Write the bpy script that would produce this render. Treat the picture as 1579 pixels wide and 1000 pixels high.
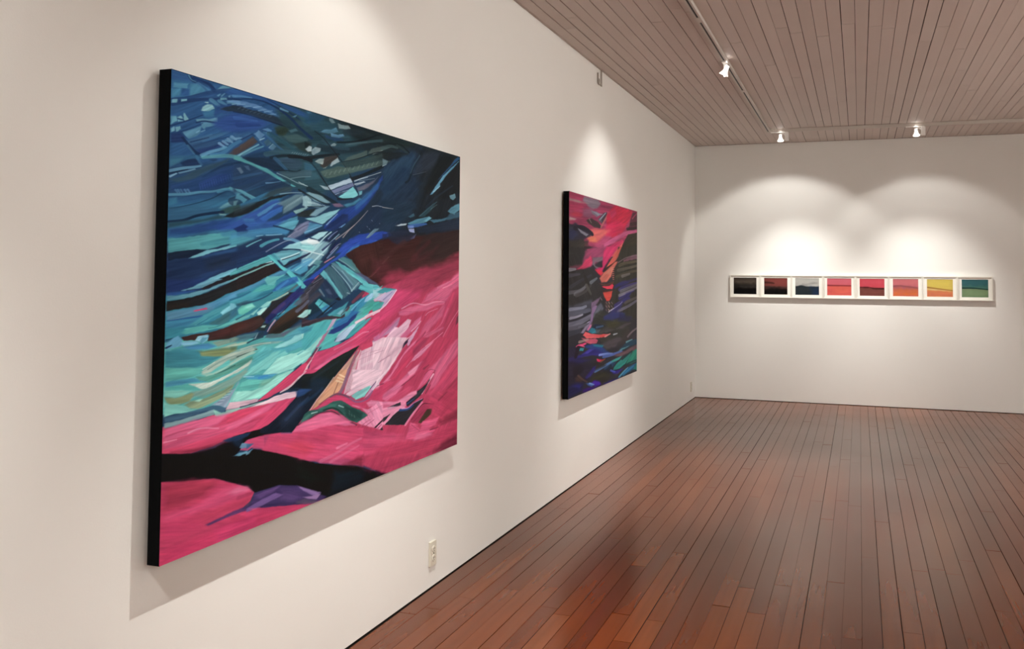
import bpy, bmesh, math, random
import numpy as np
from mathutils import Vector, Matrix

# ------------------------------------------------------------------ camera, world, exposure
for o in list(bpy.data.objects):
    bpy.data.objects.remove(o, do_unlink=True)
scene = bpy.context.scene
COL = scene.collection

cam_data = bpy.data.cameras.new('camera')
cam = bpy.data.objects.new('camera', cam_data)
COL.objects.link(cam)
cam_data.sensor_fit = 'HORIZONTAL'
cam_data.sensor_width = 36.0
cam_data.lens = 1465.33 / 1579 * 36.0
cam_data.shift_y = (357.36 - 500.0) / 1579.0       # the photograph is cropped below its lens axis
F = Vector((-0.34300937, 0.93819656, 0.04617127))
R = Vector((0.93929743, 0.34300377, 0.00829227))
U = Vector((0.00805713, -0.04621288, 0.99889912))
cam.matrix_world = Matrix(((R.x, U.x, -F.x, 1.9083), (R.y, U.y, -F.y, 0.0), (R.z, U.z, -F.z, 1.471), (0, 0, 0, 1)))
cam_data.clip_start = 0.05
scene.camera = cam

world = bpy.data.worlds.new('world')
scene.world = world
world.use_nodes = True
world.node_tree.nodes['Background'].inputs[0].default_value = (0.02, 0.02, 0.02, 1)
world.node_tree.nodes['Background'].inputs[1].default_value = 0.0

scene.view_settings.view_transform = 'Standard'
scene.view_settings.look = 'None'
scene.view_settings.gamma = 1.0
scene.view_settings.use_curve_mapping = False
scene.view_settings.exposure = 0.12

# lamp output in watts: wide spill and narrow beam of a track head
FLOOD, BEAM = 34.0, 46.0
WARM = (1.0, 0.985, 0.935)

# room: left wall x = 0, back wall y = D, ceiling z = H
D, H, W, Y0 = 11.827, 3.1, 5.3, -3.2
rng = random.Random(7)

# ------------------------------------------------------------------ helpers
def srgb(h):
    c = [int(h[i:i + 2], 16) / 255 for i in (0, 2, 4)]
    return tuple((x / 12.92 if x <= 0.04045 else ((x + 0.055) / 1.055) ** 2.4) for x in c)

def mat(name):
    m = bpy.data.materials.new(name)
    m.use_nodes = True
    nt = m.node_tree
    return m, nt, nt.nodes['Principled BSDF']

def plain(name, col, rough=0.5, metal=0.0, emit=None, strength=0.0, noise=0.0, scale=40.0, spec=0.5):
    m, nt, b = mat(name)
    b.inputs['Roughness'].default_value = rough
    b.inputs['Metallic'].default_value = metal
    b.inputs['Specular IOR Level'].default_value = spec
    n = nt.nodes.new('ShaderNodeTexNoise')
    n.inputs['Scale'].default_value = scale
    n.inputs['Detail'].default_value = 3
    tc = nt.nodes.new('ShaderNodeTexCoord')
    nt.links.new(tc.outputs['Object'], n.inputs['Vector'])
    mx = nt.nodes.new('ShaderNodeMix')
    mx.data_type = 'RGBA'
    mx.inputs['A'].default_value = (*[c * (1 - noise) for c in col], 1)
    mx.inputs['B'].default_value = (*[min(1, c * (1 + noise)) for c in col], 1)
    nt.links.new(n.outputs['Fac'], mx.inputs['Factor'])
    nt.links.new(mx.outputs['Result'], b.inputs['Base Color'])
    if emit:
        b.inputs['Emission Color'].default_value = (*emit, 1)
        b.inputs['Emission Strength'].default_value = strength
    return m

def link(o, parent=None):
    COL.objects.link(o)
    if parent is not None:
        o.parent = parent
    return o

def tag(o, label=None, cat=None, group=None, kind=None):
    if label: o['label'] = label
    if cat: o['category'] = cat
    if group: o['group'] = group
    if kind: o['kind'] = kind
    return o

def empty(name, loc=(0, 0, 0)):
    o = bpy.data.objects.new(name, None)
    o.empty_display_size = 0.05
    link(o)
    o.location = loc
    return o

def pydata(name, verts, faces, m=None, parent=None, loc=(0, 0, 0), smooth=False):
    me = bpy.data.meshes.new(name)
    me.from_pydata(verts, [], faces)
    me.update()
    if smooth:
        me.polygons.foreach_set('use_smooth', [True] * len(me.polygons))
    if m: me.materials.append(m)
    o = bpy.data.objects.new(name, me)
    o.location = loc
    return link(o, parent)

BOXF = [(0, 3, 2, 1), (4, 5, 6, 7), (0, 1, 5, 4), (1, 2, 6, 5), (2, 3, 7, 6), (3, 0, 4, 7)]
def boxv(x0, y0, z0, x1, y1, z1):
    return [(x0, y0, z0), (x1, y0, z0), (x1, y1, z0), (x0, y1, z0), (x0, y0, z1), (x1, y0, z1), (x1, y1, z1), (x0, y1, z1)]

def box(name, lo, hi, m, parent=None, bevel=0.0):
    """box between two corners given relative to the parent, origin at its centre"""
    c = [(a + b) / 2 for a, b in zip(lo, hi)]
    h = [(b - a) / 2 for a, b in zip(lo, hi)]
    if bevel:
        bm = bmesh.new()
        bmesh.ops.create_cube(bm, size=1.0, matrix=Matrix.Diagonal((2 * h[0], 2 * h[1], 2 * h[2], 1)))
        bmesh.ops.bevel(bm, geom=bm.edges[:], offset=bevel, segments=2, affect='EDGES', profile=0.6)
        return frombm(name, bm, m, parent, c)
    return pydata(name, boxv(-h[0], -h[1], -h[2], *h), BOXF, m, parent, c)

def frombm(name, bm, m, parent=None, loc=(0, 0, 0), smooth=False):
    me = bpy.data.meshes.new(name)
    bmesh.ops.recalc_face_normals(bm, faces=bm.faces[:])
    bm.to_mesh(me)
    bm.free()
    if smooth:
        me.polygons.foreach_set('use_smooth', [True] * len(me.polygons))
    me.materials.append(m)
    o = bpy.data.objects.new(name, me)
    o.location = loc
    return link(o, parent)

def lathe(bm, prof, seg=28, mtx=Matrix()):
    rings = []
    for r, z in prof:
        rings.append([bm.verts.new(mtx @ Vector((r * math.cos(2 * math.pi * k / seg), r * math.sin(2 * math.pi * k / seg), z))) for k in range(seg)])
    for a, b in zip(rings, rings[1:]):
        for k in range(seg):
            bm.faces.new((a[k], a[(k + 1) % seg], b[(k + 1) % seg], b[k]))
    return rings

def tube(bm, pts, r, seg=10):
    pts = [Vector(p) for p in pts]
    rings = []
    for i, p in enumerate(pts):
        t = (pts[min(i + 1, len(pts) - 1)] - pts[max(i - 1, 0)]).normalized()
        a = t.orthogonal().normalized() if i == 0 else (rings[-1][1] - t * rings[-1][1].dot(t)).normalized()
        b = t.cross(a)
        rings.append(([bm.verts.new(p + r * (a * math.cos(2 * math.pi * k / seg) + b * math.sin(2 * math.pi * k / seg))) for k in range(seg)], a))
    for (q, _), (w, _) in zip(rings, rings[1:]):
        for k in range(seg):
            bm.faces.new((q[k], q[(k + 1) % seg], w[(k + 1) % seg], w[k]))
    bm.faces.new(rings[0][0][::-1])
    bm.faces.new(rings[-1][0])

# ------------------------------------------------------------------ surface materials
def wall_material():
    m, nt, b = mat('white wall paint')
    L = nt.links.new
    geo = nt.nodes.new('ShaderNodeNewGeometry')
    n1 = nt.nodes.new('ShaderNodeTexNoise'); n1.inputs['Scale'].default_value = 1.1; n1.inputs['Detail'].default_value = 4
    n2 = nt.nodes.new('ShaderNodeTexNoise'); n2.inputs['Scale'].default_value = 160; n2.inputs['Detail'].default_value = 3
    for n in (n1, n2): L(geo.outputs['Position'], n.inputs['Vector'])
    mx = nt.nodes.new('ShaderNodeMix'); mx.data_type = 'RGBA'
    mx.inputs['A'].default_value = (0.80, 0.785, 0.75, 1)
    mx.inputs['B'].default_value = (0.845, 0.83, 0.80, 1)
    L(n1.outputs['Fac'], mx.inputs['Factor'])
    L(mx.outputs['Result'], b.inputs['Base Color'])
    b.inputs['Roughness'].default_value = 0.62
    b.inputs['Specular IOR Level'].default_value = 0.3
    bp = nt.nodes.new('ShaderNodeBump'); bp.inputs['Strength'].default_value = 0.05; bp.inputs['Distance'].default_value = 0.004
    L(n2.outputs['Fac'], bp.inputs['Height']); L(bp.outputs['Normal'], b.inputs['Normal'])
    return m

def math_node(nt, op, a, b=None, clamp=False):
    n = nt.nodes.new('ShaderNodeMath'); n.operation = op; n.use_clamp = clamp
    for i, v in enumerate((a, b)):
        if v is None: continue
        if isinstance(v, (int, float)): n.inputs[i].default_value = v
        else: nt.links.new(v, n.inputs[i])
    return n.outputs[0]

def board_random(nt):
    """one random number for each board, whether it is an object of its own or an island"""
    oi = nt.nodes.new('ShaderNodeObjectInfo')
    geo = nt.nodes.new('ShaderNodeNewGeometry')
    s = math_node(nt, 'ADD', oi.outputs['Random'], geo.outputs['Random Per Island'])
    return math_node(nt, 'FRACT', s), geo

def floor_material():
    m, nt, b = mat('varnished red brown floor boards')
    L = nt.links.new
    rnd, geo = board_random(nt)
    pos = geo.outputs['Position']
    sh = nt.nodes.new('ShaderNodeCombineXYZ')
    L(math_node(nt, 'MULTIPLY', rnd, 37.0), sh.inputs[1]); L(math_node(nt, 'MULTIPLY', rnd, 11.0), sh.inputs[2])
    add = nt.nodes.new('ShaderNodeVectorMath'); add.operation = 'ADD'
    L(pos, add.inputs[0]); L(sh.outputs[0], add.inputs[1])
    mp = nt.nodes.new('ShaderNodeMapping'); mp.inputs['Scale'].default_value = (24, 1.1, 8)
    L(add.outputs[0], mp.inputs['Vector'])
    grain = nt.nodes.new('ShaderNodeTexNoise'); grain.inputs['Scale'].default_value = 1.0; grain.inputs['Detail'].default_value = 2; grain.inputs['Roughness'].default_value = 0.5
    L(mp.outputs[0], grain.inputs['Vector'])
    # base colour of the single board
    ramp = nt.nodes.new('ShaderNodeValToRGB')
    cr = ramp.color_ramp
    cr.elements[0].position = 0.0; cr.elements[0].color = (*FLOOR_A, 1)
    cr.elements[1].position = 1.0; cr.elements[1].color = (*FLOOR_C, 1)
    e = cr.elements.new(0.5); e.color = (*FLOOR_B, 1)
    L(rnd, ramp.inputs['Fac'])
    g2 = nt.nodes.new('ShaderNodeMix'); g2.data_type = 'RGBA'; g2.blend_type = 'MULTIPLY'
    gr = nt.nodes.new('ShaderNodeValToRGB')
    gr.color_ramp.elements[0].position = 0.25; gr.color_ramp.elements[0].color = (0.78, 0.75, 0.72, 1)
    gr.color_ramp.elements[1].position = 0.7; gr.color_ramp.elements[1].color = (1.1, 1.08, 1.05, 1)
    L(grain.outputs['Fac'], gr.inputs['Fac'])
    g2.inputs['Factor'].default_value = 0.85
    L(ramp.outputs['Color'], g2.inputs['A']); L(gr.outputs['Color'], g2.inputs['B'])
    # foot wear: broad blotches where the varnish has gone dull and dark
    wear = nt.nodes.new('ShaderNodeTexNoise'); wear.inputs['Scale'].default_value = 0.8; wear.inputs['Detail'].default_value = 2
    L(pos, wear.inputs['Vector'])
    wr = nt.nodes.new('ShaderNodeValToRGB')
    wr.color_ramp.elements[0].position = 0.3; wr.color_ramp.elements[0].color = (0, 0, 0, 1)
    wr.color_ramp.elements[1].position = 0.75; wr.color_ramp.elements[1].color = (1, 1, 1, 1)
    L(wear.outputs['Fac'], wr.inputs['Fac'])
    g3 = nt.nodes.new('ShaderNodeMix'); g3.data_type = 'RGBA'
    L(math_node(nt, 'MULTIPLY', wr.outputs['Color'], 0.4), g3.inputs['Factor'])
    L(g2.outputs['Result'], g3.inputs['A']); g3.inputs['B'].default_value = (*FLOOR_WEAR, 1)
    # a dark line across the boards about three metres from the end wall
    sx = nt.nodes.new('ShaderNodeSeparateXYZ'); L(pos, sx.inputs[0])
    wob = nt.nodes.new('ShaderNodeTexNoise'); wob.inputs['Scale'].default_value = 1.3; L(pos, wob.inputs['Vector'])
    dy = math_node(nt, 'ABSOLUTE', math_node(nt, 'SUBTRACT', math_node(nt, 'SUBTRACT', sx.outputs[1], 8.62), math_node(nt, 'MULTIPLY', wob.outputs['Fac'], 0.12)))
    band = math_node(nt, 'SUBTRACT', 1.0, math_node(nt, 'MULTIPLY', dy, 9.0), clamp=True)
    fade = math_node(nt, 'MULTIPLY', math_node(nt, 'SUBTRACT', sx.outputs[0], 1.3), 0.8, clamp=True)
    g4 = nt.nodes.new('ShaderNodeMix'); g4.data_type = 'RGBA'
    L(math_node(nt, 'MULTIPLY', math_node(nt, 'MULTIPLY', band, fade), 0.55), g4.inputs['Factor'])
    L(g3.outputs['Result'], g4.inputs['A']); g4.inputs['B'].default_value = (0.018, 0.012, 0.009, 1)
    # small black scuffs and splinters along the boards
    mp2 = nt.nodes.new('ShaderNodeMapping'); mp2.inputs['Scale'].default_value = (26, 5, 1)
    L(pos, mp2.inputs['Vector'])
    sc = nt.nodes.new('ShaderNodeTexNoise'); sc.inputs['Scale'].default_value = 1.0; sc.inputs['Detail'].default_value = 8; sc.inputs['Roughness'].default_value = 0.75
    L(mp2.outputs[0], sc.inputs['Vector'])
    scr = nt.nodes.new('ShaderNodeValToRGB')
    scr.color_ramp.elements[0].position = 0.745; scr.color_ramp.elements[0].color = (0, 0, 0, 1)
    scr.color_ramp.elements[1].position = 0.80; scr.color_ramp.elements[1].color = (1, 1, 1, 1)
    L(sc.outputs['Fac'], scr.inputs['Fac'])
    g5 = nt.nodes.new('ShaderNodeMix'); g5.data_type = 'RGBA'
    L(math_node(nt, 'MULTIPLY', scr.outputs['Color'], 0.8), g5.inputs['Factor'])
    L(g4.outputs['Result'], g5.inputs['A']); g5.inputs['B'].default_value = (0.012, 0.008, 0.006, 1)
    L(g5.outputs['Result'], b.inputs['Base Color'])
    rr = nt.nodes.new('ShaderNodeMapRange')
    rr.inputs['To Min'].default_value = 0.15; rr.inputs['To Max'].default_value = 0.30
    L(wear.outputs['Fac'], rr.inputs['Value'])
    L(rr.outputs[0], b.inputs['Roughness'])
    b.inputs['IOR'].default_value = 1.43
    b.inputs['Specular IOR Level'].default_value = 0.34
    b.inputs['Specular Tint'].default_value = (1.0, 0.86, 0.58, 1)      # amber varnish
    # ripples of the varnish
    mp3 = nt.nodes.new('ShaderNodeMapping'); mp3.inputs['Scale'].default_value = (7, 1.3, 1)
    L(add.outputs[0], mp3.inputs['Vector'])
    rp = nt.nodes.new('ShaderNodeTexNoise'); rp.inputs['Scale'].default_value = 1.0; rp.inputs['Detail'].default_value = 1
    L(mp3.outputs[0], rp.inputs['Vector'])
    hsum = rp.outputs['Fac']
    bp = nt.nodes.new('ShaderNodeBump'); bp.inputs['Strength'].default_value = 0.3; bp.inputs['Distance'].default_value = 0.002
    L(hsum, bp.inputs['Height']); L(bp.outputs['Normal'], b.inputs['Normal'])
    return m

def ceiling_material():
    m, nt, b = mat('white painted ceiling boards')
    L = nt.links.new
    rnd, geo = board_random(nt)
    mp = nt.nodes.new('ShaderNodeMapping'); mp.inputs['Scale'].default_value = (3, 1.2, 1)
    L(geo.outputs['Position'], mp.inputs['Vector'])
    n = nt.nodes.new('ShaderNodeTexNoise'); n.inputs['Scale'].default_value = 1.6; n.inputs['Detail'].default_value = 6
    L(mp.outputs[0], n.inputs['Vector'])
    f = math_node(nt, 'ADD', math_node(nt, 'MULTIPLY', rnd, 0.5), math_node(nt, 'MULTIPLY', n.outputs['Fac'], 0.5))
    mx = nt.nodes.new('ShaderNodeMix'); mx.data_type = 'RGBA'
    mx.inputs['A'].default_value = (*CEIL_A, 1)
    mx.inputs['B'].default_value = (*CEIL_B, 1)
    L(f, mx.inputs['Factor']); L(mx.outputs['Result'], b.inputs['Base Color'])
    b.inputs['Roughness'].default_value = 0.6
    b.inputs['Specular IOR Level'].default_value = 0.35
    n2 = nt.nodes.new('ShaderNodeTexNoise'); n2.inputs['Scale'].default_value = 30; n2.inputs['Detail'].default_value = 5
    L(geo.outputs['Position'], n2.inputs['Vector'])
    bp = nt.nodes.new('ShaderNodeBump'); bp.inputs['Strength'].default_value = 0.12; bp.inputs['Distance'].default_value = 0.004
    L(n2.outputs['Fac'], bp.inputs['Height']); L(bp.outputs['Normal'], b.inputs['Normal'])
    return m

FLOOR_A, FLOOR_B, FLOOR_C = (0.112, 0.022, 0.0046), (0.15, 0.0325, 0.0068), (0.195, 0.048, 0.0105)
FLOOR_WEAR = (0.085, 0.021, 0.007)
CEIL_A, CEIL_B = (0.56, 0.475, 0.435), (0.64, 0.56, 0.515)
M_WALL = wall_material()
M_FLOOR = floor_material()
M_CEIL = ceiling_material()
M_DARK = plain('dark gap dirt', (0.02, 0.014, 0.01), 0.9, noise=0.3)
M_GAPC = plain('dark ceiling gap', (0.05, 0.035, 0.028), 0.9, noise=0.3)
M_TRACK = plain('white track enamel', (0.56, 0.51, 0.46), 0.5, noise=0.03)
M_SLOT = plain('black track slot', (0.012, 0.01, 0.009), 0.6, noise=0.2)
M_LAMP = plain('white lamp enamel', (0.85, 0.83, 0.8), 0.4, noise=0.02)
M_GLOW = plain('glowing frosted lamp shell', (0.9, 0.88, 0.84), 0.5, emit=(1.0, 0.93, 0.84), strength=1.5)
M_BULB = plain('lit bulb face', (1, 1, 1), 0.3, emit=(1.0, 0.94, 0.85), strength=30.0)
M_PLATE = plain('ivory plastic', (0.70, 0.66, 0.56), 0.35, noise=0.03)
M_WHITEPL = plain('white plastic', (0.72, 0.70, 0.66), 0.4, noise=0.03)
M_HOLE = plain('dark socket slot', (0.05, 0.045, 0.04), 0.7, noise=0.1)
M_HOOK = plain('grey painted metal', (0.33, 0.29, 0.25), 0.5, noise=0.06)
M_EDGE = plain('black painted canvas edge', (0.0035, 0.004, 0.0045), 0.9, noise=0.4, scale=120, spec=0.08)
M_FRAME = plain('cream white frame lacquer', (0.80, 0.775, 0.70), 0.4, noise=0.03)
M_MAT = plain('white mount board', (0.86, 0.84, 0.78), 0.85, noise=0.02)
M_BACK = plain('raw stretcher wood', (0.35, 0.26, 0.17), 0.7, noise=0.15)

# ------------------------------------------------------------------ the room
T = 0.15
def structure(name, lo, hi, m):
    return tag(box(name, lo, hi, m), kind='structure')
G = 0.006                                            # the walls stop just above the boards: a dark joint
wl = structure('wall_left', (-T, Y0 - T, G), (0, D + T, H - 0.001), M_WALL)
wb = structure('wall_back', (0, D, G), (W, D + T, H - 0.001), M_WALL)
wr_ = structure('wall_right', (W, Y0 - T, G), (W + T, D + T, H - 0.001), M_WALL)
wf = structure('wall_front', (0, Y0 - T, G), (W, Y0, H - 0.001), M_WALL)
floor = structure('floor', (-T, Y0 - T, -0.12), (W + T, D + T, -0.008), M_DARK)
ceil = structure('ceiling', (-T, Y0 - T, H + 0.007), (W + T, D + T, H + 0.12), M_GAPC)

def visible_floor(x, ya, yb):
    """is part of the board in front of the camera's view"""
    if x > 3.75: return False
    ymin = 3.3 if x < 2.5 else 4.2 + (x - 2.5) * 6.7
    return yb > ymin

def visible_ceiling(x, ya, yb):
    if x > 3.75: return False
    ymin = 5.3 if x < 2.75 else 5.6 + (x - 2.75) * 6.9
    return yb > ymin

def lay(parent, m, off, pitch, joints, z0, z1, zj, vis, len_rng, gap_rng, yaw=0.0001):
    """boards running along y: those in view are parts of their own, the others one part"""
    sv, sf = [], []
    i, n = 0, 0
    while True:
        xa, xb = off + pitch * i, off + pitch * (i + 1)
        if xa > W - 0.01: break
        xa2 = max(0.0, xa) + (0.0 if i == 0 else 0.0)
        g0, g1 = rng.uniform(*gap_rng) * 0.5, rng.uniform(*gap_rng) * 0.5
        ys = sorted(joints.get(i, []))
        cuts = [Y0]
        y = Y0 + rng.uniform(0.3, len_rng[1])
        allj = list(ys)
        while y < D - 0.35:
            if all(abs(y - q) > 0.9 for q in ys): allj.append(y)
            y += rng.uniform(*len_rng)
        cuts += sorted(allj) + [D - 0.004]
        for ya, yb in zip(cuts, cuts[1:]):
            dz = rng.uniform(-zj, zj)
            j0 = rng.uniform(0.0005, 0.003); j1 = rng.uniform(0.0005, 0.003)
            x0, x1 = xa2 + g0, min(xb - g1, W)
            lo = (x0, ya + j0, z0 + dz); hi = (x1, yb - j1, z1 + dz)
            if vis((x0 + x1) / 2, ya, yb):
                o = box('plank', lo, hi, m, parent)
                o.location = Vector(o.location) - parent.location
                o.rotation_euler = (rng.uniform(-1, 1) * 0.0004, rng.uniform(-1, 1) * 0.005, rng.uniform(-1, 1) * yaw)
                n += 1
            else:
                k = len(sv)
                sv.extend(boxv(*lo, *hi)); sf.extend([tuple(q + k for q in f) for f in BOXF])
        i += 1
    o = pydata('further_planks', sv, sf, m, parent, -parent.location)
    tag(o, kind='stuff')
    return n

def joint_map(pts, off, pitch):
    d = {}
    for x, y in pts:
        d.setdefault(int((x - off) / pitch), []).append(y)
    return d
FJ = joint_map([(1.96, 5.44), (2.19, 5.29), (2.43, 5.57), (2.51, 4.79), (2.11, 4.36), (1.56, 4.8), (1.47, 4.36), (1.32, 4.4),
                (1.16, 4.94), (1.0, 5.15), (1.07, 4.11), (2.45, 9.13), (2.07, 6.52), (0.62, 4.1), (1.7, 6.2), (1.35, 6.9)], 0.0064, 0.0792)
CJ = joint_map([(1.41, 6.36), (1.67, 6.67), (2.57, 7.34), (0.05, 7.0), (1.12, 6.67), (2.83, 8.98), (0.66, 8.0), (3.2, 9.6), (2.2, 10.2), (1.9, 9.9)], 0.0127, 0.0818)
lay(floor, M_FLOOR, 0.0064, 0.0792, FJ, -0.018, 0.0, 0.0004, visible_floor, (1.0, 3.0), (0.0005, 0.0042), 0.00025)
lay(ceil, M_CEIL, 0.0127, 0.0818, CJ, H, H + 0.016, 0.0005, visible_ceiling, (3.0, 5.6), (0.0006, 0.0068), 0.00035)
box('edge_board', (0.0, Y0, H), (0.0115, D, H + 0.016), M_CEIL, ceil).location -= ceil.location

# ------------------------------------------------------------------ painted surfaces
def vnoise(x, y, seed):
    """smooth value noise on arrays"""
    xi, yi = np.floor(x).astype(np.int64), np.floor(y).astype(np.int64)
    fx, fy = x - xi, y - yi
    fx, fy = fx * fx * (3 - 2 * fx), fy * fy * (3 - 2 * fy)
    def h(a, b):
        v = (a * 374761393 + b * 668265263 + seed * 144665) & 0x7fffffff
        v = ((v ^ (v >> 13)) * 1274126177) & 0x7fffffff
        return ((v ^ (v >> 16)) & 0xffff) / 65535.0
    return (h(xi, yi) * (1 - fx) + h(xi + 1, yi) * fx) * (1 - fy) + (h(xi, yi + 1) * (1 - fx) + h(xi + 1, yi + 1) * fx) * fy

class Canvas:
    """a picture surface brushed from outlines and strokes given in thousandths of its width and height"""
    def __init__(s, w, h, base, unit):
        s.w, s.h, s.n = w, h, 0
        s.unit = unit                                   # raster cells per unit of stroke width
        s.a = np.empty((h, w, 3)); s.a[:] = s.hex(base)
    @staticmethod
    def hex(c):
        return np.array([int(c[i:i + 2], 16) / 255 for i in (0, 2, 4)])
    def pts(s, flat):
        p = np.array(flat, float).reshape(-1, 2)
        p[:, 0] *= (s.w - 1) / 1000; p[:, 1] *= (s.h - 1) / 1000
        return p
    def window(s, p, pad):
        x0, y0 = np.floor(p.min(0) - pad).astype(int); x1, y1 = np.ceil(p.max(0) + pad).astype(int) + 1
        x0, y0, x1, y1 = max(x0, 0), max(y0, 0), min(x1, s.w), min(y1, s.h)
        if x1 <= x0 or y1 <= y0: return None
        Y, X = np.mgrid[y0:y1, x0:x1].astype(float)
        return slice(y0, y1), slice(x0, x1), X, Y
    def lay(s, win, alpha, col, ang, amp, hue=0.5):
        ys, xs, X, Y = win
        s.n += 1
        amp = amp * 0.72
        c, d = math.cos(ang), math.sin(ang)
        al, ac = X * c + Y * d, -X * d + Y * c
        t = vnoise(al / 26.0, ac / 2.2, s.n) * 0.6 + vnoise(al / 60.0, ac / 7.0, s.n + 991) * 0.7 + vnoise(al / 7.0, ac / 1.3, s.n + 77) * 0.25 - 0.775
        k = np.stack([1 + amp * t * (1 + 0.25 * hue), 1 + amp * t, 1 + amp * t * (1 - 0.25 * hue)], -1)
        colr = np.clip(col * k + amp * 0.06 * t[..., None], 0, 1)
        a = alpha[..., None]
        s.a[ys, xs] = s.a[ys, xs] * (1 - a) + colr * a
    def fill(s, col, flat, soft=1.0, alpha=1.0, amp=0.35, ang=None):
        p = s.pts(flat)
        win = s.window(p, soft + 1)
        if win is None: return
        X, Y = win[2], win[3]
        d2 = np.full(X.shape, 1e12); ins = np.zeros(X.shape, bool)
        q = np.roll(p, -1, 0)
        for (ax, ay), (bx, by) in zip(p, q):
            ex, ey = bx - ax, by - ay
            t = np.clip(((X - ax) * ex + (Y - ay) * ey) / (ex * ex + ey * ey + 1e-9), 0, 1)
            d2 = np.minimum(d2, (X - ax - t * ex) ** 2 + (Y - ay - t * ey) ** 2)
            cr = (ay > Y) != (by > Y)
            ins ^= cr & (X < (bx - ax) * (Y - ay) / ((by - ay) if by != ay else 1e-9) + ax)
        sd = np.sqrt(d2) * np.where(ins, 1, -1)
        if soft > 2.5: sd = sd + (vnoise(X / 9, Y / 9, s.n + 5) - 0.5) * soft * 0.5
        else: sd = sd + (vnoise(X / 5, Y / 5, s.n + 5) - 0.5) * 1.1
        al = np.clip(0.5 + sd / soft, 0, 1) * alpha
        if ang is None:
            c = p - p.mean(0); ev, vec = np.linalg.eigh(c.T @ c); ang = math.atan2(vec[1, 1], vec[0, 1])
        s.lay(win, al, s.hex(col), ang, amp)
    def line(s, col, flat, w0, w1=None, alpha=1.0, amp=0.3, soft=1.0):
        p = s.pts(flat)
        if len(p) > 2:                                   # round the stroke off
            out = []
            e = np.vstack([2 * p[0] - p[1], p, 2 * p[-1] - p[-2]])
            for i in range(1, len(e) - 2):
                for t in (0, 0.25, 0.5, 0.75):
                    out.append(0.5 * ((2 * e[i]) + (e[i + 1] - e[i - 1]) * t + (2 * e[i - 1] - 5 * e[i] + 4 * e[i + 1] - e[i + 2]) * t * t + (3 * e[i] - e[i - 1] - 3 * e[i + 1] + e[i + 2]) * t ** 3))
            p = np.array(out + [p[-1]])
        w1 = w0 if w1 is None else w1
        w0, w1 = w0 * s.unit, w1 * s.unit
        win = s.window(p, max(w0, w1) + soft + 1)
        if win is None: return
        X, Y = win[2], win[3]
        best = np.full(X.shape, -1e9)
        n = len(p) - 1
        for i in range(n):
            (ax, ay), (bx, by) = p[i], p[i + 1]
            ex, ey = bx - ax, by - ay
            t = np.clip(((X - ax) * ex + (Y - ay) * ey) / (ex * ex + ey * ey + 1e-9), 0, 1)
            r = (w0 + (w1 - w0) * (i + t) / n) * 0.5
            best = np.maximum(best, r - np.hypot(X - ax - t * ex, Y - ay - t * ey))
        al = np.clip(0.5 + best / soft, 0, 1) * alpha
        s.lay(win, al, s.hex(col), math.atan2(p[-1, 1] - p[0, 1], p[-1, 0] - p[0, 0]), amp)
    def paint(s, items):
        for it in items:
            (s.fill if it[0] == 'f' else s.line)(*it[1:])
    def linear(s, gain, lit=None, haze=0.005):
        """linear pigment colour; lit is a coarse table of how strongly the picked colours were lit, divided out again"""
        a = np.clip(s.a, 0, 1)
        a = np.where(a <= 0.04045, a / 12.92, ((a + 0.055) / 1.055) ** 2.4) * np.array(gain)
        if lit is not None:
            t = np.array(lit, float); n = len(t)
            def axis(k):
                p = np.clip(np.linspace(0, n, k) - 0.5, 0, n - 1.001); i = p.astype(int)
                return i, p - i
            (j, fj), (i, fi) = axis(s.h), axis(s.w)
            r = t[j] * (1 - fj)[:, None] + t[j + 1] * fj[:, None]
            a = a / (r[:, i] * (1 - fi) + r[:, i + 1] * fi)[..., None]
        g = a.mean(-1, keepdims=True)
        return np.clip(a * 0.94 + g * 0.06 - haze, 0.0012, 0.9)

def picture_mesh(name, canvas, gain, lit, place, m, parent):
    """a fine sheet whose points carry the brushed colours; place(u, v) gives the position for u, v in 0..1"""
    w, h = canvas.w, canvas.h
    vv, uu = np.mgrid[0:h, 0:w]
    co = place(uu.ravel() / (w - 1), vv.ravel() / (h - 1))
    idx = np.arange(w * h).reshape(h, w)
    quads = np.stack([idx[1:, :-1], idx[1:, 1:], idx[:-1, 1:], idx[:-1, :-1]], -1).reshape(-1, 4)
    me = bpy.data.meshes.new(name)
    me.vertices.add(w * h); me.vertices.foreach_set('co', co.astype(np.float32).ravel())
    me.loops.add(quads.size); me.loops.foreach_set('vertex_index', quads.ravel().astype(np.int32))
    me.polygons.add(len(quads)); me.polygons.foreach_set('loop_start', np.arange(0, quads.size, 4, dtype=np.int32))
    me.update(calc_edges=True)
    at = me.color_attributes.new('paint', 'FLOAT_COLOR', 'POINT')
    rgba = np.ones((w * h, 4), np.float32); rgba[:, :3] = canvas.linear(gain, lit).reshape(-1, 3)
    at.data.foreach_set('color', rgba.ravel())
    me.materials.append(m)
    o = bpy.data.objects.new(name, me)
    return link(o, parent)

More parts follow.
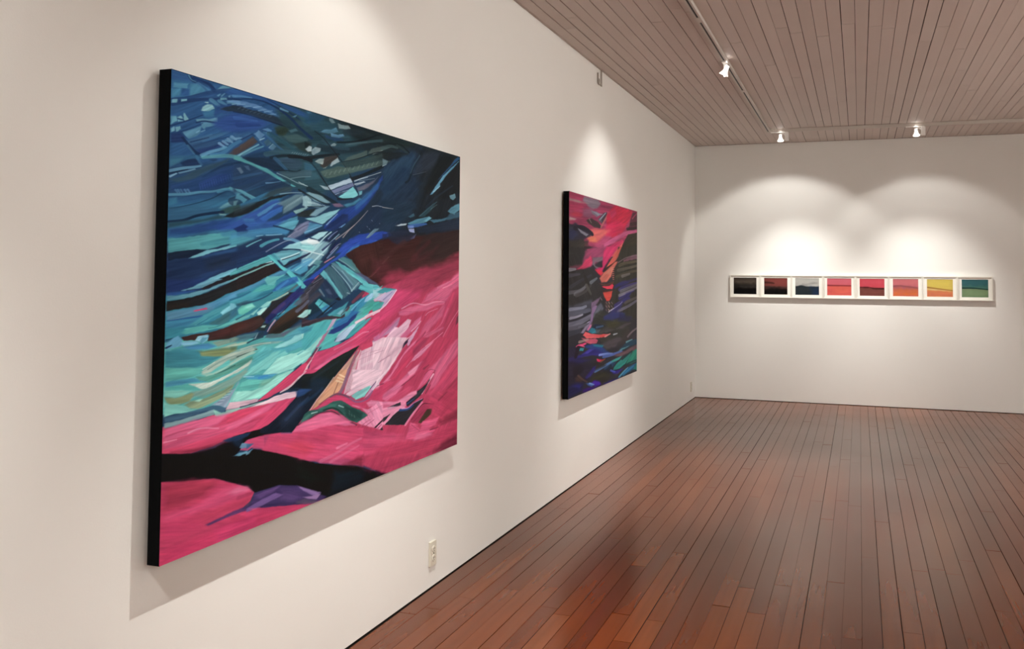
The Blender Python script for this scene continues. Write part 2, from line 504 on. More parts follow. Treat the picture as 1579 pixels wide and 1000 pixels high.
def paint_material(name, rough, relief, spec=0.4):
    m, nt, b = mat(name)
    L = nt.links.new
    at = nt.nodes.new('ShaderNodeAttribute'); at.attribute_name = 'paint'
    tc = nt.nodes.new('ShaderNodeTexCoord')
    n = nt.nodes.new('ShaderNodeTexNoise'); n.inputs['Scale'].default_value = 90; n.inputs['Detail'].default_value = 4
    L(tc.outputs['Object'], n.inputs['Vector'])
    bw = nt.nodes.new('ShaderNodeRGBToBW'); L(at.outputs['Color'], bw.inputs[0])
    hgt = math_node(nt, 'ADD', math_node(nt, 'MULTIPLY', n.outputs['Fac'], 0.5), bw.outputs[0])
    bp = nt.nodes.new('ShaderNodeBump'); bp.inputs['Strength'].default_value = relief; bp.inputs['Distance'].default_value = 0.003
    L(hgt, bp.inputs['Height']); L(bp.outputs['Normal'], b.inputs['Normal'])
    L(at.outputs['Color'], b.inputs['Base Color'])
    b.inputs['Roughness'].default_value = rough
    b.inputs['Specular IOR Level'].default_value = spec
    return m
M_OIL = paint_material('oil paint', 0.62, 0.22, 0.12)
M_PRINT = paint_material('printed paper', 0.8, 0.0, 0.1)

ART1_BASE, ART1_GAIN = '1f3a55', (0.84, 0.92, 1.0)
ART1_LIT = [[0.71, 0.88, 1.19, 0.98, 0.81, 0.77], [0.70, 1.19, 1.61, 1.33, 0.84, 0.74], [0.79, 1.31, 1.60, 1.44, 0.96, 0.72],
            [0.86, 1.26, 1.44, 1.35, 1.05, 0.73], [0.87, 1.12, 1.24, 1.19, 1.01, 0.77], [0.83, 0.99, 1.06, 1.05, 0.94, 0.79]]
ART1 = [
('f', '23507c', [-12,-4,256,-10,332,2,297,156,206,156,95,182,-7,208], 14, 1, 0.35),
('f', '1f4163', [-7,199,95,175,241,126,335,133,337,215,208,246,128,284,-4,316], 12, 1, 0.35),
('f', '27454f', [256,-10,439,-7,697,2,641,81,536,117,399,208,279,207,240,103], 14, 1, 0.35),
('f', '1d2a2e', [439,-7,1020,-7,1023,131,700,170,614,86,535,62], 14, 1, 0.35),
('f', '1e3146', [613,67,789,4,928,120,764,326,542,373,402,343,490,232], 14, 1, 0.35),
('f', '1b2228', [758,10,1020,-7,1026,280,675,331,792,159], 44, 1, 0.35),
('f', '2d6a8c', [-6,271,97,252,208,216,279,222,210,307,114,328,-4,352], 10, 1, 0.35),
('f', '1b3357', [-9,382,100,364,245,343,360,312,341,379,212,413,102,442,-7,466], 10, 1, 0.35),
('f', '2f7d92', [-7,460,102,456,247,412,362,428,324,509,215,533,104,554,-5,557], 8, 1, 0.35),
('f', '3b1f1e', [505,365,554,329,646,305,828,286,1025,250,1027,355,934,389,766,416,649,451,574,447,518,410], 6, 1, 0.35),
('f', 'b8395a', [544,465,649,444,766,416,934,385,1027,342,1041,1023,661,1014,458,896,294,885,222,835,255,782,368,709,499,624], 5, 1, 0.25),
('f', 'cf4166', [-7,725,72,726,105,721,129,726,192,721,240,721,323,720,293,743,246,771,224,777,187,779,147,781,105,788,60,792,-6,779], 1.2, 1, 0.3),
('f', '0d1114', [-6,776,60,792,113,793,155,779,199,777,224,777,246,771,293,743,325,721,332,703,368,709,330,786,311,806,279,798,256,796,221,796,188,800,159,823,188,823,210,820,250,836,317,866,389,901,452,923,510,939,555,958,639,999,639,1018,417,1011,328,940,277,923,212,920,195,903,150,879,111,858,49,846,-5,833], 1.2, 1, 0.25),
('f', 'c23a5f', [-11,831,49,846,111,858,150,879,195,903,210,919,201,935,178,947,225,958,355,995,417,999,428,1014,-7,1006], 1.2, 1, 0.3),
('f', '18202c', [532,615,520,626,481,660,413,716,390,735,363,760,336,784,326,793,311,806,279,798,256,796,224,787,224,777,246,771,293,743,327,718,326,705,296,697,324,676,349,666,370,668,394,661,437,641,492,626], 1.2, 1, 0.35),
('f', '53aaa6', [-11,557,61,550,150,565,216,564,344,542,450,523,622,447,546,556,452,584,381,611,346,632,291,665,219,707,108,711,-2,700], 2, 1, 0.35),
('f', '2a6189', [-1,21,29,15,49,15,73,19,80,26,46,47,0,65], 6, 0.8, 0.35),
('f', '24507f', [2,1,34,3,37,15,20,18,1,19], 5, 0.9, 0.35),
('f', '4a85a0', [5,26,36,20,33,31,4,37], 1.2, 0.8, 0.35),
('f', '3f7e9c', [1,41,23,33,17,50,2,59], 3, 0.8, 0.35),
('f', '1f4a7c', [22,34,43,31,35,46,19,49], 3, 0.8, 0.35),
('f', '4c8ba0', [41,20,57,14,73,24,60,38,38,46], 3, 0.55, 0.35),
('l', '12315c', [37,3,44,11,59,13,69,19,77,27], 4, 2.5, 1, 0.3, 1),
('l', '12315c', [47,5,62,7,78,8,87,14,92,19], 4, 5, 1, 0.3, 1),
('l', '5f9bb3', [35,2,41,10,51,12], 1.5, 0.8, 0.7, 0.3, 1),
('l', '3f769b', [57,15,73,21,82,25], 5, 6, 0.7, 0.3, 1),
('f', '6fa6b6', [96,16,112,2,134,0,138,5,116,14,94,21], 1.5, 0.75, 0.35),
('l', '8cbcc4', [116,12,134,5], 1.2, 0.6, 0.8, 0.3, 1),
('l', '193d6a', [2,62,38,49,73,31,108,16,134,8], 3, 7, 0.85, 0.3, 1),
('l', '16345f', [2,71,30,59,55,49,98,36,151,22], 6, 2.5, 0.8, 0.3, 1),
('f', '6fa9b5', [2,62,13,59,12,66,2,69], 1, 0.9, 0.35),
('f', '6fa9b5', [21,57,33,53,33,57,21,62], 1, 0.9, 0.35),
('f', '74acb9', [107,31,121,27,122,31,106,36], 1, 0.8, 0.35),
('l', '6294ae', [101,28,106,23], 2, 1, 0.7, 0.3, 1),
('l', '6294ae', [109,27,116,19], 1.6, 1, 0.7, 0.3, 1),
('l', '5f90ad', [127,23,131,17], 2, 1, 0.7, 0.3, 1),
('l', '5f90ad', [142,19,146,14], 2, 1, 0.7, 0.3, 1),
('l', '4c82a0', [87,42,102,49], 6, 4, 0.75, 0.3, 1),
('l', '4c82a0', [105,39,120,43], 5, 3, 0.75, 0.3, 1),
('f', '5d94ae', [122,33,153,25,154,30,122,40], 1.2, 0.75, 0.35),
('l', '8fbac4', [135,38,154,31], 1.5, 1, 0.8, 0.3, 1),
('f', '85b6bc', [64,70,67,61,77,53,88,51,93,58,83,66,71,70], 1, 0.95, 0.35),
('f', '9cc4c9', [72,50,79,47,82,50,77,51], 1, 0.8, 0.35),
('f', '2d6486', [67,73,93,61,92,75,74,83], 3, 0.8, 0.35),
('f', '1d3f70', [98,50,154,34,154,53,109,62,95,71], 4, 0.8, 0.35),
('f', '2a4d78', [106,51,154,43,154,50,109,57], 3, 0.6, 0.35),
('f', '79aeb8', [13,97,21,91,26,96,17,100], 1, 0.9, 0.35),
('f', '7cb0b9', [28,84,37,95,30,100,26,96], 1, 0.9, 0.35),
('f', '69a2b2', [14,100,25,101,15,106], 1, 0.9, 0.35),
('f', '5d97a8', [1,97,12,94,14,104,1,114], 1.5, 0.85, 0.35),
('l', '16365f', [15,98,26,98], 1.5, 1, 0.8, 0.3, 1),
('l', '14325a', [1,117,23,105,44,93,67,79], 2, 1.2, 0.9, 0.3, 1),
('f', '6da4b3', [1,122,8,117,9,125,2,130], 1, 0.9, 0.35),
('f', '6da4b3', [11,117,21,112,22,119,13,126], 1, 0.9, 0.35),
('f', '548aa3', [25,125,65,103,63,119,52,128,35,138,32,132], 1.2, 0.8, 0.35),
('f', '5a90a6', [64,95,75,92,101,90,89,98,75,103,72,109,65,105], 1.3, 0.75, 0.35),
('f', '6fa3b1', [52,91,68,86,81,84,101,76,101,86,82,89,54,96], 1.2, 0.7, 0.35),
('l', '122d55', [54,98,71,91,99,88,123,85,147,82], 1.8, 2.4, 0.9, 0.3, 1),
('l', '122d55', [2,133,28,121,53,106,68,96], 1.6, 1, 0.7, 0.3, 1),
('f', '20497a', [99,77,154,57,155,78,110,85], 5, 0.8, 0.35),
('f', '1c3260', [2,133,25,125,32,138,37,144,1,151], 2, 0.85, 0.35),
('l', '17406a', [24,127,37,137], 2, 2, 0.8, 0.3, 1),
('l', '2a5a84', [40,142,100,114,155,90], 8, 4, 0.6, 0.3, 1),
('l', '3c6f96', [69,134,118,107,155,85], 3, 2, 0.5, 0.3, 1),
('l', '4f83a6', [32,145,65,128,89,116], 2, 1, 0.6, 0.3, 1),
('l', '6a97b4', [55,119,61,114], 1.5, 1, 0.8, 0.3, 1),
('l', '6a97b4', [65,115,73,110], 1.5, 1, 0.8, 0.3, 1),
('l', '5a8eb0', [122,122,129,124], 3, 2, 0.7, 0.3, 1),
('l', '5a8eb0', [133,114,138,118], 3, 2, 0.7, 0.3, 1),
('l', '6a9cb8', [144,115,153,108], 3, 2, 0.7, 0.3, 1),
('f', '24538c', [113,17,137,3,176,-2,221,0,259,3,300,4,343,9,348,28,305,18,260,10,217,10,176,12,137,20], 3, 0.85, 0.35),
('l', '4a7fa8', [137,19,156,14,182,11], 4, 2, 0.7, 0.3, 1),
('l', '122f58', [138,27,176,15,213,11,247,16,269,23,292,33,313,48,334,59,354,68], 1.6, 5.5, 0.95, 0.3, 1),
('l', '122f58', [223,3,251,9,282,18,310,27,339,34], 1.2, 2.2, 0.9, 0.3, 1),
('f', '5c87b3', [117,37,138,28,163,24,196,23,228,28,260,37,221,33,176,33,138,34], 1.5, 0.75, 0.35),
('l', '7ba3c4', [147,36,167,29], 1.6, 0.8, 0.75, 0.3, 1),
('l', '7ba3c4', [163,37,182,30], 1.6, 0.8, 0.75, 0.3, 1),
('l', '7ba3c4', [188,32,209,24], 1.6, 0.8, 0.75, 0.3, 1),
('l', '7ba3c4', [201,36,221,28], 1.6, 0.8, 0.75, 0.3, 1),
('l', '7ba3c4', [217,35,238,27], 1.6, 0.8, 0.75, 0.3, 1),
('l', '7ba3c4', [228,39,249,32], 1.6, 0.8, 0.75, 0.3, 1),
('f', '213142', [107,56,123,46,138,40,157,38,187,38,217,38,252,39,278,52,265,56,228,54,197,52,167,52,138,54,121,56], 1.2, 0.95, 0.35),
('l', '3d5568', [149,45,156,39], 1.2, 0.8, 0.6, 0.3, 1),
('l', '3d5568', [159,45,166,39], 1.2, 0.8, 0.6, 0.3, 1),
('l', '3d5568', [169,44,176,39], 1.2, 0.8, 0.6, 0.3, 1),
('l', '3d5568', [179,44,186,40], 1.2, 0.8, 0.6, 0.3, 1),
('l', '3d5568', [189,44,196,40], 1.2, 0.8, 0.6, 0.3, 1),
('l', '3d5568', [199,44,206,40], 1.2, 0.8, 0.6, 0.3, 1),
('l', '3d5568', [209,44,216,40], 1.2, 0.8, 0.6, 0.3, 1),
('l', '3d5568', [220,44,227,40], 1.2, 0.8, 0.6, 0.3, 1),
('l', '3d5568', [230,44,237,40], 1.2, 0.8, 0.6, 0.3, 1),
('l', '0b1c33', [138,54,169,52,197,53,228,54,265,56,288,57], 1.2, 2, 0.9, 0.3, 1),
('f', '244786', [92,91,116,68,138,57,169,55,203,56,230,57,218,69,198,81,168,94,139,104,113,103], 8, 0.85, 0.35),
('l', '2f5d9e', [142,67,197,61], 5, 3, 0.5, 0.3, 1),
('l', '1d3a78', [150,81,204,69], 7, 4, 0.6, 0.3, 1),
('l', '5a8fb0', [262,16,282,18], 3.5, 2, 0.8, 0.3, 1),
('f', '5f92ab', [292,29,305,22,312,17,303,27], 1.2, 0.8, 0.35),
('f', '3e7d90', [336,3,353,3,353,7,341,10], 2, 0.7, 0.35),
('f', '2a5560', [310,21,353,19,353,38,334,43], 4, 0.7, 0.35),
('f', '23404a', [252,43,296,40,325,57,344,72,311,69,279,59], 5, 0.8, 0.35),
('f', '2b3b2f', [246,66,274,57,288,61,270,80,252,80], 5, 0.85, 0.35),
('f', '4b757f', [283,64,306,55,313,59,292,68], 2, 0.7, 0.35),
('f', '3e5a5a', [270,80,311,68,342,73,345,78,307,92,284,89], 3, 0.7, 0.35),
('f', '232e2b', [298,94,345,79,354,82,355,110,321,105], 4, 0.8, 0.35),
('f', 'a9bcc0', [338,99,348,90,355,90,355,102,345,104], 1.2, 0.85, 0.35),
('f', '5a86ad', [191,92,202,82,219,89,206,103], 1.2, 0.9, 0.35),
('l', '9fc4cf', [206,104,218,97], 1.3, 1, 0.9, 0.3, 1),
('f', '5b8ab3', [212,78,226,71,239,75,233,80], 1.5, 0.8, 0.35),
('f', '6492b6', [218,84,227,78,233,86,229,91], 1.2, 0.8, 0.35),
('l', '173a68', [214,79,231,81,252,82], 1.4, 2, 0.9, 0.3, 1),
('l', '1c4874', [188,96,207,112,228,124], 3.5, 5, 0.9, 0.3, 1),
('l', '2f6388', [194,100,219,115], 2, 2, 0.7, 0.3, 1),
('f', '3f6676', [217,106,227,97,238,105,225,115], 1.5, 0.8, 0.35),
('f', '567f98', [230,118,242,105,251,110,240,122], 1.2, 0.8, 0.35),
('l', '8fb7c4', [231,117,241,106], 1, 0.8, 0.8, 0.3, 1),
('l', '2c5d80', [218,84,253,108,271,116], 4, 3, 0.8, 0.3, 1),
('l', '244f5d', [233,84,270,95,298,107,321,116], 8, 4, 0.7, 0.3, 1),
('f', '2e5a82', [139,101,162,99,178,89,186,98,151,123,140,128], 3, 0.7, 0.35),
('l', '6d9bbb', [143,114,159,109], 3, 2, 0.7, 0.3, 1),
('l', '16305a', [140,123,164,109,186,94], 2, 1.4, 0.8, 0.3, 1),
('f', '4a4140', [140,139,163,120,188,99,200,109,188,121,157,143,140,151], 2.5, 0.95, 0.35),
('f', '55453f', [148,137,178,112,194,111,169,130], 3, 0.6, 0.35),
('l', '6fa8b4', [152,151,175,134,203,115], 2.6, 1.6, 0.9, 0.3, 1),
('l', '5a96a9', [163,147,187,132,215,117], 3, 2, 0.8, 0.3, 1),
('f', '1d3f5f', [163,150,215,128,240,122,224,145,179,160], 5, 0.75, 0.35),
('l', '345966', [224,134,253,123,289,116,321,116,355,116], 7, 5, 0.8, 0.3, 1),
('l', '7f9799', [296,118,299,115], 1, 0.7, 0.7, 0.3, 1),
('l', '7f9799', [302,118,306,114], 1, 0.7, 0.7, 0.3, 1),
('l', '7f9799', [309,117,312,114], 1, 0.7, 0.7, 0.3, 1),
('l', '7f9799', [315,117,319,114], 1, 0.7, 0.7, 0.3, 1),
('l', '7f9799', [322,116,325,113], 1, 0.7, 0.7, 0.3, 1),
('l', '7f9799', [329,116,332,113], 1, 0.7, 0.7, 0.3, 1),
('l', '7f9799', [335,115,339,112], 1, 0.7, 0.7, 0.3, 1),
('l', '7f9799', [342,115,346,112], 1, 0.7, 0.7, 0.3, 1),
('l', '14232d', [237,140,267,130,303,124,331,124,355,128], 4, 4.5, 0.9, 0.3, 1),
('f', '33536b', [249,141,285,129,308,138,254,147], 3, 0.7, 0.35),
('f', '23506f', [332,2,364,2,402,3,382,22,348,34,333,31], 5, 0.75, 0.35),
('f', '5388a4', [337,2,354,3,342,9], 1.5, 0.6, 0.35),
('f', '2b5566', [348,34,392,11,440,19,440,38,393,48,355,46], 6, 0.6, 0.35),
('f', '7d979c', [412,3,425,3,433,11,421,15,412,10], 1.2, 0.75, 0.35),
('f', '8ba0a2', [441,10,454,12,479,8,487,15,473,20,446,23], 1.2, 0.8, 0.35),
('l', '5f7a80', [462,10,468,19], 1.2, 1, 0.6, 0.3, 1),
('f', '5b8ea6', [380,47,401,35,419,32,435,23,443,33,424,41,409,45], 1.2, 0.8, 0.35),
('f', '5d8aa8', [416,41,441,42,460,35,465,40,446,49,419,51], 1.2, 0.8, 0.35),
('f', '1f4069', [398,49,422,52,457,47,463,52,430,61,401,57], 3, 0.75, 0.35),
('f', '22313a', [462,23,519,10,549,10,520,25,479,34,457,32], 5, 0.7, 0.35),
('l', '0f1a20', [441,62,491,51,538,35,580,15,612,1], 3, 3, 0.8, 0.3, 1),
('l', '3d5b63', [474,61,526,46,581,30,612,22], 4, 5, 0.7, 0.3, 1),
('l', '5d7a7e', [480,59,550,39], 1.2, 1, 0.5, 0.3, 1),
('l', '1b2a33', [384,87,441,84,491,72,538,57,581,44], 12, 8, 0.7, 0.3, 1),
('l', '2e4a58', [394,66,436,76,480,72], 6, 5, 0.6, 0.3, 1),
('f', '93a6a6', [418,74,430,66,438,68,433,74,420,76], 1, 0.85, 0.35),
('f', 'a4b2b5', [337,100,349,90,356,92,354,102,344,105], 1.2, 0.85, 0.35),
('f', '97a9ad', [356,100,366,89,385,89,384,97,362,111,357,108], 1.2, 0.85, 0.35),
('l', '6f8790', [366,90,364,106], 1.2, 1, 0.6, 0.3, 1),
('f', '0f181d', [334,80,349,85,339,95,334,96], 2, 0.8, 0.35),
('l', '0f1a20', [335,124,372,113,410,102,447,93], 6, 4, 0.85, 0.3, 1),
('f', '3a2f2b', [397,109,444,96,445,104,421,121,398,139,385,135], 2.5, 0.8, 0.35),
('f', '9aa8a4', [367,126,382,116,398,113,392,130,377,129], 1.2, 0.85, 0.35),
('f', 'a4b4b5', [418,130,423,118,442,103,450,112,437,120,422,129], 1.2, 0.9, 0.35),
('f', '8a968c', [393,140,408,131,403,138], 1, 0.7, 0.35),
('l', '101820', [365,48,391,59,417,78,442,98,459,112,476,129,493,149,499,159], 1.2, 1.6, 0.95, 0.3, 1),
('f', '4d5d58', [464,109,481,94,515,79,550,63,551,76,509,97,475,108], 2, 0.85, 0.35),
('f', '56645f', [554,71,566,56,613,38,649,34,613,51,575,70], 2, 0.85, 0.35),
('l', 'a2b0ae', [575,68,613,51], 1, 1.2, 0.7, 0.3, 1),
('l', '131d22', [464,110,498,99,539,83,581,64,613,54], 1.6, 2, 0.8, 0.3, 1),
('f', '2e3f3f', [448,116,521,95,582,71,613,60,653,57,614,79,551,101,481,126], 3, 0.8, 0.35),
('f', '4d5f57', [385,149,442,126,493,122,545,104,614,79,647,77,614,97,552,116,482,140,411,164,396,162], 3, 0.8, 0.35),
('l', '6d7d72', [401,158,407,148], 2, 1.4, 0.55, 0.3, 1),
('l', '6d7d72', [416,153,423,143], 2, 1.4, 0.55, 0.3, 1),
('l', '6d7d72', [432,148,439,137], 2, 1.4, 0.55, 0.3, 1),
('l', '6d7d72', [448,143,455,132], 2, 1.4, 0.55, 0.3, 1),
('l', '6d7d72', [465,137,471,127], 2, 1.4, 0.55, 0.3, 1),
('l', '6d7d72', [481,132,488,121], 2, 1.4, 0.55, 0.3, 1),
('l', '6d7d72', [498,126,505,116], 2, 1.4, 0.55, 0.3, 1),
('l', '6d7d72', [516,121,523,110], 2, 1.4, 0.55, 0.3, 1),
('l', '6d7d72', [533,115,541,104], 2, 1.4, 0.55, 0.3, 1),
('l', '6d7d72', [551,109,559,98], 2, 1.4, 0.55, 0.3, 1),
('l', '6d7d72', [570,103,577,92], 2, 1.4, 0.55, 0.3, 1),
('l', '6d7d72', [588,97,596,86], 2, 1.4, 0.55, 0.3, 1),
('l', '141d20', [499,151,540,134,582,114,614,99], 6, 5, 0.85, 0.3, 1),
('l', 'c0c8c8', [505,156,540,142,570,131,608,116], 1, 1.2, 0.8, 0.3, 1),
('l', '9fa9aa', [522,154,583,138], 1, 0.8, 0.7, 0.3, 1),
('f', '2c5a72', [335,135,357,136,372,147,350,155,336,153], 3, 0.7, 0.35),
('l', '132430', [335,122,355,132,372,145,396,170], 1.4, 1.8, 0.9, 0.3, 1),
('f', '3d6a78', [336,157,373,153,386,167,336,179], 4, 0.5, 0.35),
('f', '1d2b2b', [612,4,679,4,759,5,715,21,646,20,613,25], 4, 0.8, 0.35),
('l', '3d5455', [613,45,646,32,676,31], 7, 4, 0.75, 0.3, 1),
('l', '141e20', [613,32,652,24,694,20,730,35], 2.5, 3, 0.85, 0.3, 1),
('l', '2c3f3f', [676,24,701,31,726,40], 5, 3, 0.7, 0.3, 1),
('f', '1a2123', [613,57,680,42,726,40,681,63,633,78,614,77], 4, 0.8, 0.35),
('f', '6f8a92', [614,75,637,78,630,91,614,98], 2, 0.7, 0.35),
('l', 'b3c2c6', [614,97,629,90], 1.2, 0.8, 0.8, 0.3, 1),
('f', '25425a', [614,109,654,80,709,51,759,32,753,63,731,100,717,131,666,167,616,196], 12, 0.8, 0.35),
('f', '1d3550', [615,150,661,111,709,80,727,91,710,123,655,168,616,187], 12, 0.7, 0.35),
('l', '14202a', [790,34,767,60,749,83,732,120,717,131], 2, 4, 0.8, 0.3, 1),
('l', '345263', [782,35,753,72,739,99], 3, 1.5, 0.6, 0.3, 1),
('f', '2b3543', [797,30,861,8,886,9,870,37,830,75,780,93,753,97,768,65], 9, 0.7, 0.35),
('f', '1b262e', [814,87,870,43,895,17,912,12,887,66,831,120,785,167,762,179], 10, 0.6, 0.35),
('f', '14191a', [886,16,982,4,938,36,888,87,847,134,816,163,793,191,815,123], 8, 0.75, 0.35),
('f', '24557f', [947,37,969,15,989,3,1001,6,969,28,913,72,871,105,904,74], 2, 0.9, 0.35),
('f', '5f9cb8', [983,23,994,16,965,43,930,70,909,91,888,110,888,120,848,151,836,154,871,115,904,81,939,55], 1.3, 0.9, 0.35),
('l', 'b4d6de', [852,143,888,118], 1.4, 1, 0.8, 0.3, 1),
('f', '171a1c', [1001,9,997,21,948,61,913,88,888,123,872,146,881,166,958,146,1003,113], 5, 0.7, 0.35),
('l', '6b7480', [750,102,814,82], 1, 0.7, 0.6, 0.3, 1),
('f', '6b98a6', [940,144,971,133,978,146,963,157,945,154], 1.3, 0.85, 0.35),
('f', '5f8b9b', [968,174,1004,162,1004,179,963,183], 1.3, 0.8, 0.35),
('l', '243648', [817,198,872,156,957,108], 5, 3, 0.5, 0.3, 1),
('l', '335d80', [37,145,75,127,111,111], 6, 4, 0.7, 0.3, 1),
('l', '1a335c', [42,142,82,124], 1.6, 1, 0.8, 0.3, 1),
('l', '1a335c', [49,149,90,129,127,113], 1.6, 1, 0.8, 0.3, 1),
('f', '2b4f72', [39,146,100,127,111,130,69,154,54,155], 3, 0.6, 0.35),
('f', '1c2f5e', [56,156,90,141,115,126,129,127,83,153,66,164], 3, 0.75, 0.35),
('l', '6f9dbf', [107,132,116,136], 4, 3, 0.8, 0.3, 1),
('l', '6f9dbf', [116,126,125,130], 4, 3, 0.8, 0.3, 1),
('l', '6f9dbf', [127,118,136,123], 4, 3, 0.8, 0.3, 1),
('l', '6f9dbf', [136,111,145,115], 4, 3, 0.8, 0.3, 1),
('l', '12294c', [26,136,39,149,52,160,63,165], 3, 5, 0.85, 0.3, 1),
('l', '3f7395', [37,150,51,165], 2.4, 2, 0.7, 0.3, 1),
('l', '5a95b5', [68,165,87,154,108,145,122,137], 4.5, 3, 0.85, 0.3, 1),
('l', '3f7ea6', [90,161,115,151,137,130,156,116], 5, 4, 0.7, 0.3, 1),
('f', '4a3f45', [126,153,137,141,156,130,156,144,143,152], 2, 0.8, 0.35),
('f', '2c6181', [0,178,33,172,63,165,70,172,53,176,25,184,1,200], 3, 0.8, 0.35),
('f', '3f7c92', [1,184,27,179,20,190,2,200], 3, 0.6, 0.35),
('l', '4f9098', [70,169,101,161,130,155,156,155], 4, 6, 0.75, 0.3, 1),
('f', '13284a', [22,189,38,179,53,174,61,177,68,185,63,189,40,193,27,194], 2, 0.9, 0.35),
('l', '2f6387', [56,169,63,181,68,185], 3, 2, 0.7, 0.3, 1),
('f', '1b3a5e', [83,171,105,167,94,174], 2, 0.8, 0.35),
('l', '5b8fac', [2,209,25,200,50,193,65,188], 4.5, 2.5, 0.85, 0.3, 1),
('l', '112642', [2,213,21,206,38,200], 2, 1.2, 0.9, 0.3, 1),
('l', '7ba6bd', [2,220,15,212], 2.6, 1.6, 0.8, 0.3, 1),
('l', '6b97b0', [21,210,39,203,53,197], 2, 2, 0.75, 0.3, 1),
('f', '31505e', [4,226,34,214,57,197,77,186,112,171,130,161,123,169,101,185,77,199,50,219,18,229], 3, 0.75, 0.35),
('l', '14304f', [71,212,98,191,123,176,157,165], 2.5, 3, 0.8, 0.3, 1),
('f', '1d3f6e', [3,236,41,223,77,206,112,185,157,169,158,211,113,227,78,239,40,244,4,250], 4, 0.85, 0.35),
('f', '1c3a78', [64,224,113,197,131,197,128,212,92,230,68,237], 5, 0.6, 0.35),
('l', '2b5590', [64,227,67,239], 1, 0.8, 0.55, 0.3, 1),
('l', '2b5590', [69,225,72,236], 1, 0.8, 0.55, 0.3, 1),
('l', '2b5590', [74,223,77,234], 1, 0.8, 0.55, 0.3, 1),
('l', '2b5590', [79,220,82,232], 1, 0.8, 0.55, 0.3, 1),
('l', '2b5590', [85,218,87,229], 1, 0.8, 0.55, 0.3, 1),
('l', '2b5590', [90,215,93,227], 1, 0.8, 0.55, 0.3, 1),
('l', '2b5590', [95,213,98,224], 1, 0.8, 0.55, 0.3, 1),
('l', '2b5590', [100,211,103,222], 1, 0.8, 0.55, 0.3, 1),
('l', '2b5590', [106,208,108,220], 1, 0.8, 0.55, 0.3, 1),
('l', '2b5590', [111,206,114,217], 1, 0.8, 0.55, 0.3, 1),
('l', '2b5590', [116,203,119,215], 1, 0.8, 0.55, 0.3, 1),
('l', '2b5590', [122,201,125,212], 1, 0.8, 0.55, 0.3, 1),
('l', '2b5590', [127,198,130,210], 1, 0.8, 0.55, 0.3, 1),
('l', '2b5590', [133,195,136,207], 1, 0.8, 0.55, 0.3, 1),
('l', '2b5590', [138,193,141,205], 1, 0.8, 0.55, 0.3, 1),
('l', '2b5590', [144,190,147,202], 1, 0.8, 0.55, 0.3, 1),
('l', '4f80a6', [14,246,18,251], 2.4, 1.6, 0.6, 0.3, 1),
('l', '4f80a6', [19,245,23,251], 2.4, 1.6, 0.6, 0.3, 1),
('l', '4f80a6', [25,244,29,250], 2.4, 1.6, 0.6, 0.3, 1),
('l', '4f80a6', [33,243,37,249], 2.4, 1.6, 0.6, 0.3, 1),
('l', '4f80a6', [39,242,44,248], 2.4, 1.6, 0.6, 0.3, 1),
('l', '4e8ca6', [2,257,35,252,65,244,94,239,124,229,139,227], 3.5, 2.5, 0.8, 0.3, 1),
('f', '24557f', [1,261,35,256,78,246,106,239,92,252,52,269,1,280], 3, 0.75, 0.35),
('f', '2f6f8a', [1,265,16,261,19,272,1,280], 3, 0.6, 0.35),
('l', '16324f', [4,285,27,279,62,267,92,254,114,241], 1.8, 1.2, 0.9, 0.3, 1),
('f', '2b5f80', [2,288,52,272,93,259,114,250,132,247,103,266,62,284,36,293,2,296], 3, 0.75, 0.35),
('l', '3f83a0', [106,239,132,230,155,240], 3, 2, 0.7, 0.3, 1),
('l', '5aa0b0', [135,226,151,233,158,241], 4, 3, 0.8, 0.3, 1),
('f', '6fa5ae', [107,274,132,256,151,252,159,253,140,264,114,274], 2, 0.75, 0.35),
('f', '2f4a44', [114,277,140,266,159,258,159,281,111,286], 3, 0.8, 0.35),
('f', '4f9c9f', [141,152,148,151,171,157,206,164,229,168,246,176,286,191,309,199,300,200,264,190,229,178,206,173,180,165,141,160], 1.2, 0.92, 0.35),
('f', '16283c', [163,152,220,142,245,139,290,162,242,169,229,166,200,162,175,157], 3, 0.8, 0.35),
('l', '2f5d7e', [249,140,267,152,283,163], 6, 4, 0.7, 0.3, 1),
('f', '2e4457', [263,138,308,126,331,137,313,158,290,160], 4, 0.7, 0.35),
('l', '10191f', [289,127,322,123,355,125], 6, 5, 0.9, 0.3, 1),
('l', '131f28', [246,169,285,163,308,162,322,156], 2, 2, 0.8, 0.3, 1),
('f', '3c5560', [254,169,299,164,341,152,356,151,356,165,323,174,290,179,268,175], 3, 0.75, 0.35),
('l', '86a0a4', [255,174,286,181,314,189,340,192], 1.6, 1.2, 0.75, 0.3, 1),
('l', 'b5c6c4', [318,186,321,188], 1, 0.8, 0.7, 0.3, 1),
('l', 'b5c6c4', [321,187,324,189], 1, 0.8, 0.7, 0.3, 1),
('l', 'b5c6c4', [324,188,327,190], 1, 0.8, 0.7, 0.3, 1),
('l', 'b5c6c4', [328,189,330,190], 1, 0.8, 0.7, 0.3, 1),
('l', 'b5c6c4', [331,189,333,191], 1, 0.8, 0.7, 0.3, 1),
('l', 'b5c6c4', [334,190,336,192], 1, 0.8, 0.7, 0.3, 1),
('l', 'b5c6c4', [337,191,339,193], 1, 0.8, 0.7, 0.3, 1),
('l', 'b5c6c4', [340,192,343,193], 1, 0.8, 0.7, 0.3, 1),
('l', 'b5c6c4', [343,192,346,194], 1, 0.8, 0.7, 0.3, 1),
('l', '7f9ba0', [295,181,323,173,354,167], 1.6, 1.2, 0.7, 0.3, 1),
('f', '24405f', [141,170,176,166,216,173,251,187,221,200,181,224,142,236], 5, 0.8, 0.35),
('f', '6f8a9c', [149,179,158,176,166,185,160,190], 1.4, 0.7, 0.35),
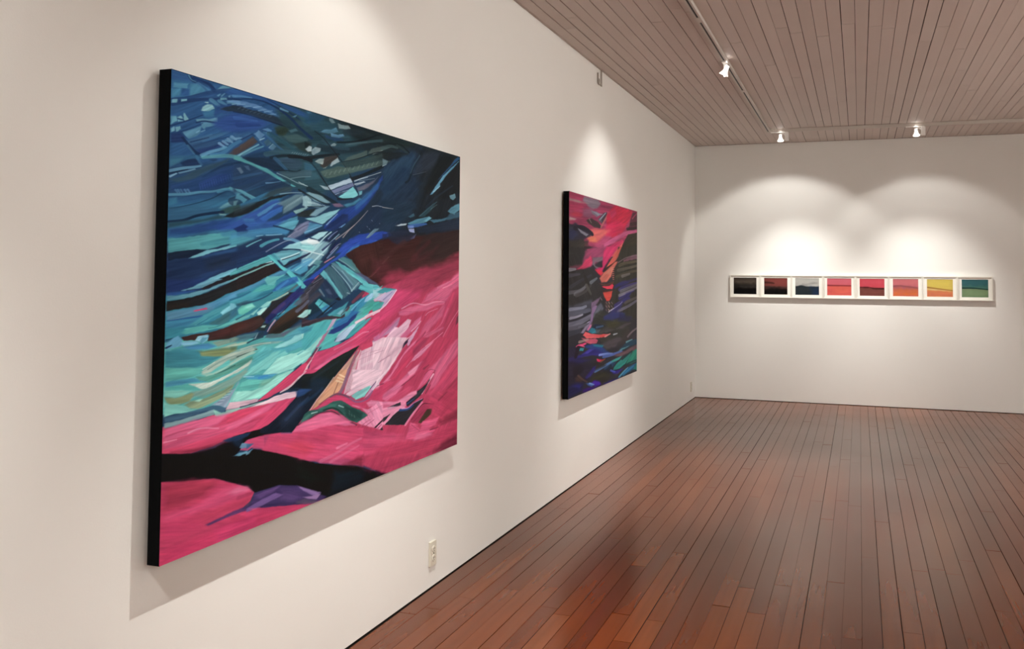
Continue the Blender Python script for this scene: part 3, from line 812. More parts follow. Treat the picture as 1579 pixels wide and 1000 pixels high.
('f', '4f7290', [166,171,178,169,182,179,174,178], 1.5, 0.7, 0.35),
('l', '2f5f88', [142,204,172,193,212,180], 4, 3, 0.6, 0.3, 1),
('l', '20416a', [142,218,184,202,225,185], 8, 5, 0.6, 0.3, 1),
('l', '5f8eac', [225,202,246,198,264,193], 2, 1.4, 0.8, 0.3, 1),
('l', '1b3048', [143,255,177,239,217,219,255,203,286,195], 12, 8, 0.7, 0.3, 1),
('f', '2f4046', [210,242,234,221,273,204,300,201,296,213,264,222,234,235], 4, 0.85, 0.35),
('f', '5598ab', [142,225,161,226,181,233,199,240,187,245,165,235,150,230], 1.2, 0.9, 0.35),
('f', '4f92a8', [150,238,162,239,178,247,168,256,158,250,147,248], 1.2, 0.85, 0.35),
('f', '6fa3a8', [143,255,154,251,149,263,143,264], 1.5, 0.7, 0.35),
('f', '171c20', [120,292,143,278,182,261,210,246,239,233,269,224,300,216,265,232,239,240,214,256,182,277,155,287,144,291], 2, 0.95, 0.35),
('f', '33434a', [143,272,166,261,202,248,194,258,166,275,144,285], 4, 0.7, 0.35),
('l', '97b2b4', [264,223,296,216,328,212], 1.4, 1.2, 0.7, 0.3, 1),
('f', '2b4f97', [104,320,144,302,167,286,202,268,226,251,256,238,274,246,257,266,223,294,183,309,144,318], 4, 0.9, 0.35),
('f', '4f8fb8', [202,279,223,264,252,246,269,241,248,254,229,271,206,283], 1.6, 0.85, 0.35),
('f', '2f69b3', [209,288,244,264,274,250,270,265,240,283,223,294], 2.5, 0.8, 0.35),
('f', '24488c', [227,299,266,281,301,262,313,269,275,289,240,301], 2, 0.8, 0.35),
('f', '5f7b83', [256,248,283,233,310,219,333,214,329,236,301,256,274,270,274,251], 2.5, 0.85, 0.35),
('l', '8aa2a6', [276,259,285,248], 1, 0.8, 0.5, 0.3, 1),
('l', '8aa2a6', [281,256,290,245], 1, 0.8, 0.5, 0.3, 1),
('l', '8aa2a6', [286,252,295,242], 1, 0.8, 0.5, 0.3, 1),
('l', '8aa2a6', [291,249,300,239], 1, 0.8, 0.5, 0.3, 1),
('l', '8aa2a6', [296,246,305,235], 1, 0.8, 0.5, 0.3, 1),
('l', '8aa2a6', [301,243,310,232], 1, 0.8, 0.5, 0.3, 1),
('l', '8aa2a6', [306,240,315,229], 1, 0.8, 0.5, 0.3, 1),
('l', '8aa2a6', [311,236,320,226], 1, 0.8, 0.5, 0.3, 1),
('l', '8aa2a6', [316,233,325,222], 1, 0.8, 0.5, 0.3, 1),
('l', '8aa2a6', [321,230,330,219], 1, 0.8, 0.5, 0.3, 1),
('f', '9fc2c4', [331,220,348,216,358,225,358,241,344,248,331,243], 2, 0.8, 0.35),
('l', '101b22', [319,206,340,213,358,222], 3, 3, 0.9, 0.3, 1),
('f', '8ab0aa', [304,260,329,250,346,248,329,259,311,267], 1.5, 0.85, 0.35),
('f', '23292b', [313,271,329,259,358,251,359,268,334,273], 1.6, 0.92, 0.35),
('f', '4f95ae', [249,299,288,282,316,272,318,286,298,301,271,305], 2, 0.9, 0.35),
('l', '16304f', [245,301,275,304,302,310], 2, 2.5, 0.85, 0.3, 1),
('f', '7d7b96', [302,308,325,291,349,281,359,282,340,300,316,313], 2.5, 0.85, 0.35),
('f', '1c2d66', [148,316,167,304,181,308,167,318], 1.5, 0.8, 0.35),
('f', '3d7fac', [167,291,194,287,203,299,183,306,171,301], 3, 0.6, 0.35),
('f', '3a78a6', [179,317,215,309,249,304,293,311,289,317,179,324], 2, 0.8, 0.35),
('l', '17252b', [351,200,386,211,423,221,450,231], 9, 6, 0.8, 0.3, 1),
('f', 'a8b8bb', [383,185,412,186,420,193,402,195], 1.5, 0.8, 0.35),
('f', 'a9b9c4', [409,184,443,170,490,151,499,161,454,178,420,193], 1.4, 0.9, 0.35),
('f', '6f7493', [420,195,455,180,499,162,508,168,466,187,431,202], 2, 0.9, 0.35),
('f', '8e9dbb', [433,203,466,190,494,179,483,189,439,205], 1.3, 0.85, 0.35),
('l', '2a3342', [439,205,460,195,488,187], 2, 1.4, 0.9, 0.3, 1),
('f', '7cc8c8', [447,208,466,197,499,174,517,189,520,195,494,207,466,210], 1.4, 0.95, 0.35),
('l', '16222a', [447,214,472,211,497,206], 4, 2, 0.9, 0.3, 1),
('f', '8e9aa5', [508,168,540,153,546,154,511,169], 1.2, 0.85, 0.35),
('f', '6d6876', [514,174,552,158,583,142,596,131,577,154,541,177,520,182], 3, 0.8, 0.35),
('l', 'b9c4c9', [505,158,528,148,555,139], 1.2, 1, 0.8, 0.3, 1),
('l', 'a4aeb5', [505,166,540,154], 2.4, 1.6, 0.8, 0.3, 1),
('f', '6fb0b8', [520,184,535,180,532,191,523,195], 2, 0.8, 0.35),
('l', '101920', [385,159,404,178,423,196,447,212], 1.4, 1.6, 0.9, 0.3, 1),
('l', '101920', [487,147,502,165,517,187], 1.2, 1.2, 0.9, 0.3, 1),
('f', '775b74', [426,229,450,224,469,231,448,236,434,235], 2, 0.85, 0.35),
('f', '3f7f96', [464,227,500,217,523,201,532,204,506,223,478,232], 3, 0.85, 0.35),
('f', '93b9bd', [337,211,352,208,386,211,421,226,397,232,367,228], 2, 0.75, 0.35),
('f', '87a7ab', [337,225,367,230,397,238,377,245,352,243,338,253], 2, 0.7, 0.35),
('l', 'c2d4d3', [347,232,352,235], 1.2, 0.8, 0.6, 0.3, 1),
('l', 'c2d4d3', [354,232,359,236], 1.2, 0.8, 0.6, 0.3, 1),
('l', 'c2d4d3', [360,233,365,236], 1.2, 0.8, 0.6, 0.3, 1),
('l', 'c2d4d3', [366,233,371,236], 1.2, 0.8, 0.6, 0.3, 1),
('l', 'c2d4d3', [373,234,378,236], 1.2, 0.8, 0.6, 0.3, 1),
('l', 'c2d4d3', [379,234,385,237], 1.2, 0.8, 0.6, 0.3, 1),
('l', 'c2d4d3', [386,235,391,237], 1.2, 0.8, 0.6, 0.3, 1),
('l', 'c2d4d3', [393,235,398,237], 1.2, 0.8, 0.6, 0.3, 1),
('l', 'c2d4d3', [399,236,405,238], 1.2, 0.8, 0.6, 0.3, 1),
('l', '14222b', [337,211,362,220,392,229,418,232], 2.4, 2.6, 0.85, 0.3, 1),
('l', '182730', [347,245,375,242,402,238], 1.6, 1, 0.9, 0.3, 1),
('f', '20292b', [338,258,357,249,372,247,363,262,343,272], 2.5, 0.85, 0.35),
('f', '86a9b2', [353,267,372,249,402,238,418,236,398,251,373,267], 2, 0.8, 0.35),
('f', '8ec7ca', [339,276,373,269,403,256,440,244,456,239,435,257,403,281,393,286,363,280], 1.4, 0.92, 0.35),
('f', '4f8fae', [339,292,358,282,398,287,378,297,354,310,339,315], 2.5, 0.85, 0.35),
('l', '2c3d66', [353,283,398,287,404,289], 2, 1.5, 0.8, 0.3, 1),
('f', '6a6390', [339,288,353,285,351,295,339,302], 2.5, 0.6, 0.35),
('f', '1e3e86', [404,287,435,259,461,240,506,225,553,195,577,170,602,139,615,124,615,137,584,187,542,232,501,258,462,286,425,302,399,299], 3, 0.9, 0.35),
('f', '2c6090', [506,227,541,192,583,160,608,138,596,163,553,204,512,239], 5, 0.7, 0.35),
('f', '1d2c52', [422,281,462,253,484,251,484,272,451,291,427,301,401,297], 3, 0.85, 0.35),
('l', 'a9c7dc', [409,286,429,268,445,254], 1.6, 1, 0.7, 0.3, 1),
('l', '6f9fc8', [454,291,473,279], 2.4, 1.2, 0.8, 0.3, 1),
('l', '202c3a', [474,307,507,274,542,245,572,215,603,180], 12, 14, 0.6, 0.3, 4),
('l', '9c8f93', [441,323,474,302,507,279,536,254,557,234], 1.6, 1.1, 0.9, 0.3, 1),
('l', 'b09a98', [466,316,485,297,507,279], 1.6, 1, 0.8, 0.3, 1),
('l', '0f1c33', [344,321,369,311,404,299], 2.5, 1.5, 0.85, 0.3, 1),
('l', '6fa1c0', [339,311,363,302,393,290], 2.4, 1.6, 0.8, 0.3, 1),
('f', 'a6cfd2', [384,308,414,303,399,318,379,327,359,322], 1.6, 0.92, 0.35),
('f', 'dbe0df', [340,333,352,324,376,329,384,333,369,341,345,341], 1.6, 0.92, 0.35),
('f', '8ec4c8', [340,341,369,341,394,336,380,353,355,362,340,362], 2, 0.85, 0.35),
('l', '16244a', [402,333,423,316,449,296,457,291], 3.4, 2.6, 0.9, 0.3, 1),
('l', '131f3a', [395,352,415,335,436,315,449,302], 2.4, 2, 0.9, 0.3, 1),
('l', '9aa7c8', [415,323,430,310,446,300], 1.8, 1, 0.8, 0.3, 1),
('l', 'b9d9dc', [367,354,389,332,409,315,425,304], 2, 1.4, 0.85, 0.3, 1),
('l', 'a5c6d2', [400,352,425,330,452,308], 2.4, 1.4, 0.7, 0.3, 1),
('f', '2444a0', [442,359,463,337,491,318,526,303,586,295,618,288,648,290,662,298,619,308,587,320,544,329,514,328,486,349,475,357], 3, 0.9, 0.35),
('f', '3a6ca6', [486,349,509,333,526,327,529,334,503,350,481,357], 2, 0.8, 0.35),
('l', '0f1f4a', [421,359,442,336,458,322], 2.4, 2.4, 0.8, 0.3, 1),
('l', 'b9a6c0', [423,359,447,338,458,333], 1.4, 1, 0.7, 0.3, 1),
('f', '6a8591', [550,313,568,296,586,283,605,281,586,295,562,312], 1.6, 0.85, 0.35),
('l', '8da4a8', [556,310,580,289], 1.2, 1, 0.6, 0.3, 1),
('f', '1f2f47', [572,224,617,220,618,270,561,288,525,299,502,313,525,277], 10, 0.75, 0.35),
('l', 'b7c2cc', [575,220,594,216,617,217], 1.2, 1, 0.8, 0.3, 1),
('l', 'aab6c4', [555,279,558,281], 1, 0.8, 0.6, 0.3, 1),
('l', 'aab6c4', [564,285,567,287], 1, 0.8, 0.6, 0.3, 1),
('l', 'aab6c4', [573,260,576,262], 1, 0.8, 0.6, 0.3, 1),
('l', 'aab6c4', [605,266,607,268], 1, 0.8, 0.6, 0.3, 1),
('l', 'aab6c4', [525,297,528,298], 1, 0.8, 0.6, 0.3, 1),
('f', '3c2220', [495,357,509,348,532,336,575,327,619,314,620,352], 1.4, 0.95, 0.35),
('f', '1e3446', [616,200,719,188,763,198,741,229,678,254,618,264], 10, 0.7, 0.35),
('l', 'b7b3ae', [617,218,643,218,662,218], 1.2, 0.8, 0.8, 0.3, 1),
('l', '4f7f8c', [786,228,817,207,848,186,873,173], 2, 1.4, 0.5, 0.3, 1),
('f', '2f5b68', [779,231,825,199,865,179,841,205,809,228], 3, 0.6, 0.35),
('l', '6f949b', [841,201,873,182], 1, 0.8, 0.6, 0.3, 1),
('f', '3f6f80', [730,235,756,223,762,230,741,238], 2, 0.75, 0.35),
('f', '4f8ba0', [727,257,771,239,809,231,833,225,847,229,818,245,772,256,742,260], 1.4, 0.9, 0.35),
('f', '6fa9ba', [806,241,833,226,845,230,818,244], 1.4, 0.8, 0.35),
('f', '3d6e84', [833,236,899,228,933,217,916,232,858,244], 2, 0.8, 0.35),
('f', 'b9c9cf', [671,268,699,260,727,256,720,262,685,268], 1.2, 0.95, 0.35),
('f', '3a6cb5', [727,262,771,253,818,248,826,252,787,262,742,270], 1.4, 0.9, 0.35),
('f', '6e86bd', [727,264,757,261,757,268,731,272], 1.4, 0.8, 0.35),
('f', 'a5aed6', [733,274,759,270,761,283,737,283], 1.4, 0.9, 0.35),
('f', '6a6b95', [737,303,768,287,761,301,746,305], 1.6, 0.8, 0.35),
('f', '5a93a6', [931,199,950,183,986,169,1004,167,1004,186,977,199,950,205], 1.6, 0.88, 0.35),
('f', '7fb3c0', [955,202,977,197,971,208], 1.4, 0.8, 0.35),
('f', '3c6a80', [916,229,942,206,1005,191,1005,210,942,227], 4, 0.7, 0.35),
('f', '1e2b3e', [768,266,850,250,942,227,1005,216,1006,254,917,271,834,277,780,280], 6, 0.8, 0.35),
('f', '25294a', [618,296,638,295,638,306,619,314], 3, 0.7, 0.35),
('f', '262c3f', [638,290,720,275,765,291,736,312,679,325,638,308], 6, 0.8, 0.35),
('f', '2e2424', [818,288,1006,260,1007,330,902,366,805,393,759,380,773,330], 10, 0.75, 0.35),
('l', '4c2a2a', [633,364,673,339,714,314], 10, 8, 0.6, 0.3, 5),
('l', '5e3f38', [620,383,646,363], 3, 2, 0.6, 0.3, 2),
('l', '57282d', [752,370,788,339,835,307], 10, 8, 0.6, 0.3, 5),
('f', '5f2830', [723,380,774,355,851,337,884,315,836,358,797,379,737,394], 14, 0.5, 0.35),
('f', '8c2f44', [621,428,640,410,688,391,709,400,695,419,775,399,813,388,852,390,902,376,953,349,1007,330,1009,429], 10, 0.8, 0.35),
('f', 'b03a55', [641,428,723,414,790,394,837,398,919,402,1008,369,1009,429], 12, 0.7, 0.35),
('f', 'c85a78', [964,429,982,415,1009,399,1009,429], 5, 0.8, 0.35),
('f', '2d5d7d', [0,283,107,272,96,283,59,294,29,304,1,311], 5, 0.8, 0.35),
('l', '0f2440', [1,312,33,306,59,295,89,287,118,281], 3, 4, 0.9, 0.3, 1),
('f', '23424d', [1,315,36,307,72,301,107,289,125,293,86,303,46,314,1,324], 4, 0.8, 0.35),
('f', '7fa8a6', [109,285,127,285,125,288,111,289], 1.4, 0.8, 0.35),
('f', '1b3b73', [1,327,46,318,97,302,133,294,152,290,133,307,97,322,46,335,2,341], 5, 0.85, 0.35),
('f', '2750a0', [87,319,115,307,152,290,152,313,115,322], 8, 0.6, 0.35),
('f', '1f5688', [2,335,30,332,50,335,30,343,2,345], 5, 0.6, 0.35),
('f', '4a979e', [1,346,30,343,66,336,97,330,119,326,152,318,153,344,123,353,98,361,84,366,60,366,31,370,2,375], 1.6, 0.95, 0.35),
('l', '3c8796', [74,354,109,347,153,337], 5, 8, 0.6, 0.3, 1),
('l', '2d6f97', [123,329,152,322], 8, 8, 0.5, 0.3, 3),
('f', '122238', [2,376,31,370,60,366,84,366,71,374,44,384,18,387,2,392], 1.3, 0.95, 0.35),
('f', '6fb2bd', [44,385,67,374,84,366,109,362,134,354,153,350,153,355,127,363,98,369,78,378,54,384], 1.4, 0.92, 0.35),
('f', '2b5b8e', [74,382,109,369,153,358,153,367,116,374,88,381], 5, 0.7, 0.35),
('f', '1a2f52', [1,395,38,386,81,382,153,367,154,402,117,413,89,426,62,436,3,441], 4, 0.9, 0.35),
('f', '1f2b3c', [81,392,117,380,154,376,154,390,121,401,89,408], 10, 0.6, 0.35),
('f', '1e4578', [45,435,75,421,110,411,89,425,62,441], 8, 0.5, 0.35),
('f', '6aaec0', [62,441,89,428,121,414,154,403,155,416,121,425,93,436,79,441], 1.4, 0.95, 0.35),
('f', '1e1c22', [86,441,107,432,132,421,155,416,155,425,129,435,114,442], 1.3, 0.95, 0.35),
('l', '5f9da8', [118,441,136,435,155,427], 2, 2, 0.9, 0.3, 1),
('f', '2a559c', [136,308,174,298,219,291,283,285,266,298,232,308,183,317,137,317], 5, 0.7, 0.35),
('f', '16285c', [144,316,169,303,182,308,175,314,183,319,159,325], 1.5, 0.85, 0.35),
('f', '3f86ad', [137,327,183,317,232,308,266,304,293,308,284,321,249,324,219,327,183,340,137,355], 4, 0.75, 0.35),
('f', '4b9aa6', [137,341,167,332,195,333,175,346,137,357], 5, 0.7, 0.35),
('f', '5aa3b4', [261,300,292,287,320,282,316,292,302,309,284,306], 2, 0.85, 0.35),
('l', '152a48', [248,301,270,304,293,308,307,309], 2, 2.6, 0.85, 0.3, 1),
('l', '8fbfd2', [228,325,249,323,271,320], 1.4, 1, 0.8, 0.3, 1),
('l', '84b8cc', [203,329,219,326], 1.4, 1, 0.8, 0.3, 1),
('f', '8385a0', [289,325,311,306,334,289,349,284,349,302,326,319,303,330], 3, 0.85, 0.35),
('l', '4f4f6a', [298,321,325,301,349,290], 2, 1.6, 0.7, 0.3, 1),
('l', 'a8a3b4', [289,326,316,308], 1.4, 1, 0.7, 0.3, 1),
('f', '1c2f52', [215,331,249,331,280,327,293,330,267,343,241,356,225,367,204,372,176,376,138,391,138,374,168,362,192,354], 5, 0.8, 0.35),
('l', '4fa0ac', [216,351,230,343,249,336,262,333], 4.5, 3, 0.9, 0.3, 1),
('l', '74bcc4', [178,354,195,345,215,336], 2, 1.2, 0.8, 0.3, 1),
('l', '5f93ae', [280,330,307,332,326,338,340,343], 4, 6, 0.85, 0.3, 1),
('l', '8c98ae', [229,364,250,352,280,337,298,332], 1.8, 1.4, 0.7, 0.3, 1),
('f', '96cdd0', [274,355,294,344,317,337,350,327,350,355,317,354,289,355], 2, 0.9, 0.35),
('f', 'd3e2e0', [326,336,350,327,350,339,333,342], 2.5, 0.8, 0.35),
('f', '5fa9b0', [326,340,340,342,345,345,326,346], 1.5, 0.7, 0.35),
('f', '6db3bb', [250,368,272,360,303,355,341,359,327,373,295,384,281,396,259,377], 2, 0.85, 0.35),
('l', '1d3550', [241,360,272,357,303,355,336,356,350,360], 2, 2.4, 0.9, 0.3, 1),
('l', 'bfe0e2', [272,380,294,373,324,362], 2.6, 1.6, 0.9, 0.3, 1),
('l', '2b2c3a', [274,382,299,374,323,366], 1.4, 1, 0.8, 0.3, 1),
('l', '20202c', [278,398,304,386,327,375,351,365], 2.6, 2.6, 0.95, 0.3, 1),
('f', '55aeb0', [139,414,169,399,200,386,233,374,241,370,259,381,242,387,217,395,185,406,158,415,139,422], 1.4, 0.95, 0.35),
('f', '4ea6b0', [233,373,252,366,268,381,250,387], 2, 0.8, 0.35),
('l', 'c9dde0', [189,406,217,395,244,387], 1.2, 1.8, 0.85, 0.3, 1),
('f', '241e22', [139,426,169,412,197,401,225,391,244,388,229,395,197,408,166,422,139,429], 1.2, 0.95, 0.35),
('l', '7fb0a6', [139,433,169,420,201,408,229,397,250,390], 2, 2.6, 0.9, 0.3, 1),
('f', '241c1d', [139,436,166,424,197,412,229,398,253,392,270,405,251,415,226,426,198,440,162,452,140,459], 1.3, 0.97, 0.35),
('f', '55b5b8', [233,373,241,371,277,398,300,409,321,424,349,447,338,454,314,436,291,416,268,401], 1.1, 0.97, 0.35),
('f', '4f8fb0', [140,460,170,451,202,438,230,426,268,409,291,407,282,418,251,426,218,440,178,456,140,467], 2.5, 0.9, 0.35),
('f', '63b4b0', [226,430,232,422,264,422,286,416,260,431,252,443,235,444], 1.6, 0.9, 0.35),
('f', '4aa39c', [186,465,206,449,226,442,252,444,260,435,252,452,222,457,202,465], 2, 0.85, 0.35),
('f', '2a5fa0', [248,456,269,437,296,426,318,422,323,434,296,443,278,454,261,467], 2.5, 0.85, 0.35),
('l', '69b1c4', [265,457,269,455], 1.2, 1, 0.7, 0.3, 1),
('l', '3f87c0', [261,452,291,433], 4, 3, 0.6, 0.3, 1),
('f', '4a9bb8', [286,403,313,391,341,383,351,379,351,406,328,418,304,411], 2.5, 0.85, 0.35),
('l', '1d4573', [300,403,327,389,351,384], 2.6, 2, 0.6, 0.3, 1),
('l', '8fcbd0', [313,407,341,391], 2, 1.4, 0.6, 0.3, 1),
('f', '3c93a0', [219,473,244,461,269,452,305,441,319,439,296,456,270,471,261,474], 2.5, 0.8, 0.35),
('l', '56585a', [265,475,292,460,319,443], 3, 3, 0.7, 0.3, 1),
('f', '202a5e', [292,475,319,453,352,430,352,450,324,469,315,476], 2.5, 0.9, 0.35),
('f', '4a3f42', [324,476,353,453,353,477], 2.5, 0.85, 0.35),
('f', 'a5cdcf', [330,340,359,333,394,329,425,333,415,354,390,379,360,394,331,397], 4, 0.7, 0.35),
('f', 'dfe4e2', [344,330,379,328,389,335,364,340,349,337], 2, 0.85, 0.35),
('f', '8fd0cf', [330,342,359,341,374,348,364,356,330,354], 2.5, 0.8, 0.35),
('l', 'd9e6e4', [330,355,369,361,400,366], 2.4, 1.6, 0.85, 0.3, 1),
('l', '1a2340', [331,374,343,369,356,363], 4, 2.6, 0.9, 0.3, 1),
('f', '4d93b8', [331,381,355,376,370,378,350,394,331,402], 3, 0.85, 0.35),
('l', '9fd3d8', [336,387,360,377], 1.6, 1.2, 0.7, 0.3, 1),
('l', 'b9dade', [355,394,380,374,405,353,425,333], 2.6, 1.6, 0.85, 0.3, 1),
('l', '1d2a52', [397,353,420,336,436,324], 3, 2, 0.85, 0.3, 1),
('l', '17213f', [400,383,415,364,431,343,441,330], 2.2, 2, 0.85, 0.3, 1),
('l', 'a9d2d0', [345,375,369,356,394,335], 2, 1.4, 0.7, 0.3, 1),
('l', '7f8fb0', [413,373,431,358,449,342], 2.4, 1.6, 0.8, 0.3, 1),
('l', 'c88fa0', [413,381,437,368], 1.6, 1.2, 0.8, 0.3, 1),
('f', '5c8f94', [367,390,377,379,398,382,385,394], 1.5, 0.85, 0.35),
('f', '6fbab5', [346,414,370,394,390,392,365,412,332,432,332,426], 2, 0.75, 0.35),
('l', '2f6f84', [332,428,356,412,380,394], 2, 1.6, 0.7, 0.3, 1),
('f', '2347a0', [337,436,361,422,390,402,416,385,442,372,474,348,514,329,558,317,605,315,562,328,526,335,491,358,453,374,426,387,401,404,376,424,347,448], 1.4, 0.92, 0.35),
('f', '3a78b0', [475,362,497,342,526,332,526,339,497,353,480,366], 2, 0.8, 0.35),
('f', '2d4fb0', [442,361,474,335,497,334,474,352], 4, 0.6, 0.35),
('l', 'e08a9a', [405,385,426,374], 2, 1.2, 0.85, 0.3, 1),
('l', 'd4607c', [364,436,386,419], 2.6, 1.6, 0.9, 0.3, 1),
('f', '20285c', [335,438,349,432,363,428,376,428,356,444,347,449], 1.5, 0.85, 0.35),
('f', '58b6b8', [332,436,348,447,340,453,332,451], 1.4, 0.95, 0.35),
('f', '3c2220', [475,362,491,353,532,334,568,328,605,319,607,410,576,421,561,424,533,411,504,392,492,375], 1.5, 0.95, 0.35),
('f', '4a2826', [514,350,574,337,594,361,545,384,515,374], 12, 0.6, 0.35),
('l', '5e2c30', [576,419,607,396], 4, 3, 0.7, 0.3, 2),
('l', '6d4640', [558,425,576,420,595,408], 1.4, 1, 0.7, 0.3, 1),
('f', '4a7f82', [450,374,469,369,498,375,515,393,533,411,516,411,492,398,470,384], 2, 0.85, 0.35),
('l', '8aa8aa', [453,376,481,388,510,404], 2, 2, 0.7, 0.3, 1),
('f', '64c3c3', [437,380,453,384,487,398,516,413,546,426,564,441,608,449,608,458,577,457,546,446,516,428,487,415,459,397], 1.4, 0.95, 0.35),
('f', '52688c', [510,413,533,411,564,424,608,446,564,441,540,428], 3, 0.7, 0.35),
('f', '5e8890', [426,387,437,384,476,405,504,422,534,441,511,458,499,462,476,432,448,407], 2.5, 0.85, 0.35),
('f', '34546a', [432,391,465,411,487,432,505,447,499,460,476,441,454,415], 2.5, 0.8, 0.35),
('l', '93b2ba', [429,393,454,413,476,432,493,449,502,462], 1.6, 1.4, 0.85, 0.3, 1),
('l', '7f9fb0', [465,407,487,428,505,445], 1.6, 1.2, 0.7, 0.3, 1),
('l', 'a9bfc6', [499,462,516,447,528,437], 1.8, 1.4, 0.8, 0.3, 1),
('l', '3b5a70', [517,458,540,441], 3, 2, 0.7, 0.3, 1),
('f', '40636e', [403,406,419,393,432,399,459,422,476,441,497,466,477,479,466,483,455,461,433,432], 1.8, 0.9, 0.35),
('f', '62b0b6', [391,416,402,405,411,412,433,436,452,457,469,474,466,483,444,465,422,440], 1.3, 0.95, 0.35),
('l', '2d4656', [476,441,500,467], 3, 2, 0.6, 0.3, 1),
('l', '9fb4b8', [485,466,494,469], 2, 1.4, 0.7, 0.3, 1),
('f', '24304a', [394,440,411,428,433,449,452,470,442,482,423,481,407,460], 4, 0.8, 0.35),
('f', '54647a', [407,456,420,453,431,469,420,467], 3, 0.6, 0.35),
('f', '101820', [442,482,452,477,466,484,455,486], 1.2, 0.9, 0.35),
('f', '28424a', [407,477,439,482,434,490,415,491], 2.5, 0.8, 0.35),
('l', '6b7f88', [390,456,405,473], 3, 2, 0.8, 0.3, 1),
('f', '38343c', [333,463,361,440,391,418,404,432,381,456,357,475,333,490], 4, 0.85, 0.35),
('l', '6a6470', [338,479,362,456], 1.4, 1, 0.7, 0.3, 1),
('l', '1c1c26', [343,472,367,451], 1.4, 1, 0.7, 0.3, 1),
('l', '857f8c', [348,466,373,445], 1.4, 1, 0.7, 0.3, 1),
('l', '2a2a38', [353,459,379,440], 1.4, 1, 0.7, 0.3, 1),
('l', '6a6470', [359,452,385,435], 1.4, 1, 0.7, 0.3, 1),
('l', '1c1c26', [364,446,391,430], 1.4, 1, 0.7, 0.3, 1),
('l', '857f8c', [369,439,397,425], 1.4, 1, 0.7, 0.3, 1),
('f', '4b3e44', [334,496,352,479,382,460,397,468,377,480,353,499,334,506], 4, 0.7, 0.35),
('f', '182c38', [334,506,362,491,392,472,408,485,429,494,393,509,353,526,334,525], 4, 0.85, 0.35),
('f', '55b6bc', [375,490,389,479,416,495,432,505,406,518,395,507], 1.3, 0.93, 0.35),
('f', '2d6ea6', [395,505,416,496,432,505,408,517], 2, 0.7, 0.35),
('l', '1a3a54', [390,498,402,487], 1.6, 1, 0.8, 0.3, 1),
('f', '93d3c8', [334,514,350,506,365,506,360,517,344,522,334,520], 1.4, 0.95, 0.35),
('l', '16222c', [398,521,418,506,445,490], 2, 1.6, 0.8, 0.3, 1),
('l', '0f1a22', [383,528,408,513,429,500], 3, 3, 0.6, 0.3, 1),
('f', '4aa6b0', [416,522,440,511,467,502,489,490,478,508,456,522,424,527], 2, 0.9, 0.35),
('f', '9dbfcf', [448,522,461,514,478,508,462,524], 2, 0.6, 0.35),
('l', '6d3848', [506,492,523,480,543,467], 5, 6, 0.9, 0.3, 1),
('l', '5a3446', [467,525,484,513,492,505], 4, 3, 0.85, 0.3, 1),
('f', '2f7ea0', [484,530,506,501,535,485,565,472,559,494,524,519,501,535], 3, 0.9, 0.35),
('l', '6fb7d0', [501,514,529,493,547,481], 2.4, 1.6, 0.7, 0.3, 1),
('l', '1d4a7c', [490,534,518,506], 3, 2, 0.6, 0.3, 1),
('f', '58b9ba', [525,456,534,444,564,450,608,460,609,469,577,473,546,461], 1.6, 0.9, 0.35),
('f', '9fc3de', [547,494,559,479,577,468,590,471,577,486,553,494], 2, 0.9, 0.35),
('f', 'd9a3bb', [584,488,609,473,609,492,590,494], 2, 0.9, 0.35),
('f', '3fa292', [542,529,548,516,578,495,609,492,609,510,566,521], 2, 0.92, 0.35),
('l', 'eec4cf', [554,535,578,527,610,519], 3, 3.4, 0.92, 0.3, 1),
('f', 'cf4068', [585,540,610,523,610,541], 2, 0.9, 0.35),
('f', '6a2c36', [580,372,638,371,692,385,773,372,861,365,1008,360,1008,379,862,388,782,397,724,411,677,438,640,453,614,445,581,423], 16, 0.45, 0.35),
('f', '38211f', [645,370,861,365,825,382,757,395,724,411,677,420,654,402], 16, 0.6, 0.35),
('f', 'a83350', [617,438,654,412,700,401,732,409,693,438,655,456], 14, 0.55, 0.35),
('f', '9c3450', [732,417,799,391,889,387,1008,367,1009,400,910,440,827,473,759,483,694,475,709,444], 18, 0.65, 0.35),
('f', '7b2b3e', [835,433,919,407,1008,379,1009,394,938,422,872,451], 14, 0.6, 0.35),
('f', 'd03f6e', [584,538,619,520,663,480,686,462,742,466,801,467,784,489,726,509,679,528,634,551,584,568], 12, 0.8, 0.35),
('f', 'da6a90', [827,479,891,454,948,434,1009,400,1010,452,969,464,930,505,864,500,802,506], 8, 0.75, 0.35),
('l', 'ef9fb4', [910,459,959,447], 1.6, 1, 0.7, 0.3, 1),
('l', 'e58aa6', [882,457,948,437], 4, 2, 0.5, 0.3, 2),
('f', 'd96a8f', [691,528,743,515,802,509,864,500,921,507,921,513,873,517,828,530,768,532,727,541,695,539], 4, 0.75, 0.35),
('l', 'e79ab2', [706,519,759,504,819,512,873,503,921,506], 2.6, 1.6, 0.7, 0.3, 1),
('l', 'c24a70', [711,529,751,529], 1.6, 1, 0.7, 0.3, 1),
('l', 'e6a0b8', [820,546,837,536,883,526], 1.4, 1, 0.7, 0.3, 1),
('f', 'd56488', [803,590,829,564,874,543,911,516,930,511,912,551,865,577,821,608,778,632], 6, 0.75, 0.35),
('f', 'c04066', [921,510,959,476,1000,465,1000,483,960,530,941,571,894,626,867,652,903,580], 8, 0.7, 0.35),
('f', 'a53553', [950,517,1000,477,1001,550,961,578,913,622,886,654,903,603], 8, 0.7, 0.35),
('l', 'e0809c', [913,622,961,572,1006,532], 1.6, 1.6, 0.7, 0.3, 1),
('l', 'dd7294', [821,608,894,585,940,529], 2.6, 3.5, 0.5, 0.3, 2),
('f', 'b33658', [895,655,952,601,1012,557,1014,667], 10, 0.7, 0.35),
('f', '4c2a35', [991,562,1004,550,1004,575,982,591], 2.5, 0.7, 0.35),
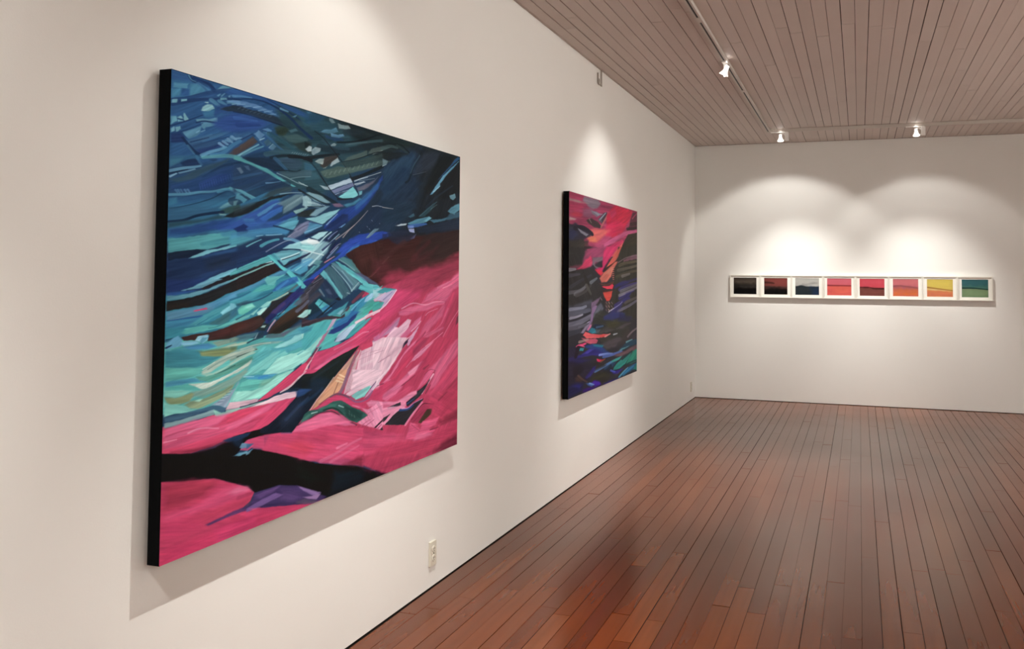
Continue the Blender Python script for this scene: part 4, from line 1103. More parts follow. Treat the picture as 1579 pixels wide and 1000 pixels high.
('f', '9fc4cc', [582,445,603,448,610,456,682,459,655,485,619,494,583,483], 2, 0.8, 0.35),
('f', '58b8bd', [582,445,599,445,610,453,593,459,582,458], 1.6, 0.95, 0.35),
('f', '2f8e94', [596,466,629,453,678,459,648,469,611,471], 2, 0.9, 0.35),
('f', 'b9a6c4', [590,488,618,474,662,462,684,461,663,483,637,508,615,514,622,492], 2.5, 0.9, 0.35),
('l', 'e0bccf', [593,488,633,469], 3, 2.4, 0.85, 0.3, 1),
('l', '8f86ac', [626,489,663,467], 2.4, 1.6, 0.7, 0.3, 1),
('f', '3fa39a', [583,498,615,494,630,497,615,514,583,523], 2, 0.92, 0.35),
('l', 'eebccb', [584,531,619,515,648,495,682,462], 2.6, 1.6, 0.9, 0.3, 1),
('f', 'c96a92', [585,593,606,590,650,568,691,544,699,545,688,565,665,585,628,597,600,615], 4, 0.8, 0.35),
('f', 'b08aa8', [621,596,672,564,699,545,692,566,680,578,643,593], 3, 0.7, 0.35),
('f', 'c83a60', [692,571,703,550,735,550,707,569], 2.5, 0.9, 0.35),
('f', 'e0b6c6', [600,620,636,603,676,572,692,576,735,552,752,556,736,582,712,599,681,615,643,629,600,625], 2, 0.92, 0.35),
('l', 'b9899f', [629,625,646,596], 1, 0.7, 0.6, 0.3, 1),
('l', 'b9899f', [637,626,655,598], 1, 0.7, 0.6, 0.3, 1),
('l', 'b9899f', [645,627,663,601], 1, 0.7, 0.6, 0.3, 1),
('l', 'b9899f', [653,628,672,603], 1, 0.7, 0.6, 0.3, 1),
('l', 'b9899f', [661,629,680,605], 1, 0.7, 0.6, 0.3, 1),
('l', 'b9899f', [670,629,689,608], 1, 0.7, 0.6, 0.3, 1),
('f', 'd86e94', [666,632,712,596,736,582,768,560,802,545,794,567,753,594,720,610,697,635], 3, 0.85, 0.35),
('l', 'e9b0c6', [752,591,777,577,798,562], 2, 1.4, 0.8, 0.3, 1),
('f', 'c9a3bf', [733,628,753,602,786,577,796,564,778,593,753,621,737,639], 2, 0.85, 0.35),
('f', '2c1f33', [711,634,717,622,739,613,733,625,717,637], 1.4, 0.95, 0.35),
('l', 'e8a6bc', [689,634,736,612,761,600], 2.4, 1.4, 0.8, 0.3, 1),
('l', 'a4304f', [737,639,770,631,821,597], 6, 3, 0.6, 0.3, 2),
('l', '82304c', [753,638,795,620,821,600], 4, 2, 0.7, 0.3, 1.5),
('l', 'd06a8c', [770,642,830,614,894,597,913,592], 6, 4, 0.6, 0.3, 2),
('l', 'e59ab0', [822,645,876,624,913,607], 1.6, 1.2, 0.7, 0.3, 1),
('f', '1a2f63', [2,431,69,428,89,428,62,441,33,452,2,459], 5, 0.8, 0.35),
('f', '234f92', [2,456,33,453,62,447,72,449,56,455,17,462,2,464], 3, 0.8, 0.35),
('f', '6aa6b8', [31,452,56,444,82,433,100,428,121,428,100,436,76,446,49,452], 1.5, 0.92, 0.35),
('l', '1a2a4a', [43,452,62,450,76,452], 2, 2, 0.6, 0.3, 1),
('f', '1f1c22', [72,449,90,441,111,433,136,428,147,428,121,436,93,446,81,451], 1.3, 0.95, 0.35),
('f', '5f97a6', [2,462,23,462,46,459,73,452,90,449,111,439,132,433,155,428,129,438,107,448,83,457,53,465,24,470,3,471], 1.4, 0.92, 0.35),
('f', '1c1b1d', [2,473,24,471,53,466,83,458,111,448,136,438,155,431,155,454,129,462,104,475,77,484,47,487,18,491,2,493], 1.4, 0.97, 0.35),
('f', '2a221c', [3,479,33,476,53,476,43,484,18,488,4,490], 6, 0.6, 0.35),
('f', '5487a4', [2,495,34,492,63,487,90,481,108,478,101,495,77,504,47,507,18,512,3,513], 1.8, 0.93, 0.35),
('f', '4f8fb4', [90,483,119,470,155,456,156,468,126,482,101,493], 3, 0.85, 0.35),
('f', 'c43a62', [57,495,73,491,85,489,88,493,74,495,60,496], 1.3, 0.95, 0.35),
('l', '1d4a86', [3,513,28,511,50,509,77,507], 1.2, 2.4, 0.85, 0.3, 1),
('f', '3a82a6', [3,515,34,513,64,511,77,509,67,521,48,526,19,527,3,526], 3, 0.85, 0.35),
('f', '4a9ca6', [47,525,77,507,105,495,130,486,156,471,156,482,145,493,112,506,91,518,67,526], 3, 0.88, 0.35),
('l', '1e6a86', [67,524,88,514,102,507], 1.4, 1, 0.7, 0.3, 1),
('l', '2f7f8e', [91,511,123,499], 3, 2, 0.6, 0.3, 1),
('f', '7cc0cc', [118,502,123,496,141,486,149,483,155,490,138,500,123,507], 1.3, 0.95, 0.35),
('f', '3c6a70', [91,525,112,514,138,500,156,492,157,508,131,524,113,528], 2, 0.88, 0.35),
('f', '1e3b4e', [150,482,156,478,156,487], 1.5, 0.8, 0.35),
('f', '58b0a8', [41,531,78,527,113,529,138,524,157,511,157,525,127,534,95,538,64,541,41,542,28,539], 1.8, 0.92, 0.35),
('l', '2b6b70', [92,534,109,532,124,527,138,521], 1.2, 1.6, 0.8, 0.3, 1),
('f', '2f7f90', [2,529,28,530,41,534,32,543,19,546,3,550], 4, 0.85, 0.35),
('f', '3b2322', [33,548,65,544,92,543,124,537,157,527,158,557,132,560,110,561,91,561,92,548,68,549,63,557,38,556], 1.4, 0.97, 0.35),
('f', '5a2a28', [99,548,128,542,157,532,158,546,121,552], 8, 0.5, 0.35),
('f', '26221f', [92,560,121,557,158,550,158,559,124,561], 4, 0.7, 0.35),
('l', '14304a', [3,551,16,549], 1.6, 1, 0.8, 0.3, 1),
('f', '5f9dbe', [3,558,16,549,27,544,37,556,32,567,16,568,3,570], 1.5, 0.93, 0.35),
('l', '0f2746', [3,567,13,563], 2.6, 1.4, 0.9, 0.3, 1),
('f', '7fb8d0', [32,560,45,557,65,559,72,564,58,566,39,567], 2, 0.9, 0.35),
('f', '93c6d6', [63,557,68,549,90,547,91,553,89,559,79,565,72,561], 1.3, 0.95, 0.35),
('f', '4a8ba4', [72,559,78,552,89,553,85,561,77,565], 1.8, 0.85, 0.35),
('f', '3a78a8', [37,569,65,567,92,565,114,575,89,579,52,575], 3, 0.85, 0.35),
('f', '3f8fa0', [3,572,32,570,55,576,79,580,72,592,3,584], 3, 0.85, 0.35),
('f', '6fb4c0', [3,573,13,572,12,576], 1.6, 0.6, 0.35),
('f', '7a8f80', [99,565,124,562,158,559,158,567,132,572,114,575], 2.5, 0.9, 0.35),
('f', 'a3b5a0', [118,579,139,574,158,569,158,578,136,581], 2, 0.88, 0.35),
('f', '6f7f5a', [67,580,93,580,132,580,158,581,159,590,133,596,114,597,79,593], 4, 0.88, 0.35),
('f', 'b9cabb', [125,598,144,593,159,591,159,602], 2, 0.85, 0.35),
('f', '4aa3b0', [140,477,163,471,194,458,222,458,202,470,182,477,159,483,140,488], 3, 0.85, 0.35),
('l', '1f5a7a', [140,475,167,467,190,457], 2.6, 1.6, 0.7, 0.3, 1),
('f', '3f9098', [152,483,190,477,223,473,248,459,283,459,252,477,223,489,199,499,179,494], 3, 0.85, 0.35),
('l', '1d3f5f', [171,485,206,478,231,469,248,460], 2.6, 1.8, 0.75, 0.3, 1),
('f', '2f4a5c', [154,483,179,478,198,479,175,489,158,490], 3, 0.7, 0.35),
('l', '9fb8a4', [240,484,265,474,292,462], 2.6, 2, 0.85, 0.3, 1),
('f', '78bccc', [140,482,150,483,155,490,146,497,141,496], 1.3, 0.92, 0.35),
('f', '2c5f78', [141,501,156,492,163,495,152,509,141,515], 3, 0.85, 0.35),
('f', '62bca8', [159,497,169,489,195,484,203,492,185,504,171,510,162,506], 1.3, 0.94, 0.35),
('f', '8accc4', [175,492,195,485,203,492,187,498], 2.5, 0.6, 0.35),
('f', '8fd0c8', [191,509,207,499,219,491,236,482,245,481,238,493,223,496,215,494,209,501,199,511], 1.4, 0.92, 0.35),
('f', 'a9d8d0', [208,506,219,498,236,493,234,499,220,511,212,513], 1.2, 0.95, 0.35),
('f', '4aa6ac', [141,520,164,508,179,509,172,515,153,523,141,531], 2, 0.9, 0.35),
('f', '6fbab2', [141,526,168,515,191,509,187,516,164,524,141,530], 1.8, 0.85, 0.35),
('l', '1d4a5c', [156,519,177,510], 2, 1.2, 0.85, 0.3, 1),
('f', '241f22', [240,493,248,481,270,476,292,465,296,460,310,460,292,482,266,500,241,519,228,528,215,514,224,507], 2, 0.93, 0.35),
('f', '2b2c66', [230,522,253,501,283,480,305,462,319,460,343,461,320,477,293,498,266,511,249,525,233,535], 2, 0.93, 0.35),
('f', '4a3a66', [247,508,262,496,283,484,288,490,266,504,253,513], 3, 0.75, 0.35),
('f', '16204a', [232,521,253,509,262,515,241,530], 3, 0.7, 0.35),
('f', '3a2522', [141,531,164,525,195,517,215,512,228,528,220,538,200,549,172,552,150,557,142,557], 1.5, 0.95, 0.35),
('f', '5c2c26', [142,534,168,527,203,522,216,527,184,535,157,544,142,543], 8, 0.55, 0.35),
('f', '1e2420', [206,544,228,531,241,536,229,549,212,548], 3, 0.75, 0.35),
('f', 'b4d0c8', [218,541,224,537,233,537,229,542], 1.2, 0.95, 0.35),
('f', '3a2a24', [237,558,250,540,271,521,293,507,320,495,353,476,354,526,326,530,298,547,272,560], 2, 0.95, 0.35),
('f', '4a3526', [262,533,293,517,320,499,325,511,298,528,271,542], 8, 0.55, 0.35),
('f', '1f2320', [241,558,276,538,321,524,326,534,294,551,263,561], 5, 0.6, 0.35),
('f', '56525c', [306,494,329,476,353,465,353,478,329,493], 3, 0.75, 0.35),
('l', '6a7088', [320,508,339,496,353,484], 5, 4, 0.7, 0.3, 1),
('l', 'c9c2c8', [275,510,282,506], 2, 1.4, 0.85, 0.3, 1),
('l', '121a2a', [264,517,284,503,301,486], 1.6, 1.2, 0.8, 0.3, 1),
('f', 'aadcd4', [321,522,330,517,346,506,354,505,354,520,340,526], 1.2, 0.95, 0.35),
('l', 'c9a0b0', [237,552,245,540,257,527], 1.2, 2.4, 0.85, 0.3, 1),
('f', '233a4a', [212,554,227,553,225,564,206,566,198,569], 1.6, 0.88, 0.35),
('l', 'a9c0c4', [204,566,211,554], 1.4, 1, 0.8, 0.3, 1),
('l', '1f3344', [185,574,200,569,225,564], 2.4, 2, 0.8, 0.3, 1),
('f', '4f7d86', [142,560,165,555,200,553,214,552,200,563,177,570,142,569], 2.5, 0.88, 0.35),
('f', '7f967f', [142,560,153,558,161,562,150,569,142,570], 4, 0.7, 0.35),
('f', 'a6b6a0', [143,576,169,571,185,571,181,576,154,578,143,577], 2, 0.85, 0.35),
('f', '4a5562', [237,559,272,560,298,551,326,538,354,534,355,547,331,548,308,556,281,569,255,570,229,566], 3, 0.75, 0.35),
('f', '6a5a74', [272,560,294,553,299,557,281,567], 3, 0.5, 0.35),
('f', '4f9aa8', [229,571,255,570,285,571,308,558,331,550,341,564,322,572,286,580,255,579], 2.5, 0.88, 0.35),
('f', '3f8fa6', [321,551,355,547,355,563,336,566], 3, 0.85, 0.35),
('f', '92d2d2', [257,592,272,585,299,578,317,568,343,565,341,574,322,584,290,592,264,594], 1.3, 0.95, 0.35),
('f', '7fa6a0', [162,586,189,580,221,576,255,577,285,578,264,582,229,582,201,587,169,592,143,593,143,588], 1.8, 0.88, 0.35),
('l', 'c4cfba', [169,587,209,580,246,579], 1.6, 1.2, 0.7, 0.3, 1),
('f', '5f6f52', [143,579,161,579,154,585,143,591], 3, 0.7, 0.35),
('f', '8fa594', [143,595,169,591,207,587,213,592,181,601,155,608,143,612], 2.5, 0.88, 0.35),
('l', '263f3f', [160,603,185,596,209,591], 1.6, 1.4, 0.85, 0.3, 1),
('f', 'b4c6b4', [143,615,166,604,193,598,207,597,201,601,178,605,155,615,144,620], 2, 0.85, 0.35),
('f', '4a9fae', [246,588,255,594,286,594,322,586,355,571,356,599,327,600,295,608,264,606,247,599], 2.5, 0.88, 0.35),
('f', '5cb4b8', [213,595,225,586,246,588,251,599,234,616,214,620,207,611], 3, 0.85, 0.35),
('f', '7ccac4', [202,637,226,618,255,605,286,601,295,610,264,619,247,632,235,641], 2.5, 0.88, 0.35),
('f', '9fdccf', [248,636,264,619,300,612,327,611,356,603,357,630,333,639,310,651,252,644], 2, 0.92, 0.35),
('l', '4f9aa8', [328,615,342,609,356,601], 2, 1, 0.7, 0.3, 1),
('f', '5a8f7c', [144,622,166,618,197,610,208,613,194,622,163,628,144,629], 3, 0.85, 0.35),
('f', '9bb7aa', [159,631,182,622,210,616,202,624,178,630], 2, 0.7, 0.35),
('f', 'cf4068', [321,653,340,642,357,634,357,658], 1.4, 0.95, 0.35),
('f', '4aa9ac', [335,567,364,556,393,540,435,535,430,547,410,574,380,599,337,630], 3, 0.88, 0.35),
('f', '38849c', [335,554,364,548,378,541,364,560,335,566], 3, 0.7, 0.35),
('f', '96d3c8', [336,614,365,598,389,580,407,571,395,592,382,603,360,621,337,636], 1.8, 0.93, 0.35),
('f', 'a6dcd2', [335,566,342,565,340,576,335,579], 1.3, 0.95, 0.35),
('f', '8fd0c6', [337,636,363,625,351,637,337,643], 2, 0.9, 0.35),
('f', '2a6aa0', [446,541,467,532,501,517,536,519,501,541,468,558,441,564,435,555], 3, 0.9, 0.35),
('f', '48a8ac', [451,540,478,529,489,517,478,516,462,528], 2, 0.7, 0.35),
('f', '1d2f6c', [420,573,430,563,457,555,484,546,507,530,524,523,518,535,490,555,463,568,441,574], 2.2, 0.93, 0.35),
('f', '4a9fb0', [467,522,501,517,490,529,467,534], 2, 0.6, 0.35),
('f', '3a2c34', [334,525,363,534,398,528,435,526,462,530,478,520,478,529,467,534,446,535,409,535,378,541,359,546,335,549], 1.6, 0.95, 0.35),
('l', '5a4650', [339,539,383,531], 3, 2, 0.5, 0.3, 1),
('f', '4fb0ac', [395,609,420,579,452,571,442,595,469,599,447,606,421,611,389,614], 2, 0.92, 0.35),
('f', 'b4c6da', [442,596,455,577,479,563,507,554,525,551,502,571,480,590,458,597], 2, 0.92, 0.35),
('l', '8fa0c0', [458,594,479,577,502,564], 1.6, 1, 0.6, 0.3, 1),
('f', '40a5a6', [480,592,502,571,525,559,566,540,579,539,554,557,525,575,497,589], 2.4, 0.93, 0.35),
('l', 'eec2cf', [519,549,548,539,578,530,610,522], 4.5, 2.6, 0.92, 0.3, 1),
('f', '2c7f90', [491,591,525,572,531,571,502,588], 2.5, 0.6, 0.35),
('f', 'c9a0bb', [414,564,435,535,448,534,438,549,422,564], 1.5, 0.93, 0.35),
('f', 'b06a88', [381,603,404,575,417,566,421,565,407,586,390,604], 1.5, 0.93, 0.35),
('f', '6a3048', [354,642,375,612,382,603,389,606,375,626,361,641], 1.6, 0.9, 0.35),
('l', 'e9c4c9', [337,669,349,663,358,646,373,626,389,608], 2, 1.2, 0.85, 0.3, 1),
('f', 'cf4068', [337,643,358,640,352,659,337,665], 2, 0.93, 0.35),
('f', 'd2416b', [356,660,375,622,387,615,421,611,463,603,497,591,531,573,567,554,610,527,611,590,568,600,535,610,532,614,492,625,437,642,394,661,369,667,349,666], 1.6, 0.93, 0.35),
('f', 'dd6a92', [366,665,396,649,442,630,480,617,520,611,480,626,432,641,394,660], 4, 0.7, 0.35),
('l', 'ee9fb8', [442,616,480,605,514,593,543,580,567,578], 2.4, 1.6, 0.6, 0.3, 2),
('l', 'c03458', [395,625,442,616,480,607,520,596], 5, 4, 0.4, 0.3, 3),
('f', 'd94468', [538,615,568,609,583,608,586,615,556,630,541,626], 2, 0.9, 0.35),
('f', 'b08aa8', [582,606,592,604,599,619,590,620], 1.6, 0.85, 0.35),
('f', 'c46a94', [586,599,611,586,612,611,596,614], 3, 0.7, 0.35),
('f', '1c2423', [532,614,520,626,492,644,459,674,433,699,413,716,338,704,338,674,352,667,371,668,396,661,437,642,492,625], 1.6, 0.95, 0.35),
('f', '1c3048', [352,686,397,681,423,693,407,715,353,706], 10, 0.6, 0.35),
('l', '2a3a44', [367,685,412,667,459,649], 5, 3, 0.4, 0.3, 2),
('f', 'c49a86', [415,716,444,690,481,660,509,638,532,623,526,635,498,666,482,689,472,725], 1.4, 0.96, 0.35),
('f', 'd79a78', [420,715,454,687,482,689,477,705,466,724], 3, 0.7, 0.35),
('f', 'ecc09a', [465,687,471,684,482,692,478,695], 1.3, 0.85, 0.35),
('f', 'ecc09a', [459,694,465,693,478,701,475,704], 1.3, 0.85, 0.35),
('f', 'eabd98', [452,701,460,699,474,706,471,709], 1.3, 0.85, 0.35),
('l', '8a5648', [450,722,457,704], 1.6, 1.2, 0.8, 0.3, 1),
('l', '8a5f6c', [523,631,509,655,493,682,482,706,472,725], 4, 5.5, 0.93, 0.3, 1),
('f', 'd9b4b4', [538,626,541,630,527,661,516,694,511,732,483,727,499,687,521,647], 1.6, 0.93, 0.35),
('l', 'b98f9c', [521,652,510,659], 1.8, 1.4, 0.6, 0.3, 1),
('l', 'b98f9c', [516,664,506,672], 1.8, 1.4, 0.6, 0.3, 1),
('l', 'b98f9c', [511,677,503,685], 1.8, 1.4, 0.6, 0.3, 1),
('l', 'b98f9c', [506,690,500,697], 1.8, 1.4, 0.6, 0.3, 1),
('l', 'b98f9c', [501,702,497,710], 1.8, 1.4, 0.6, 0.3, 1),
('l', 'b98f9c', [496,715,494,723], 1.8, 1.4, 0.6, 0.3, 1),
('f', 'e6bcc8', [541,630,587,620,612,611,615,749,511,732,519,690,530,657], 1.6, 0.95, 0.35),
('l', 'c08a9c', [533,653,562,648,593,643], 1.4, 1, 0.6, 0.3, 1),
('l', 'c08a9c', [538,641,581,630], 1.4, 1, 0.6, 0.3, 1),
('l', 'c08a9c', [575,638,612,631], 1.4, 1, 0.6, 0.3, 1),
('l', 'edd0d6', [522,708,570,693,613,676], 5, 4, 0.4, 0.3, 3),
('l', 'edd0d6', [545,672,581,663,613,658], 5, 4, 0.4, 0.3, 3),
('l', 'edd0d6', [528,726,570,715,614,699], 5, 4, 0.4, 0.3, 3),
('l', '7a4a68', [577,742,598,728,614,717], 1.4, 2.6, 0.8, 0.3, 1),
('f', '7fc4c0', [558,739,574,733,583,735,577,742], 1.4, 0.9, 0.35),
('f', 'e9c2cc', [585,611,628,599,736,609,713,631,705,649,682,672,652,700,623,721,588,744], 3, 0.93, 0.35),
('f', 'dcaab8', [637,657,674,637,709,622,736,609,753,610,721,634,690,663], 4, 0.6, 0.35),
('l', 'a9788c', [586,636,614,634], 1.3, 1, 0.6, 0.3, 1),
('l', 'a9788c', [593,643,629,638], 1.3, 1, 0.6, 0.3, 1),
('l', 'a9788c', [608,671,637,662,659,654], 1.3, 1, 0.6, 0.3, 1),
('l', 'a9788c', [615,667,651,656], 1.3, 1, 0.6, 0.3, 1),
('l', 'f0d4da', [595,727,638,703,675,671,705,641], 3, 2, 0.7, 0.3, 1),
('f', '2a1f33', [711,641,717,626,739,612,735,625,721,633], 1.3, 0.95, 0.35),
('f', 'c7a0bc', [735,619,753,610,765,611,745,623], 2, 0.8, 0.35),
('f', 'dc7396', [627,732,660,711,698,674,729,646,770,623,787,613,762,638,730,673,698,696,668,725,642,734], 3, 0.85, 0.35),
('f', 'bd3558', [653,726,690,694,713,665,753,640,778,629,804,615,839,618,804,637,771,664,746,688,714,708,676,729], 3, 0.85, 0.35),
('f', '8c3350', [762,647,787,635,821,619,839,618,804,645,779,665,762,674], 5, 0.6, 0.35),
('l', 'e48aa0', [730,700,754,684,805,656], 1.6, 1, 0.6, 0.3, 1),
('f', 'e08aa8', [750,686,771,669,805,651,840,640,867,632,831,654,805,670,771,683], 2.5, 0.88, 0.35),
('l', 'b05a74', [805,656,840,643], 1.4, 1, 0.6, 0.3, 1),
('f', 'dc6f92', [661,758,707,734,755,708,805,690,823,689,789,718,755,733,715,751,676,761], 3, 0.85, 0.35),
('f', 'e89ab2', [739,717,780,701,797,700,772,722,747,729], 4, 0.6, 0.35),
('f', 'b03355', [708,766,756,746,806,721,823,709,877,704,914,683,943,650,962,628,894,622,849,653,823,678,797,697,772,727], 5, 0.8, 0.35),
('l', '82304a', [711,753,747,740,772,730], 2, 1.4, 0.8, 0.3, 1),
('l', '6e2b3c', [815,716,841,706], 4, 2, 0.6, 0.3, 2),
('f', 'c63b5e', [885,622,942,627,914,677,877,704,850,710,823,689,849,653], 6, 0.6, 0.35),
('f', 'd8688c', [841,720,877,702,914,683,963,652,1003,632,1004,687,954,717,906,752,879,782,843,788,869,735], 6, 0.7, 0.35),
('f', 'c94468', [1004,681,1006,772,946,793,871,827,834,798,879,777,916,747], 8, 0.8, 0.35),
('f', 'a93250', [908,810,1006,766,1007,821,947,840,889,847,871,832], 9, 0.65, 0.35),
('l', '7d2a3e', [898,826,956,794,1006,766], 4, 5, 0.5, 0.3, 4),
('f', 'd95f86', [781,778,824,734,841,724,869,726,851,744,824,762,790,776], 2.5, 0.88, 0.35),
('l', '7d2f48', [819,734,846,723,873,728], 1.3, 1, 0.7, 0.3, 1),
('l', 'a03c58', [873,730,860,751,842,771,825,796], 1.6, 1.4, 0.8, 0.3, 1),
('l', 'efb0c4', [864,740,842,759,820,781,807,793], 4, 3.4, 0.9, 0.3, 1),
('l', '3a1f2a', [825,796,851,772], 1.4, 1, 0.8, 0.3, 1),
('f', '23242a', [782,783,807,775,824,768,851,749,846,757,825,779,799,800,774,809,741,822,733,818,732,807,757,798,782,792], 1.4, 0.95, 0.35),
('f', '39454a', [790,782,816,775,807,788,774,804,765,800], 4, 0.6, 0.35),
('l', '2f4f86', [737,813,769,803], 3, 2, 0.7, 0.3, 1),
('f', 'e58aa8', [589,776,632,787,677,797,716,791,756,779,781,778,782,789,757,798,732,807,733,818,709,822,677,808,647,797,589,791], 3, 0.88, 0.35),
('f', 'df7698', [589,786,647,792,700,796,662,810,611,813,590,806], 4, 0.7, 0.35),
('f', 'c73c62', [588,746,609,740,646,730,684,736,654,752,617,766,589,771], 4, 0.8, 0.35),
('f', 'dd6f94', [617,771,661,753,699,749,715,756,684,778,647,787,610,778], 5, 0.8, 0.35),
('f', 'cd4a6e', [647,787,692,774,740,760,764,764,732,786,693,797], 5, 0.6, 0.35),
('l', '6d3a58', [588,746,602,738,631,735], 2, 1.6, 0.7, 0.3, 1),
('f', '2c2b33', [647,807,677,805,706,802,708,811,681,816,651,815], 1.3, 0.95, 0.35),
('l', '6b7488', [659,811,677,809], 2, 1.4, 0.7, 0.3, 1),
('f', 'e894b0', [590,806,647,807,709,814,733,823,701,828,648,859,590,846], 2.5, 0.85, 0.35),
('f', '22252a', [605,850,633,835,663,828,644,843,615,852], 1.3, 0.95, 0.35),
('f', 'ea9db6', [641,852,685,825,709,823,701,831,663,862], 2, 0.8, 0.35),
('f', '24272b', [637,857,678,834,705,824,741,830,770,817,817,810,799,825,758,855,730,876], 1.4, 0.96, 0.35),
('l', '2a4c86', [705,826,741,830,766,822], 5, 3, 0.8, 0.3, 1),
('l', 'b59ad0', [713,824,741,826,765,817,808,810], 1.6, 1.2, 0.85, 0.3, 1),
('l', 'e27a9c', [730,876,762,851,808,821], 4.5, 4, 0.92, 0.3, 1),
('l', '3a1a26', [758,866,808,829,843,832], 1.6, 1.4, 0.85, 0.3, 1),
('l', '7a2c42', [843,832,871,838], 2.4, 1.6, 0.8, 0.3, 1),
('f', '9c2f4e', [766,857,808,832,853,835,862,848,809,877,792,882,750,873], 4, 0.85, 0.35),
('f', '3a3424', [792,882,809,866,835,848,862,851,853,869,827,878,805,887], 2.4, 0.9, 0.35),
('f', 'd75a80', [801,892,814,882,845,884,900,884,890,894,836,899], 2.5, 0.85, 0.35),
('f', 'dd6a8c', [754,874,792,890,754,882], 2, 0.8, 0.35),
('f', '7d2a3e', [919,905,968,892,1003,887,1003,911,958,914,910,915], 6, 0.7, 0.35),
('f', 'c43a5e', [871,832,1007,815,1008,882,948,888,890,882], 10, 0.6, 0.35),
('f', '35808f', [2,574,69,580,80,592,118,598,95,608,66,615,34,612,2,606], 3, 0.9, 0.35),
('f', '5cb0a4', [2,607,51,613,81,619,74,628,59,633,34,633,3,634], 3, 0.92, 0.35),
('f', '7a8458', [74,584,99,583,138,585,158,588,130,596,107,596,76,591], 3, 0.9, 0.35),
('f', '3f86a4', [3,635,34,635,63,636,78,643,89,647,56,645,28,646,3,646], 2.5, 0.9, 0.35),
('f', '52aca2', [3,647,28,646,56,647,74,657,71,663,35,656,3,651], 2.5, 0.85, 0.35),
('f', '7cc4b4', [2,652,35,657,74,664,53,664,39,669,21,670,2,664], 2, 0.92, 0.35),
('f', 'b7c6b4', [78,625,96,613,118,602,138,595,167,591,198,584,205,592,167,600,142,606,119,618,100,628,81,630], 2, 0.92, 0.35),
('l', '6f8f86', [92,622,119,609,146,601,167,600], 1.6, 1.2, 0.6, 0.3, 1),
('l', 'd0dccc', [81,620,107,608], 1.6, 1, 0.7, 0.3, 1),
('f', '4f8f80', [66,634,92,636,119,631,139,623,167,613,201,604,197,615,167,626,139,636,115,643,96,649,74,643], 2.2, 0.92, 0.35),
('l', '2b5a54', [108,634,131,629,155,621], 1.6, 1.4, 0.8, 0.3, 1),
('f', '9fc0ae', [77,629,104,631,135,620,167,604,199,593,205,598,167,611,139,623,111,634,89,636], 2.4, 0.8, 0.35),
('f', 'bfcabc', [52,647,74,649,93,650,108,648,131,642,147,637,167,628,197,613,199,620,168,636,147,642,123,650,104,658,89,663,78,661,60,651], 1.8, 0.93, 0.35),
('l', 'dfe6dc', [89,658,96,652], 1.4, 1, 0.5, 0.3, 1),
('l', 'dfe6dc', [98,654,106,649], 1.4, 1, 0.5, 0.3, 1),
('l', 'dfe6dc', [108,651,116,647], 1.4, 1, 0.5, 0.3, 1),
('l', 'dfe6dc', [118,648,125,644], 1.4, 1, 0.5, 0.3, 1),
('l', 'dfe6dc', [127,644,135,641], 1.4, 1, 0.5, 0.3, 1),
('l', 'dfe6dc', [137,641,145,638], 1.4, 1, 0.5, 0.3, 1),
('l', 'dfe6dc', [147,638,155,634], 1.4, 1, 0.5, 0.3, 1),
('l', 'dfe6dc', [157,634,165,631], 1.4, 1, 0.5, 0.3, 1),
('f', '7f9c8e', [56,665,82,663,104,660,139,651,168,640,193,624,189,641,168,655,148,665,120,670,89,676,64,676,53,682], 3, 0.88, 0.35),
('f', '818a62', [2,666,22,671,39,669,56,665,64,669,53,682,36,685,15,683,6,677], 3, 0.92, 0.35),
('f', '8a9470', [41,688,53,683,82,683,109,677,140,667,156,662,144,679,120,690,98,697,72,701,53,697], 3, 0.9, 0.35),
('f', '6f9080', [67,677,97,671,120,664,136,667,108,673,82,680], 4, 0.6, 0.35),
('f', '9ad0bc', [59,684,75,682,82,683,75,687], 1.8, 0.9, 0.35),
('l', '55705e', [82,687,120,679,148,667], 2, 1.4, 0.4, 0.3, 1),
('f', '82cabc', [2,676,7,680,29,686,46,692,57,700,72,703,47,705,22,703,3,705], 2, 0.93, 0.35),
('f', '8f9ab0', [101,699,120,692,140,686,156,672,168,655,156,678,144,698,135,713,121,705], 2.4, 0.9, 0.35),
('l', 'b9c2cc', [113,700,127,699], 1.2, 0.9, 0.7, 0.3, 1),
('l', 'b9c2cc', [118,696,131,695], 1.2, 0.9, 0.7, 0.3, 1),
('l', 'b9c2cc', [123,692,135,691], 1.2, 0.9, 0.7, 0.3, 1),
('l', 'b9c2cc', [128,688,139,687], 1.2, 0.9, 0.7, 0.3, 1),
('l', 'b9c2cc', [133,684,144,683], 1.2, 0.9, 0.7, 0.3, 1),
('l', 'b9c2cc', [138,680,148,679], 1.2, 0.9, 0.7, 0.3, 1),
('l', 'b9c2cc', [143,676,152,675], 1.2, 0.9, 0.7, 0.3, 1),
('l', '4a5a70', [117,696,128,697], 1, 0.8, 0.7, 0.3, 1),
('l', '4a5a70', [123,691,134,691], 1, 0.8, 0.7, 0.3, 1),
('l', '4a5a70', [130,686,140,685], 1, 0.8, 0.7, 0.3, 1),
('l', '4a5a70', [136,680,146,680], 1, 0.8, 0.7, 0.3, 1),
('l', '4a5a70', [143,675,152,674], 1, 0.8, 0.7, 0.3, 1),
('f', '3d6078', [3,706,29,706,61,704,83,703,105,701,121,705,135,713,131,721,125,721,109,711,83,711,54,715,26,718,3,716], 1.5, 0.95, 0.35),
('f', '7f9fa2', [3,718,29,718,57,715,87,712,107,710,113,716,108,722,83,723,54,725,26,728,4,728], 1.5, 0.95, 0.35),
('f', '86bfae', [107,710,125,721,149,720,169,718,170,721,149,726,129,728,114,726,109,722], 1.4, 0.93, 0.35),
('f', '58b4a6', [148,691,160,669,168,661,169,680,160,680], 2, 0.9, 0.35),
('f', '8fd6c4', [145,700,156,679,169,680,169,704], 2, 0.9, 0.35),
